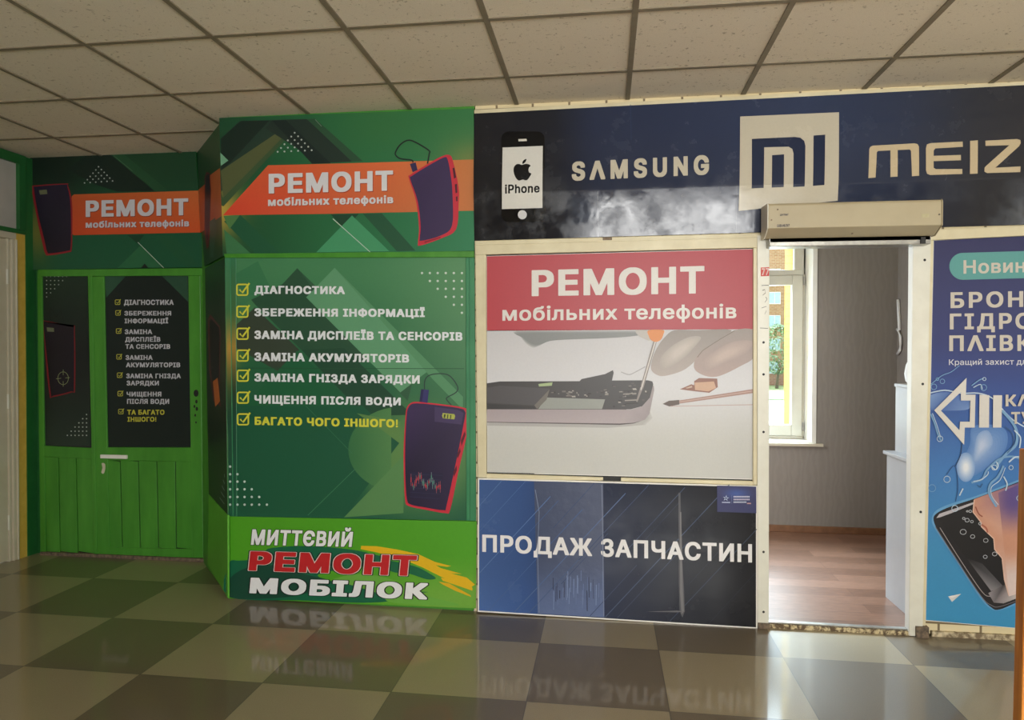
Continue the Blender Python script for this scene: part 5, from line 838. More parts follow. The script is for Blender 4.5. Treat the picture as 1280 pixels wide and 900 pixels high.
strokes(t, 'circuit_ribbon', FRONT, 9, [(K5((1000 + 6 * i, 500 + 22 * i), (1095 + 4 * i, 496 + 22 * i)), 1.4, (168, 160, 152) if i % 2 else (52, 48, 48), False) for i in range(5)])
FING = (182, 174, 168)
F1 = curve(K6((468, 72), (620, 72), (870, 72), (720, 175), (640, 245), (600, 300), (520, 358), (400, 393), (340, 384), (303, 345), (312, 270), (345, 195), (400, 120)), 4)
F2 = curve(K6((890, 72), (1022, 70), (1024, 170), (1024, 265), (930, 325), (800, 388), (720, 400), (645, 376), (606, 338), (612, 280), (650, 225), (760, 150)), 4)
def fing(P, c0, c1):
    ys = [q[1] for q in P]; return [mixc(c0, c1, (q[1] - min(ys)) / (max(ys) - min(ys))) for q in P]
art(t, 'printed_fingers', FRONT, 9, [(F1, fing(F1, (150, 142, 136), (186, 174, 168))), (F2, fing(F2, (158, 148, 142), (184, 162, 156)))])
hl = [q for P, c0, c1 in ((curve(K6((400, 340), (520, 270), (600, 190), (640, 130), (560, 130), (450, 190), (380, 270)), 4), (204, 194, 186), (176, 166, 160)), (curve(K6((700, 350), (820, 300), (960, 230), (1000, 160), (880, 160), (760, 220), (680, 290)), 4), (198, 178, 170), (174, 156, 150))) for q in soft(P, c0, c1, 7, 1.1, .35)]
art(t, 'finger_sheen', FRONT, 11, hl)
strokes(t, 'finger_crease', FRONT, 14, [(K6((890, 76), (800, 128), (730, 172), (665, 215), (628, 262)), .8, (120, 108, 102), False)])
art(t, 'screwdriver', FRONT, 15, [(K6((318, 150), (342, 156), (252, 470), (238, 500), (206, 578), (198, 572), (224, 480), (236, 440)), (150, 142, 138)), (K6((328, 154), (336, 156), (246, 460), (232, 496), (228, 490), (240, 450)), (224, 218, 212)),
    (curve(K6((195, 74), (280, 72), (300, 105), (295, 145), (250, 130), (212, 108)), 3), (196, 190, 184)), (curve(K6((284, 72), (388, 71), (390, 100), (372, 138), (338, 154), (304, 142), (286, 112)), 4), (226, 140, 66))])
art(t, 'copper_bit', FRONT, 11, [(K6((505, 487), (585, 452), (606, 458), (606, 430), (640, 408), (768, 412), (772, 472), (712, 512), (600, 500)), (150, 104, 88)), (K6((608, 440), (745, 432), (760, 478), (706, 502), (612, 492)), (212, 172, 144)), (K6((545, 478), (590, 462), (592, 474), (556, 482)), (208, 180, 160))])
art(t, 'screwdriver_bit', FRONT, 11, [(K6((498, 566), (1019, 486), (1019, 514), (500, 588)), (172, 138, 128)), (K6((498, 574), (1019, 496), (1019, 502), (500, 580)), (206, 176, 164)), (K6((384, 590), (428, 568), (500, 562), (502, 594), (432, 608)), (98, 82, 74)), (K6((440, 604), (1019, 593), (1019, 598), (440, 609)), (196, 170, 164))])
strokes(t, 'tweezer_tip', FRONT, 8, [(curve(K6((92, 365), (148, 384), (200, 362), (262, 328)), 4, False), 1.2, (176, 174, 178), False)])
art(t, 'print_edge', FRONT, 4, [([(608.8, 590.2), (668, 591.6), (668, 592.4), (609, 591)], (60, 58, 56))])

# ------------------------------------------------------------------ spare-parts board
SQ = [(597.4, 597.6), (946.5, 607.4), (946.5, 785.8), (597.2, 764.8)]
t = sign('poster', 'low blue to black banner with one white line of lettering, standing on the floor', 'poster', LOWP, SQ, M_pvc, .03)
def low_ink(x, y):
    k = stops(x, (597, (76, 104, 158)), (655, (66, 92, 144)), (755, (40, 48, 72)), (850, (30, 33, 44)), (945, (28, 27, 29)))
    return mixc(k, tuple(c * 1.12 for c in k), smoothstep(700, 770, y) * (1 - smoothstep(600, 850, x)))
field(t, 'printed_film', LOWP, 1, [(599, 599.4), (945, 609), (945, 784.2), (598.8, 763.2)], 40, 16, low_ink, SATIN)
def lowb(x): return 762.9 + (x - 598.8) * .0607
def lowt(x): return 599.6 + (x - 599) * .0277
rng = random.Random(11); ln = []
for x0, y0, L, wd, a in [(598, 632, 34, .8, .3), (598, 664, 76, .7, .22), (598, 716, 90, .9, .4), (610, 762, 118, .8, .25), (642, 765, 140, 1.0, .45), (660, 766, 150, .9, .4), (700, 730, 60, .6, .2), (755, 772, 160, 1.0, .4), (770, 773, 90, .8, .25), (722, 700, 110, .7, .22), (780, 690, 76, .9, .35), (836, 778, 110, .9, .3), (690, 660, 60, .6, .2), (800, 680, 50, .6, .2), (736, 770, 60, .7, .25), (860, 730, 40, .6, .16), (628, 700, 70, .6, .22), (885, 779, 60, .6, .12)]:
    x1, y1 = x0 + L, y0 - L * 1.06
    if y1 < lowt(x1) + 1: k = (y0 - lowt(x0) - 2) / (y0 - y1); x1, y1 = x0 + L * k, y0 - (y0 - y1) * k
    ln.append(([(x0 + 1.5, min(y0, lowb(x0 + 1.5) - 1)), (x1, y1)], wd, mixc(low_ink((x0 + x1) / 2, (y0 + y1) / 2), (150, 178, 226), a), False))
strokes(t, 'diagonal_lines', LOWP, 4, ln, SATIN)
ROUGH = print_mat('rough_vinyl', .32, .25, 14, .3)
field(t, 'lighter_strip', LOWP, 3, [(667.5, 602), (754, 604.6), (755.5, 771.8), (672, 766.8)], 12, 20, lambda x, y: mixc(mixc((72, 82, 110), (84, 92, 118), (x - 667) / 90), (100, 116, 156), smoothstep(690, 765, y)), ROUGH)  # lighter, rougher strip over the print, paler towards its foot
rng = random.Random(3); sc = []
for k in range(34):
    x = rng.uniform(690, 754); y = rng.uniform(712, 740); sc.append(([(x, y), (x + rng.uniform(-.6, .6), y + rng.uniform(10, 26))], rng.uniform(.5, 1.5), rng.choice([(58, 66, 92), (122, 140, 180), (112, 128, 168)]), False))
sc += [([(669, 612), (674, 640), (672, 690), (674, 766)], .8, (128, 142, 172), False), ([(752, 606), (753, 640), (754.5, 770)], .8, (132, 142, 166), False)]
strokes(t, 'worn_scratches', LOWP, 7, sc, ROUGH)
art(t, 'white_scuff', LOWP, 7, [(K_, c) for K_, c in (([(848, 616), (850.5, 616), (852, 690), (855, 735), (856, 764), (853, 772), (849.5, 764), (848.5, 730)], (82, 82, 86)), ([(850, 640), (851.5, 640), (853.5, 735), (855, 764), (852, 768), (850, 740)], (122, 120, 122)), ([(808, 764.6), (846, 763.2), (856, 764.4), (846, 765.4)], (112, 110, 112)))], ROUGH)
text(t, LOWP, 9, 'ПРОДАЖ ЗАПЧАСТИН', (602.8, 689.8, 668.2), (940, 703.2, 680.2), (244, 242, 242), .034, SATIN, name='heading_lettering')
# small sticker in the corner of that board
KS = cr(890, 600, 20)
t2 = thing('sticker', 'small blue sticker with a white star in the corner of the blue to black banner', 'sticker', LOWP.at(921, 640))
field(t2, 'paper', LOWP, 14, KS((125, 140), (1105, 165), (1110, 830), (130, 795)), 16, 10, lambda x, y: mixc((40, 44, 96), (60, 92, 170), max(0, 1 - math.hypot((x - 921) / 22, (y - 617) / 9))))
st = []
for k in range(5):
    a = math.radians(-82 + 72 * k); c_ = KS((350, 455))[0]
    tip = (c_[0] + 4.2 * math.cos(a), c_[1] + 4 * math.sin(a)); s1 = (c_[0] + 1.3 * math.cos(a - .6), c_[1] + 1.3 * math.sin(a - .6)); s2 = (c_[0] + 1.3 * math.cos(a + .6), c_[1] + 1.3 * math.sin(a + .6))
    st.append(([tip, s2, s1], (196, 212, 238)))
art(t2, 'star', LOWP, 15, st)
bits = [(KS((250, 545), (455, 548), (455, 575), (250, 572)), (178, 188, 220))]
for y, x1, c in ((400, 950, (214, 218, 236)), (468, 940, (206, 200, 222)), (535, 860, (196, 206, 226))):
    x = 540
    while x < x1 - 20: bits.append((KS((x, y), (x + 30, y + 1), (x + 30, y + 38), (x, y + 37)), c)); x += 41
bits.append((KS((875, 570), (975, 573), (975, 602), (875, 599)), (206, 160, 160)))
bits.append((KS((492, 380), (497, 380), (497, 590), (492, 590)), (130, 150, 200)))
art(t2, 'tiny_print', LOWP, 15, bits)

# house number
t = thing('number_sticker', 'small red number sticker on the white post beside the doorway', 'sticker', FRONT.at(956.5, 345))
NP = 66
art(t, 'paper', FRONT, NP, [([(951, 334.4), (961.6, 334), (961.4, 345), (951, 345.4)], (206, 62, 52))])
text(t, FRONT, NP + 1, '77', (952.3, 344, 335.6), (961, 343.7, 335.3), (232, 214, 206), .02)
# pencilled scribbles on the post
ws = mk('pencil_marks', *(lambda L: ([p for a, b, wd in L for p in (FRONT.at(a[0], a[1] - wd, .0226), FRONT.at(b[0], b[1] - wd, .0226), FRONT.at(b[0], b[1] + wd, .0226), FRONT.at(a[0], a[1] + wd, .0226))], [tuple(range(4 * i, 4 * i + 4)) for i in range(len(L))]))(
    [((952, 357), (961, 356.5), .35), ((953, 363), (956, 362), .4), ((956, 362), (957, 366), .5), ((957, 366), (953.5, 369), .4), ((957, 371), (959, 374), .5), ((959, 374), (956, 378), .4), ((952, 385), (958, 383), .3), ((958, 388), (956, 393), .4), ((950, 410), (960, 410.5), .3)]), M_dark, pl_)
struct(ws)

# ------------------------------------------------------------------ blue poster on the right
BQ = [(1166.8, 300.5), (1345, 290.5), (1345, 792), (1156.2, 775.6)]
t = sign('poster', 'tall blue poster with splashing water and a black smartphone beside the doorway', 'poster', FRONT, BQ, M_pvc, .008)
def blue_ink(x, y):
    k = stops(y, (300, (42, 42, 90)), (430, (43, 52, 112)), (500, (48, 78, 150)), (590, (60, 116, 184)), (680, (66, 146, 196)), (780, (64, 150, 198)))
    if y > 470:
        g = math.exp(-((x - 1200) / 60) ** 2 - ((y - 600) / 90) ** 2); k = mixc(k, (96, 160, 216), .25 * g)
    return k
field(t, 'printed_film', FRONT, 1, [(1167.2, 301), (1344.6, 291), (1344.6, 791.4), (1156.6, 775)], 24, 48, blue_ink)
strokes(t, 'white_margin', FRONT, 2, [([(1166.6, 301), (1156.6, 775)], 1.6, (220, 222, 224), False)])
KP_ = cr(1150, 280, 4.5); CR2 = (206, 198, 184)
art(t, 'pill_badge', FRONT, 3, [([(1345, 312), (1345, 346)] + [(x, y) for x, y in [(1203.5 + 16.8 * math.cos(a), 332.9 + 16.8 * math.sin(a)) for a in [math.radians(90 + 12 * i) for i in range(16)]]], (92, 160, 156))])
text(t, FRONT, 4, 'Новин', (1204.4, 342.2, 325.3), (1281.5, 340.3, 323.6), CR2, .024)
text(t, FRONT, 3, 'БРОН', (1188.2, 385.2, 365.4), (1279, 383.6, 363.8), CR2, .036, space=1.15)
text(t, FRONT, 3, 'Г\u0406ДРО', (1187.3, 411.8, 392), (1289.5, 411, 391), CR2, .036, space=1.15)
text(t, FRONT, 3, 'П\u039b\u0406ВК', (1186.6, 438.9, 419.3), (1289.5, 438.7, 418.5), CR2, .036, space=1.15)
text(t, FRONT, 3, 'Кращий захист дл', (1186.2, 456.3, 449.3), (1283, 455.6, 448.4), (216, 216, 220), .008)
KA = cr(1150, 440, 4.5)
art(t, 'water_glow', FRONT, 3, [(curve(KA((50, 250), (150, 225), (270, 262), (275, 320), (160, 330), (50, 322)), 4), [mixc((140, 170, 214), (70, 104, 172), abs(math.sin(i * .27))) for i in range(24)]),
    ])
art(t, 'water_light', FRONT, 4, soft(curve(KA((300, 430), (430, 425), (480, 470), (465, 560), (380, 640), (300, 690), (245, 705), (225, 655), (250, 600), (285, 520)), 4), (138, 168, 214), (82, 128, 192), 9, 1.08, .3))
art(t, 'bright_drop', FRONT, 6, soft(disc(*KA((258, 648))[0], 10, 24, 16), (236, 240, 246), (120, 158, 210), 9, 1.15, .3) + soft(curve(KA((330, 470), (380, 455), (400, 520), (340, 590), (310, 600), (312, 540)), 4), (190, 204, 230), (132, 164, 212), 8, 1.15, .3))
W1, W2, W3 = (196, 216, 232), (60, 96, 140), (120, 164, 204)
sp = [(curve(KA((52, 190), (120, 135), (175, 112), (222, 76)), 4, False), .9, W3, False), (curve(KA((50, 232), (140, 215), (230, 232), (330, 232), (410, 262), (470, 330), (520, 380), (585, 420)), 4, False), 1.5, W1, False),
    (curve(KA((462, 330), (515, 390), (545, 450), (540, 520), (500, 560), (470, 590), (430, 640)), 4, False), 3.4, W3, False), (curve(KA((480, 420), (520, 460), (525, 520), (490, 570)), 4, False), 1.1, W2, False), (curve(KA((530, 440), (565, 480), (560, 540)), 4, False), 1.6, W1, False),
    (curve(KA((60, 348), (82, 400), (100, 460), (118, 498)), 4, False), 2.0, W3, False), (curve(KA((70, 345), (95, 410), (116, 480)), 4, False), .8, W1, False),
    (curve(KA((236, 512), (228, 580), (196, 648)), 4, False), 1.0, (34, 60, 104), False), (curve(KA((150, 690), (196, 640), (214, 760), (200, 840)), 4, False), 1.0, (46, 84, 136), False), (KA((242, 768), (222, 808)), 1.6, W1, False),
    (curve(KA((290, 735), (350, 715), (372, 670), (400, 640), (450, 600), (520, 588), (585, 610)), 4, False), 2.4, W3, False), (curve(KA((300, 728), (345, 718), (380, 690), (384, 672)), 4, False), 1.1, W1, False),
    (curve(KA((400, 640), (425, 662), (440, 640), (430, 618)), 4, False), 1.4, W1, False), (curve(KA((500, 620), (540, 590), (585, 600)), 4, False), 1.8, W1, False), (curve(KA((470, 640), (440, 700), (395, 745), (390, 800), (430, 870)), 4, False), 2.6, W3, False),
    (curve(KA((480, 650), (450, 720), (402, 760), (405, 810), (440, 860)), 4, False), .9, W1, False), (curve(KA((470, 700), (490, 740), (482, 780)), 4, False), 1.6, W1, False), (KA((322, 748), (340, 762), (352, 742)), 1.2, W2, False),
    (curve(KA((290, 190), (330, 160), (358, 148)), 4, False), 1.3, W3, False), (curve(KA((300, 200), (340, 182), (350, 210)), 4, False), 1.0, W1, False)]
for x, y, r, c in ((126, 165, 13, W3), (362, 152, 9, W1), (358, 200, 17, W3), (78, 196, 16, W3), (112, 488, 16, W1), (152, 716, 18, W1), (68, 766, 20, W3), (196, 880, 17, W1), (512, 650, 12, W1), (560, 822, 16, W1), (418, 650, 14, W1), (98, 152, 8, W3)):
    q = KA((x, y))[0]; sp.append((disc(q[0], q[1], r / 4.5, 14), .8, c, True))
KB = cr(1150, 600, 4.5)
art(t, 'printed_smartphone', FRONT, 9, [
    (curve(KB((66, 232), (86, 176), (160, 138), (320, 88), (560, -4), (900, -140), (900, 600), (700, 640), (560, 694), (450, 732), (395, 722), (330, 652), (200, 452), (100, 300)), 5), (104, 164, 210)),
    (curve(KB((76, 222), (96, 186), (170, 150), (320, 100), (560, 8), (900, -126), (900, 560), (585, 672), (450, 728), (400, 716), (340, 650), (210, 450), (105, 290)), 5), (30, 27, 30)),
    (KB((92, 214), (110, 190), (320, 118), (585, 22), (900, -100), (900, -84), (585, 40), (320, 134), (112, 210)), (188, 184, 190)),
    (KB((104, 216), (300, 136), (585, 36), (900, -86), (900, 500), (585, 640), (470, 690), (400, 650), (300, 500)), (24, 22, 24)),
    (KB((262, 440), (350, 470), (470, 600), (400, 625)), [(30, 28, 30), (58, 56, 58), (92, 90, 94), (140, 136, 140)]),
    (KB((384, 636), (472, 590), (585, 560), (900, 470), (900, 520), (585, 650), (470, 694), (415, 690)), [(150, 144, 148), (60, 56, 58), (196, 180, 178), (210, 200, 200), (180, 172, 176), (216, 206, 204), (150, 142, 146), (120, 114, 118)])])
SCR = KB((305, 108), (585, 4), (900, -110), (900, 500), (585, 628), (500, 655), (475, 560), (462, 440), (420, 390), (415, 330), (378, 295), (345, 262), (342, 236), (318, 205), (298, 180))
def scr(p):
    x, y = (p[0] - 1150) * 4.5, (p[1] - 600) * 4.5
    return mixc(mixc((206, 150, 124), (96, 78, 140), smoothstep(330, 520, x) * (1 - smoothstep(120, 330, y))), (226, 206, 200), smoothstep(380, 560, y))
art(t, 'printed_screen_picture', FRONT, 12, [(SCR, [scr(p) for p in SCR])])
field(t, 'printed_sunset', FRONT, 13, KB((440, 72), (640, -4), (640, 590), (500, 640)), 14, 18, lambda x, y: scr((x, y)))
strokes(t, 'torn_edge', FRONT, 15, [(KB((305, 112), (298, 180), (318, 205), (342, 236), (345, 262), (378, 295), (415, 330), (420, 390), (462, 440), (475, 560), (500, 650)), 1.3, (226, 190, 170), False), (curve(KB((312, 150), (330, 190), (352, 206)), 4, False), 1.6, (150, 84, 66), False), (curve(KB((345, 250), (372, 270), (380, 296)), 4, False), 2.0, (170, 96, 76), False)])
dr = []
for x, y, r in ((243, 292, 17), (296, 318, 12), (370, 340, 13), (367, 432, 11), (265, 226, 12), (292, 234, 8), (246, 216, 7), (283, 176, 8), (338, 246, 8), (420, 416, 13), (266, 176, 5)):
    q = KB((x, y))[0]; dr.append((disc(q[0], q[1], r / 4.5, 12, r / 4.5 * .85), .75, (186, 190, 196), True))
strokes(t, 'printed_droplets', FRONT, 15, dr)
strokes(t, 'phone_bezel_line', FRONT, 15, [(curve(KB((112, 268), (230, 455), (350, 630), (395, 655)), 5, False), .9, (168, 160, 160), False), (curve(KB((86, 262), (210, 455), (345, 655), (400, 704), (450, 712), (585, 664)), 5, False), .9, (118, 114, 120), False)])
strokes(t, 'water_splash', FRONT, 17, sp)
art(t, 'arrow_emblem', FRONT, 21, [(KA((262, 145), (80, 328), (248, 522), (252, 425), (308, 425), (280, 392), (225, 392), (222, 440), (118, 330), (230, 225)), (222, 218, 210)), (KA((262, 145), (230, 225), (230, 273), (284, 273), (280, 392), (308, 425), (312, 240), (258, 240)), (222, 218, 210)),
    (KA((335, 240), (390, 243), (388, 425), (332, 425)), (222, 218, 210)), (KA((412, 243), (462, 243), (458, 425), (410, 425)), (222, 218, 210))])
text(t, FRONT, 21, 'К\u039b', (1257, 508, 493.3), (1287, 507.5, 493), CR2, .034, space=1.1)
text(t, FRONT, 21, 'ТУ', (1264, 530, 515), (1288.5, 529.7, 514.6), CR2, .034, space=1.05)
art(t, 'paper_plane', FRONT, 4, [(KB((158, 655), (232, 640), (180, 686)), (216, 216, 214)), (KB((158, 655), (232, 640), (184, 662)), (236, 234, 230))])

# ------------------------------------------------------------------ green booth signs
def tick_boxes(root, pl, lay, boxes, s, wd, col):
    for x, y in boxes:                               # x, y: upper left of the box; s: its size
        r = s * .14
        strokes(root, 'check_box', pl, lay, [(rrect(x + wd / 2, y + wd / 2, x + s - wd / 2, y + s - wd / 2, r), wd, col, True), ([(x + s * .27, y + s * .48), (x + s * .5, y + s * .74), (x + s * 1.08, y - s * .04)], wd * 1.15, col, False)])
def dots(root, pl, lay, pts, r, col): return art(root, 'dot_pattern', pl, lay, [(disc(x, y, r, 8), col) for x, y in pts])
DOT = (206, 216, 210); YEL = (224, 222, 70); TXT = (238, 242, 246)
def drawn_phone(root, pl, lay, body, screen, shade, case=(206, 48, 66), lit=(66, 50, 92)):
    art(root, 'printed_phone', pl, lay, [(body, case), (screen, [mixc(lit, shade, i / max(1, len(screen) - 1)) for i in range(len(screen))])])

# front header
HQ = [(274, 147.5), (592.3, 135.6), (592.8, 313.5), (278.5, 319.8)]
t = sign('header_sign', 'bright green header sign with orange repair stripe at the front of the green booth', 'sign', FRONT, HQ, M_green_dark, .009)
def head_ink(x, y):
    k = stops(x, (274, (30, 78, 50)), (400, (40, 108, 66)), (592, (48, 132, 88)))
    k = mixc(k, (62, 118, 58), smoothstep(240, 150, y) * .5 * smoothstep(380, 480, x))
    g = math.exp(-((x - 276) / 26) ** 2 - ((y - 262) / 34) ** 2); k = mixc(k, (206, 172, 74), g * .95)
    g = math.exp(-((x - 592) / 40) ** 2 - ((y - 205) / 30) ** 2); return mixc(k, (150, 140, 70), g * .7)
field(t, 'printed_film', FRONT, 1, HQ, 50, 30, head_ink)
H = cr(240, 130, 3)
DK, DK2, LT = (28, 46, 40), (38, 62, 50), (84, 156, 118)
art(t, 'printed_bands', FRONT, 2, [
    (H((108, 130), (178, 64), (430, 56), (330, 105), (108, 330)), DK2), (H((108, 130), (185, 63), (290, 62), (110, 255)), (24, 44, 36)),
    (H((108, 250), (330, 100), (345, 120), (116, 352)), (88, 96, 60)), (H((108, 318), (116, 352), (345, 120), (352, 132), (118, 384), (110, 380)), (64, 90, 58)),
    (H((275, 90), (300, 62), (430, 56), (600, 216), (480, 222)), (36, 54, 46)), (H((300, 62), (352, 60), (520, 222), (450, 224)), (26, 42, 38)),
    (H((430, 56), (462, 55), (640, 214), (600, 216)), (46, 84, 58)), (H((106, 182), (136, 212), (108, 232)), (120, 176, 140)),
    (H((120, 440), (180, 414), (330, 560), (240, 562)), (34, 92, 62)), (H((520, 414), (626, 412), (572, 468)), (30, 72, 50)),
    (H((466, 556), (600, 418), (740, 552)), (72, 156, 108)), (H((640, 411), (712, 410), (838, 550), (768, 552)), (36, 88, 60)), (H((118, 420), (180, 416), (140, 470)), (84, 130, 76)),
    (H((120, 470), (220, 560), (130, 562)), (64, 124, 80))])
strokes(t, 'white_line', FRONT, 5, [(H((528, 430), (668, 555)), .9, (196, 212, 200), False), (H((462, 58), (486, 84)), .6, (130, 150, 130), False)])
art(t, 'orange_stripe', FRONT, 4, [(H((285, 230), (700, 219), (1056, 208), (1057, 400), (500, 412), (116, 417)), [(226, 98, 58), (228, 112, 64), (206, 128, 72), (206, 126, 72), (224, 84, 54), (226, 74, 52)])])
text(t, FRONT, 6, 'РЕМОНТ', (335.8, 242, 217.3), (491.3, 238.2, 213), (226, 226, 230), .052, name='heading_lettering', shadow=(.9, 1.1, (170, 70, 44)))
text(t, FRONT, 6, 'мобільних телефонів', (335, 257.6, 247.3), (491.5, 254, 244), (222, 222, 226), .04, shadow=(.5, .7, (170, 80, 50)))
dd = []
for r in range(6):
    n = [1, 2, 3, 4, 5, 6][r]; y = 166 + 4.55 * r
    for i in range(n): dd.append((368.3 + (i - (n - 1) / 2) * 8.5, y - (i - (n - 1) / 2) * .4))
dots(t, FRONT, 5, dd, 1.15, (200, 206, 200))
P4 = cr(470, 165, 5.808)
drawn_phone(t, FRONT, 6, curve(P4((238, 335), (250, 310), (370, 235), (480, 175), (535, 168), (560, 215), (600, 400), (600, 520), (582, 705), (480, 770), (320, 825), (306, 800), (312, 690), (290, 500)), 4),
    curve(P4((248, 340), (262, 318), (380, 244), (490, 186), (520, 200), (545, 330), (556, 460), (552, 680), (470, 752), (330, 790), (318, 770), (324, 680), (302, 500)), 4), (58, 44, 82))
art(t, 'phone_buttons', FRONT, 9, [(P4((556, 262), (570, 258), (582, 330), (566, 338)), (80, 28, 44)), (P4((572, 380), (588, 376), (590, 440), (578, 446)), (80, 28, 44)), (P4((580, 470), (592, 466), (592, 500), (582, 504)), (80, 28, 44)), (P4((352, 794), (470, 760), (470, 770), (352, 806)), (150, 36, 54))])
strokes(t, 'printed_cable', FRONT, 7, [(curve(P4((268, 222), (258, 204), (180, 194), (146, 172), (142, 145), (176, 92), (232, 60), (290, 76), (384, 134), (386, 160), (374, 230)), 5, False), 1.7, (26, 36, 34), False)])
art(t, 'printed_plug', FRONT, 8, [(P4((246, 232), (288, 220), (302, 276), (266, 292)), (50, 44, 88))])

# service list on the booth front
LQ = [(281.5, 322.5), (592.5, 321.8), (594.5, 651.2), (285.2, 645.3)]
t = sign('poster', 'green service list poster with yellow check boxes on the booth front', 'poster', FRONT, [(295, 322.4), (582, 321.8), (583, 650.6), (296, 645.8)], M_green_dark, .008, off=-.001)
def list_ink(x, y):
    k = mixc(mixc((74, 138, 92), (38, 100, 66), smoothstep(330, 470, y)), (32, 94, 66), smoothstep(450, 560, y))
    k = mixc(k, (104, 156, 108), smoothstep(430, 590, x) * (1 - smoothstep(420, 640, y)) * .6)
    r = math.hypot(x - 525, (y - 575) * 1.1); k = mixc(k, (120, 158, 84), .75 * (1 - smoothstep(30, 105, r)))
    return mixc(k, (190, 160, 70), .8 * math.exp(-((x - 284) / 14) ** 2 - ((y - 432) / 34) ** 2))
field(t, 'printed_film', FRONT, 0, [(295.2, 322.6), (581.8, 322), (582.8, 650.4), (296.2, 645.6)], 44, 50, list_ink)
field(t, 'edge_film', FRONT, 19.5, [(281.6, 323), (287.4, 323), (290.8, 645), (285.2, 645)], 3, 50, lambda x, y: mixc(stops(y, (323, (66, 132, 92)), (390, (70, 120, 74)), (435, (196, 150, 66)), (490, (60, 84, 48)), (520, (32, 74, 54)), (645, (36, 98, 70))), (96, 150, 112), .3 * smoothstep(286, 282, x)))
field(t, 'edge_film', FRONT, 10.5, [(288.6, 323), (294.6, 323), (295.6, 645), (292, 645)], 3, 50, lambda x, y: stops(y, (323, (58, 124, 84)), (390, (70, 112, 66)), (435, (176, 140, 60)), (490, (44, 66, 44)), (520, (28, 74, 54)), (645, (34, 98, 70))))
L5 = cr(260, 310, 3.765); L6 = cr(260, 490, 3.765)
art(t, 'printed_bands', FRONT, 1, [
    (L5((190, 225), (132, 170), (132, 120), (235, 62), (300, 200)), (60, 126, 84)), (L5((350, 170), (420, 95), (620, 290), (840, 505), (640, 560), (440, 480), (200, 245)), (44, 84, 60)),
    (L5((420, 95), (500, 175), (960, 640), (940, 720), (820, 600)), (52, 96, 68)), (L5((462, 232), (596, 93), (800, 300), (1060, 560), (905, 680)), (100, 160, 118)),
    (L5((596, 93), (1200, 700), (1200, 762), (1060, 620)), (90, 150, 106)), (L5((135, 360), (220, 280), (430, 480), (330, 580), (132, 470)), (58, 70, 56)), (L5((140, 300), (200, 240), (225, 270), (145, 350)), (72, 132, 84)),
    (L5((132, 780), (420, 482), (500, 560), (730, 791), (132, 791)), (30, 98, 62)), (L5((440, 480), (640, 470), (960, 785), (740, 791)), (34, 76, 54)),
    (L6((135, 65), (730, 65), (900, 240), (640, 590), (500, 575), (140, 566)), (30, 92, 64))])
art(t, 'printed_glow', FRONT, 3, [(L6(*[(905 + 245 * math.cos(a), 270 + 200 * math.sin(a)) for a in [math.radians(100 + 8 * i) for i in range(21)]]), [mixc((52, 112, 70), (86, 138, 82), abs(i - 10) / 10) for i in range(21)]), (L6((900, 240), (820, 180), (700, 100), (905, 140)), (98, 140, 78)), (L6((900, 320), (920, 300), (920, 570), (640, 590)), (92, 142, 86))])
strokes(t, 'thin_lines', FRONT, 4, [(L6((470, 580), (690, 365)), .6, (84, 140, 100), False), (L6((460, 65), (680, 290)), .5, (66, 124, 88), False), (L5((132, 565), (1205, 568)), .7, (36, 84, 56), False)])
ys = [354.6, 382, 409.6, 436.9, 462, 489.5, 516.6]
tick_boxes(t, FRONT, 6, [(295.3 + .15 * i, y) for i, y in enumerate(ys)], 15.2, 1.9, YEL)
for s, l, r in (('ДІАГНОСТИКА', (318, 367.2, 357), (431, 367.7, 358)), ('ЗБЕРЕЖЕННЯ ІНФОРМАЦІЇ', (318, 395.3, 385.4), (531, 396.4, 386.3)), ('ЗАМІНА ДИСПЛЕЇВ ТА СЕНСОРІВ', (318, 423.7, 413.2), (578, 425.8, 415.3)), ('ЗАМІНА АКУМУЛЯТОРІВ', (318, 451.2, 440.6), (511.3, 453.2, 443)), ('ЗАМІНА ГНІЗДА ЗАРЯДКИ', (318, 476.8, 466.5), (524.6, 479.6, 469.2)), ('ЧИЩЕННЯ ПІСЛЯ ВОДИ', (318, 504.4, 493.8), (501, 506.8, 497))):
    text(t, FRONT, 7, s, l, r, TXT, .052)
text(t, FRONT, 7, 'БАГАТО ЧОГО ІНШОГО!', (318.4, 531.2, 520.8), (497.3, 534.4, 524.3), YEL, .052, name='lettering')
xs = [527.5, 537.3, 547.1, 557.2, 567.3, 577.4]; yy = [341.3, 351.2, 361, 371, 381, 391]
dots(t, FRONT, 6, [(xs[i], yy[k]) for k in range(6) for i in range(k, 6)], 1.5, (216, 226, 218))
xs = [287.6, 296.8, 305.7, 314.7, 324, 333.6]; yy = [583.2, 592.8, 602, 611.6, 621.2, 630.8]
dots(t, FRONT, 24, [(xs[i], yy[k]) for k in range(6) for i in range(0, k + 1)], 1.55, (206, 222, 212))
P5 = cr(420, 450, 4.284)
drawn_phone(t, FRONT, 8, curve(P5((372, 300), (382, 250), (410, 226), (460, 226), (560, 236), (680, 254), (708, 280), (704, 380), (655, 600), (612, 800), (585, 820), (480, 802), (388, 782), (370, 750), (364, 640), (362, 480)), 4),
    curve(P5((378, 300), (388, 254), (412, 234), (470, 234), (560, 244), (660, 258), (690, 274), (688, 320), (640, 560), (592, 780), (575, 804), (480, 790), (400, 774), (380, 745), (372, 640), (370, 480)), 4), (34, 28, 52))
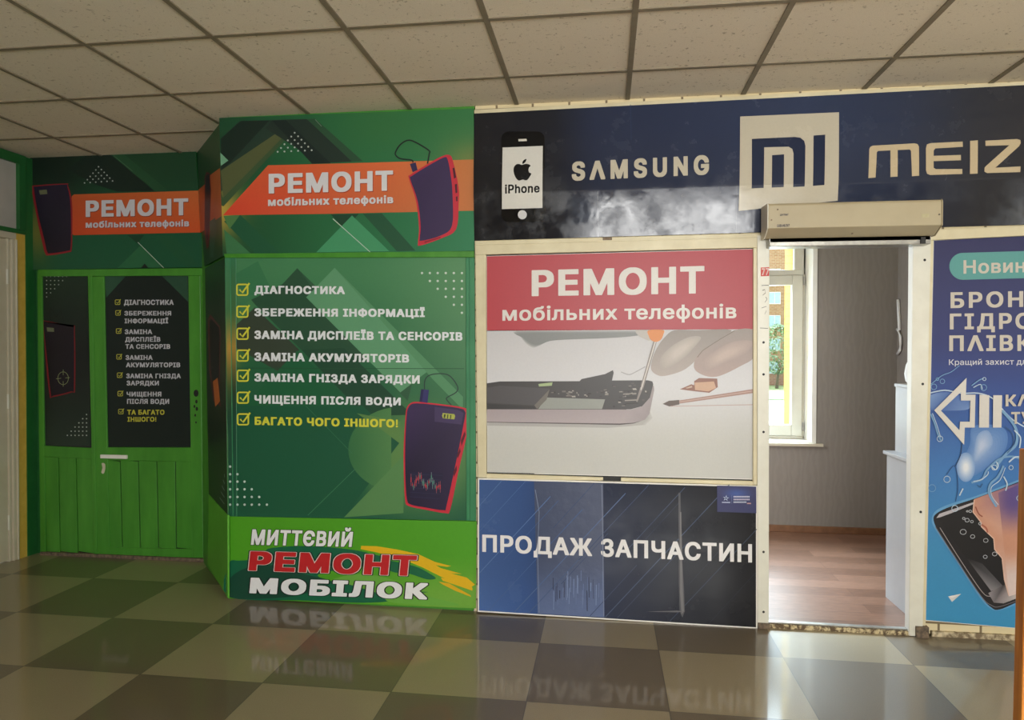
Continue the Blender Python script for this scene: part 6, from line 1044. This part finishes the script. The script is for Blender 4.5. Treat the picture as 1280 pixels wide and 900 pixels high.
art(t, 'phone_screen_panel', FRONT, 11, [(P5((528, 250), (655, 268), (684, 284), (672, 346), (528, 330)), (74, 60, 100)), (P5((572, 284), (634, 290), (638, 300), (634, 318), (572, 312), (568, 298)), (184, 190, 88)), (P5((578, 290), (588, 291), (584, 311), (576, 310)), (70, 80, 50)), (P5((596, 291), (602, 292), (600, 313), (594, 312)), (70, 80, 50)), (P5((612, 293), (618, 294), (616, 315), (610, 314)), (70, 80, 50)),
    (P5((392, 598), (574, 606), (556, 752), (398, 736)), (40, 36, 66))])
rng = random.Random(8); cs = []
for k in range(24):
    x = 402 + 6.8 * k; y = 650 + 18 * math.sin(k * .7) + (30 if k > 14 else 0) * (k - 14) / 10 + rng.uniform(-14, 14); h = rng.uniform(10, 34); red = rng.random() < .5
    cs += [(P5((x, y - h), (x, y + h)), .45, (150, 170, 170) if not red else (176, 96, 104), False), (P5((x, y - h * .4), (x, y + h * .4)), 1.0, (96, 160, 140) if not red else (210, 70, 76), False)]
for k in range(6): cs.append((P5((396, 612 + 24 * k), (570 - 3 * k, 618 + 25 * k)), .3, (62, 60, 92), False))
strokes(t, 'phone_chart', FRONT, 12, cs)
art(t, 'phone_buttons', FRONT, 11, [(P5((668, 432), (690, 380), (694, 400), (672, 462)), (96, 26, 42)), (P5((648, 510), (664, 470), (668, 490), (652, 528)), (96, 26, 42)), (P5((628, 600), (646, 564), (648, 590), (632, 626)), (96, 26, 42))])
strokes(t, 'printed_cable', FRONT, 8, [(curve(P5((474, 160), (476, 110), (500, 82), (560, 73), (610, 86), (650, 140), (644, 172), (596, 200), (594, 214), (618, 242)), 5, False), 1.3, (44, 66, 62), False)])
art(t, 'printed_plug', FRONT, 9, [(P5((456, 156), (498, 160), (490, 230), (446, 224)), (56, 54, 110)), (P5((456, 156), (470, 157), (460, 226), (446, 224)), (40, 38, 84))])

# low board with the shop's big lettering
MQ = [(285.3, 645.5), (595.8, 651.8), (594.8, 760.5), (285.8, 748)]
t = sign('poster', 'lime green low board with red and white lettering at the booth foot', 'poster', FRONT, MQ, M_green, .009, off=.004)
BO = 14
field(t, 'printed_film', FRONT, BO, MQ, 20, 10, lambda x, y: mixc((84, 166, 36), (120, 178, 66), smoothstep(690, 750, y) * smoothstep(420, 560, x)))
N = cr(270, 640, 3.879)
art(t, 'brush_strokes', FRONT, BO + 1, [
    (curve(N((62, 250), (110, 236), (160, 232), (250, 205), (252, 178), (400, 165), (560, 172), (680, 186), (760, 205), (830, 228), (700, 262), (500, 300), (540, 330), (640, 345), (800, 350), (870, 380), (1030, 388), (900, 400), (860, 430), (700, 440), (400, 428), (62, 412)), 4), (24, 104, 72)),
    (curve(N((62, 330), (150, 270), (300, 260), (420, 300), (560, 340), (420, 400), (240, 420), (62, 412)), 4), (26, 76, 58)),
    (curve(N((560, 330), (700, 300), (860, 330), (1000, 400), (1180, 452), (860, 440), (800, 400), (640, 350)), 4), (112, 178, 70)),
    (curve(N((820, 236), (960, 262), (1030, 295), (1066, 322), (1020, 326), (940, 300), (850, 288)), 4), (30, 108, 72)),
    (N((704, 164), (780, 166), (880, 182), (980, 204), (1062, 242), (1140, 262), (1118, 266), (1066, 258), (1090, 272), (1192, 300), (1140, 298), (1216, 318), (1256, 352), (1240, 362), (1246, 376), (1200, 362), (1100, 318), (1000, 268), (900, 226), (780, 196), (702, 180)), (236, 190, 30)),
    (N((1090, 318), (1130, 326), (1240, 372), (1244, 382), (1150, 350), (1100, 334)), (236, 190, 30)), (N((1080, 338), (1130, 346), (1232, 402), (1238, 412), (1160, 382), (1100, 352)), (232, 184, 30))])
WH = (244, 246, 248); BK = (22, 30, 28)
text(t, FRONT, BO + 4, 'МИТТЄВИЙ', (313.5, 681, 661.5), (439.5, 683.7, 664.8), WH, .040, outline=[(.035, BK)], shear=2, name='heading_lettering')
text(t, FRONT, BO + 4, 'РЕМОНТ', (310.5, 713.2, 689), (519, 720.2, 694.5), (200, 40, 44), .062, outline=[(.018, (226, 214, 206)), (.045, BK)], shear=2.5, name='heading_lettering')
text(t, FRONT, BO + 4, 'МОБІЛОК', (311.5, 741.5, 722), (533.5, 749.5, 729), WH, .060, outline=[(.035, BK)], shear=2, name='heading_lettering')

# cut-off corner: header, narrow poster and plain green foot
CQ = [(245.5, 189.5), (274.2, 150.5), (279, 319.8), (255.5, 332.5)]
t = sign('header_sign', 'narrow slanting header piece on the cut-off corner of the green booth', 'sign', CHAM, CQ, M_green_dark, .008)
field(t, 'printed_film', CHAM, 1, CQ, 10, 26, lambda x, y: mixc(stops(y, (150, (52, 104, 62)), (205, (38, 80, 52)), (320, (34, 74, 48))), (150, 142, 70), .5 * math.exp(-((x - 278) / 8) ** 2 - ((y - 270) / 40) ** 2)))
K3 = cr(230, 140, 4.09)
art(t, 'orange_stripe', CHAM, 2, [(K3((74, 398), (110, 368), (135, 322), (184, 286), (194, 530), (150, 560), (104, 604), (84, 618)), [(206, 96, 50), (190, 84, 46), (196, 96, 54), (210, 118, 66), (214, 110, 58), (190, 86, 48), (200, 84, 46), (210, 88, 46)])])
art(t, 'printed_phone', CHAM, 4, [(K3((106, 330), (116, 308), (132, 312), (138, 400), (134, 560), (126, 690), (116, 700), (104, 600)), (110, 30, 44)), (K3((110, 330), (118, 318), (130, 320), (134, 400), (130, 560), (122, 660), (114, 640), (108, 560)), (40, 30, 48)), (K3((130, 560), (160, 540), (166, 600), (150, 740), (134, 745)), (54, 92, 72))])
C2 = [(256, 335.5), (280.8, 322.5), (284.3, 643), (261, 617.5)]
t = sign('poster', 'narrow dark green poster with a drawn phone on the slanting booth corner', 'poster', CHAM, C2, M_green_dark, .008)
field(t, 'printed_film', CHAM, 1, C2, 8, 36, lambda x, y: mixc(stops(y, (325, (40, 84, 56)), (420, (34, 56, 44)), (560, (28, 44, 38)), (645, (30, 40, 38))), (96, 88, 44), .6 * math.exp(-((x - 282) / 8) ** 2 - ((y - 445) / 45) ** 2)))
K4 = cr(230, 340, 4.09)
art(t, 'printed_phone', CHAM, 2, [(K4((122, 240), (134, 216), (184, 276), (188, 320), (182, 640), (190, 690), (150, 660), (128, 500)), (98, 40, 46)), (K4((130, 250), (138, 236), (180, 286), (182, 330), (176, 640), (156, 640), (136, 500)), (32, 26, 34)), (K4((148, 560), (172, 540), (184, 660), (160, 690)), (214, 116, 52))])
strokes(t, 'printed_cable', CHAM, 3, [(curve(K4((160, 240), (152, 130), (160, 70), (172, 50), (182, 100), (176, 190), (184, 270)), 4, False), .5, (30, 40, 36), False)])
K7 = cr(230, 540, 4.09)
strokes(t, 'line_pattern', CHAM, 3, [(K7((182 + 6 * k, 325 - 30 * k + 10), (206 + k * .5, 362 - 34 * k + 6)), .7, (150, 160, 156), False) for k in range(5)])
struct(MB().slab(CHAM, [(261, 618.5), (284.3, 644), (284.6, 747.5), (259.5, 705)], .003, .01).build('corner_foot', paint('lime_paint', rgb(84, 160, 44), rgb(96, 172, 54), .4, 4, .2, 30), bth))

# alcove header
AQ = [(37, 196.5), (244.5, 189.3), (254.5, 333.8), (41, 337.3)]
t = sign('header_sign', 'dim green header sign with orange repair stripe in the recess above the green door', 'sign', ALC, AQ, M_green_dark, .009, off=.004)
AO = 13
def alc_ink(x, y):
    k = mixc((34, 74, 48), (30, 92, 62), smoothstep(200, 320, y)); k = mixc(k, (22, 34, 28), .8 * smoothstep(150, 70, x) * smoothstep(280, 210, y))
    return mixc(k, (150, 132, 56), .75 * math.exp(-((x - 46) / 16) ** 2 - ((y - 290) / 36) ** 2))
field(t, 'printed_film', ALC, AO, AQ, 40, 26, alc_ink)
A7 = cr(20, 180, 4.74)
art(t, 'printed_bands', ALC, AO + 1, [(A7((300, 150), (420, 66), (560, 62), (820, 278), (600, 282), (470, 240)), (26, 44, 36)), (A7((560, 62), (640, 60), (900, 274), (830, 278)), (40, 84, 54)), (A7((600, 735), (740, 600), (870, 730)), (46, 110, 72)), (A7((820, 540), (930, 538), (1080, 720), (1000, 725)), (34, 92, 60)), (A7((660, 540), (760, 538), (720, 590)), (24, 66, 46)), (A7((740, 735), (762, 708), (785, 733)), (18, 32, 26))])
art(t, 'orange_stripe', ALC, AO + 4, [(A7((345, 299), (1080, 276), (1092, 524), (342, 540), (330, 530), (327, 330), (332, 308)), [(206, 96, 48), (214, 112, 58), (222, 92, 46), (216, 80, 42), (214, 80, 42), (204, 90, 46), (204, 94, 48)])])
text(t, ALC, AO + 6, 'РЕМОНТ', (107, 271.3, 250.8), (235.3, 269, 247.8), (218, 218, 226), .052, name='heading_lettering', shadow=(.7, .9, (140, 56, 34)))
text(t, ALC, AO + 6, 'мобільних телефонів', (107, 284.8, 276.5), (236.3, 283, 274.6), (210, 210, 222), .04, shadow=(.4, .6, (140, 60, 36)))
dd = []
for r in range(6):
    for i in range(r + 1): dd.append((123.2 + (i - r / 2) * 7.0, 208.4 + 3.8 * r - (i - r / 2) * .5))
dots(t, ALC, AO + 4, dd, .95, (196, 204, 198))
drawn_phone(t, ALC, AO + 6, curve(A7((92, 258), (110, 246), (295, 234), (308, 246), (332, 340), (334, 520), (330, 625), (312, 642), (200, 660), (172, 648), (150, 560), (120, 420)), 4), curve(A7((106, 264), (120, 252), (288, 240), (304, 254), (322, 345), (326, 520), (322, 618), (306, 632), (206, 648), (184, 636), (164, 550), (132, 420)), 4), (26, 22, 36), (150, 36, 46), (46, 36, 58))
art(t, 'phone_screen_panel', ALC, AO + 9, [(A7((136, 274), (182, 270), (186, 296), (142, 300)), (120, 124, 92))])
strokes(t, 'white_line', ALC, AO + 5, [(A7((722, 582), (876, 735)), .8, (190, 204, 190), False), (A7((575, 66), (690, 160)), .5, (90, 120, 90), False)])

# list on the alcove door
DQ = [(130.4, 345.6), (235.2, 344.8), (239.3, 558.8), (135, 558.6)]
t = sign('poster', 'black green service list on the glass of the green door in the recess', 'poster', ALC, DQ, M_dark, .006, off=-.004)
DO = -10
field(t, 'printed_film', ALC, DO, DQ, 8, 12, lambda x, y: (24, 36, 34))
D2 = cr(100, 330, 3.913)
art(t, 'printed_corners', ALC, DO + 1, [(D2((118, 60), (225, 58), (128, 165)), (48, 86, 66)), (D2((400, 58), (526, 57), (530, 186)), (46, 84, 64))])
for s, x0, x1, yt, yb in (('ДІАГНОСТИКА', 215, 458, 175, 200), ('ЗБЕРЕЖЕННЯ', 217, 446, 230, 252), ('ІНФОРМАЦІЇ', 218, 431, 267, 290), ('ЗАМІНА', 219, 353, 320, 343), ('ДИСПЛЕЇВ', 221, 393, 357, 380), ('ТА СЕНСОРІВ', 222, 441, 392, 415), ('ЗАМІНА', 223, 355, 446, 469), ('АКУМУЛЯТОРІВ', 225, 490, 482, 505), ('ЗАМІНА ГНІЗДА', 226, 493, 536, 559), ('ЗАРЯДКИ', 228, 386, 571, 594), ('ЧИЩЕННЯ', 228, 398, 625, 648), ('ПІСЛЯ ВОДИ', 230, 436, 660, 684)):
    (a, b), (c, d) = D2((x0, yb), (x1, yt)); text(t, ALC, DO + 3, s, (a, b, d), (c, b, d), (206, 206, 214), .045)
for s, x0, x1, yt, yb in (('ТА БАГАТО', 231, 413, 713, 737), ('ІНШОГО!', 232, 373, 748, 771)):
    (a, b), (c, d) = D2((x0, yb), (x1, yt)); text(t, ALC, DO + 3, s, (a, b, d), (c, b, d), (206, 200, 70), .045)
tick_boxes(t, ALC, DO + 3, [D2((x, y))[0] for x, y in ((171, 174), (173, 226), (176, 315), (178, 441), (181, 531), (184, 621), (187, 709))], 6.6, .8, (196, 194, 80))

# side light poster
GQ = [(51.3, 345), (109.2, 344.6), (113.4, 557.4), (55, 556.6)]
t = sign('poster', 'very dark narrow poster with a drawn phone beside the green door', 'poster', ALC, GQ, M_dark, .004, off=-.0005)
field(t, 'printed_film', ALC, 0, GQ, 6, 20, lambda x, y: stops(y, (345, (34, 56, 42)), (440, (26, 32, 32)), (510, (34, 46, 40)), (557, (46, 62, 52))))
G = cr(40, 380, 5)
drawn_phone(t, ALC, 2, curve(G((70, 112), (80, 105), (250, 138), (268, 160), (270, 520), (250, 552), (130, 582), (110, 570), (88, 380)), 3), curve(G((74, 116), (84, 112), (248, 144), (262, 164), (262, 520), (246, 545), (136, 572), (118, 562), (96, 360), (78, 190)), 3), (22, 18, 28), (130, 32, 40), (34, 26, 40))
art(t, 'phone_screen_panel', ALC, 5, [(G((92, 146), (136, 150), (138, 174), (96, 172)), (116, 124, 96))])
strokes(t, 'crosshair_icon', ALC, 6, [(disc(78.9, 472.8, 6.6, 20, 8), .6, (160, 170, 120), True)] + [(G(a, b), .6, (160, 170, 120), False) for a, b in (((195, 410), (195, 445)), ((195, 482), (195, 516)), ((150, 468), (182, 464)), ((208, 462), (236, 460)))])
strokes(t, 'printed_cable', ALC, 4, [(curve(G((120, 108), (112, 60), (120, 30), (134, 50), (150, 80), (165, 60), (180, 50), (200, 110)), 4, False), .5, (22, 28, 26), False)])
dots(t, ALC, 4, [G((221 + 24 * i, 691 + 26 * k))[0] for k in range(6) for i in range(5 - k, 6) if True], .9, (190, 200, 190))
dots(t, ALC, 4, [(58.3 + 5 * i, 345.6 + 5.1 * k) for k in range(6) for i in range(0, 6 - k)], .8, (180, 190, 180))
t2 = None


# ------------------------------------------------------------------ roller shutter over the doorway
x0s, x1s = .801, 1.618
t = thing('roller_shutter', 'long cream roller shutter box above the office doorway', 'shutter', ((x0s + x1s) / 2, 3.764, 2.03))
bevel(MB().profile_x([(3.764, 2.034), (3.695, 2.03), (3.62, 2.07), (3.62, 2.184), (3.628, 2.194), (3.764, 2.20)], x0s + .004, x1s - .004).build('box', M_shutter, t), .004, 3)
for a, b in ((x0s, x0s + .004), (x1s - .004, x1s)):
    MB().profile_x([(3.764, 2.032), (3.694, 2.028), (3.618, 2.069), (3.618, 2.186), (3.627, 2.196), (3.764, 2.202)], a, b).build('end_plate', M_white_metal if a < 1 else M_shutter, t)
SH = Plane((0, 3.62, 0), (0, -1, 0))
LBL = paint('worn_label', rgb(72, 66, 60), rgb(150, 140, 120), .5, 160, a=.4, b=.6); LBL2 = paint('pale_label', rgb(176, 168, 128), rgb(186, 178, 140), .5, 60)
o = MB().slab(SH, [(975, 267.6), (985.5, 266.8), (985.5, 269.2), (975, 270)], .0012, .0012).slab(SH, [(971.3, 280.6), (987, 279.9), (987, 283.2), (971.3, 284)], .0012, .0012).build('worn_label', LBL, t); o['label'] = 'two rubbed dark labels'
MB().slab(SH, [(1152, 267.4), (1161.5, 267), (1161.5, 271.6), (1152, 272)], .0012, .0012).build('pale_label', LBL2, t)
sc = MB()
for x, y in ((972, 262), (964.3, 275), (1065, 292), (1174, 268)):
    P = SH.at(x, y); yy = 3.62
    if y > 290: P = Plane((0, 3.655, 0), (0, -1, 0)).at(x, y); yy = 3.6525
    sc.tube([(P.x, yy - .0025, P.z), (P.x, yy + .002, P.z)], .004, 8)
sc.build('screw', M_rust, t)
MB().box(.83, 1.60, 3.70, 3.715, 2.012, 2.036).build('bottom_bar', M_steel, t)

# ------------------------------------------------------------------ office furniture seen through the doorway
t = thing('counter_desk', 'white laminate counter desk inside the office doorway', 'desk', (1.93, 4.15, .008))
bevel(MB().box(1.645, 1.668, 3.93, 4.335, .008, .852).build('side_panel', M_laminate, t), .002)
bevel(MB().box(1.668, 2.24, 4.30, 4.325, .008, .852).build('back_panel', M_laminate, t), .002)
bevel(MB().box(2.217, 2.24, 3.93, 4.30, .008, .852).build('side_panel', M_laminate, t), .002)
bevel(MB().box(1.628, 2.25, 3.92, 4.35, .852, .872).build('top', M_laminate, t), .003)
t = thing('small_cabinet', 'small white cabinet standing on the counter desk', 'cabinet', (1.9, 4.15, .872))
bevel(MB().box(1.69, 2.1, 3.95, 4.335, .872, 1.25).build('body', M_laminate, t), .002)
bevel(MB().box(1.684, 2.106, 3.945, 4.34, 1.25, 1.268).build('top', M_laminate, t), .002)
MB().box(1.70, 2.09, 3.944, 3.95, .885, 1.24).build('door', M_laminate, t)
# rounded white jug on the cabinet
def lathe(prof, cx, cy, n=24):
    m = MB(); v = []; f = []
    for r, z in prof: v += [(cx + r * math.cos(2 * math.pi * k / n), cy + r * math.sin(2 * math.pi * k / n), z) for k in range(n)]
    for i in range(len(prof) - 1):
        for k in range(n): f.append((i * n + k, i * n + (k + 1) % n, (i + 1) * n + (k + 1) % n, (i + 1) * n + k))
    f += [list(range(n))[::-1], [(len(prof) - 1) * n + k for k in range(n)]]; return m.add(v, f)
t = thing('kettle', 'white rounded kettle on top of the small white cabinet', 'kettle', (1.772, 4.19, 1.268))
lathe([(.065, 1.268), (.082, 1.29), (.088, 1.33), (.08, 1.38), (.062, 1.42), (.05, 1.435)], 1.772, 4.19).build('body', M_plug, t, True)
lathe([(.05, 1.435), (.046, 1.446), (.02, 1.452), (.012, 1.468)], 1.772, 4.19).build('lid', M_plug, t, True)
MB().tube([(1.772, 4.25, 1.40), (1.772, 4.29, 1.40), (1.772, 4.30, 1.36), (1.772, 4.285, 1.31), (1.772, 4.25, 1.30)], .009, 8).build('handle', M_plug, t, True)
# white cable hanging on the office side wall
RW = Plane((XR, 0, 0), (-1, 0, 0))
def rw(x, y): p = RW.at(x, y, .012); return (XR - .012, p.y, p.z)
cyc = 5.748
t = thing('cable', 'white cable with a drooping loop in the far corner of the office', 'cable', (XR - .012, cyc, 1.3))
MB().tube([(XR - .012, cyc + .012, 1.86), (XR - .012, cyc - .02, 1.62)], .013, 8).build('conduit', M_plug, t, True)
MB().tube([(XR - .013, cyc + .02, 1.63), (XR - .014, cyc - .01, 1.615), (XR - .016, cyc - .045, 1.57), (XR - .016, cyc - .055, 1.52), (XR - .015, cyc - .04, 1.47), (XR - .014, cyc + .01, 1.435)], .011, 8).build('loop', M_plug, t, True)

# ------------------------------------------------------------------ varnished wooden stand at the picture's edge
t = thing('wooden_stand', 'orange varnished wooden stand upright at the lower right edge of the corridor', 'stand', (1.2, 1.85, 0))
NEAR = Plane((0, 1.85, 0), (0, -1, 0))
a0, a1 = NEAR.at(1271, 900), NEAR.at(1278.5, 592)
sl = (a1.x - a0.x) / (a1.z - a0.z); xb = a0.x - sl * a0.z
def post(y0, y1, dx=0): 
    m = MB(); v = []
    for z in (0, a1.z + .06):
        x = xb + sl * z + dx; v += [(x, y0, z), (x + .045, y0, z), (x + .045, y1, z), (x, y1, z)]
    return m.add(v, [(0, 3, 2, 1), (4, 5, 6, 7), (0, 1, 5, 4), (1, 2, 6, 5), (2, 3, 7, 6), (3, 0, 4, 7)])
bevel(post(1.83, 1.87).build('upright', M_wood, t), .004); bevel(post(1.83, 1.87, .5).build('upright', M_wood, t), .004)
for z in (.18, .62, 1.12): bevel(MB().box(xb + sl * z + .04, xb + sl * z + .51, 1.838, 1.862, z, z + .07).build('cross_rail', M_wood, t), .004)

# ------------------------------------------------------------------ outside the office window
struct(MB().box(-60, 110, 6.4, 130, -3.2, -3).build('ground', M_road, loc=(0, 0, 0)))
rng = random.Random(2)
struct(MB().box(-40, 100, 66, 93, -3, -2.9).build('lawn', M_grass, loc=(0, 0, 0)))
t = thing('apartment_building', 'orange brick apartment building across the road outside the office window', 'building', (20, 100, -3))
MB().box(2, 38, 95, 107, -3, 16).build('wall', M_brick_ext, t); MB().box(1.5, 38.5, 94.7, 107.3, 16, 16.6).build('roof', M_plaster, t)
M_wpane = paint('pale_window_glass', rgb(168, 190, 200), rgb(196, 214, 222), .15, 2)
for k in range(5):
    z = -1.4 + 3.05 * k
    for x in (18.2, 22.0, 26.0):
        m = MB(); m.box(x - .75, x + .75, 94.9, 95, z - .08, z).box(x - .75, x - .68, 94.93, 95, z, z + 1.5).box(x + .68, x + .75, 94.93, 95, z, z + 1.5).box(x - .75, x + .75, 94.93, 95, z + 1.43, z + 1.5).box(x - .04, x + .04, 94.93, 95, z, z + 1.43)
        wi = m.build('window', M_pvc, t); MB().box(x - .68, x + .68, 94.95, 94.97, z, z + 1.43).build('pane', M_wpane, wi)
MB().box(21.2, 22.1, 94.5, 94.95, 10.0, 10.6).build('air_conditioner', M_pvc, t)
def tree(x, y, h, seed, label):
    r = random.Random(seed); t = thing('tree', label, 'tree', (x, y, -3))
    MB().tube([(x, y, -3), (x + .1, y, -1.6), (x + .35, y, -.4), (x + .2, y, h * .45 - 3)], [.2, .16, .14, .08], 8).build('trunk', M_bark, t, True)
    m = MB()
    for k in range(900):
        a, u = r.uniform(0, 6.283), r.random(); zz = r.uniform(-1, 1); rad = math.sqrt(max(0, 1 - zz * zz)) * (.45 + .55 * u ** .5)
        c = Vector((x + 2.5 * rad * math.cos(a), y + 2.5 * rad * math.sin(a), -3 + h * .62 + h * .38 * zz)); s = r.uniform(.14, .3)
        d1 = Vector((r.uniform(-1, 1), r.uniform(-1, 1), r.uniform(-1, 1))).normalized(); d2 = d1.orthogonal().normalized()
        m.add([c - d1 * s, c + d2 * s * .5, c + d1 * s, c - d2 * s * .5], [(0, 1, 2, 3)])
    m.build('crown', M_leaf, t)
tree(20.0, 85, 7.6, 1, 'green street tree across the road outside the office window')
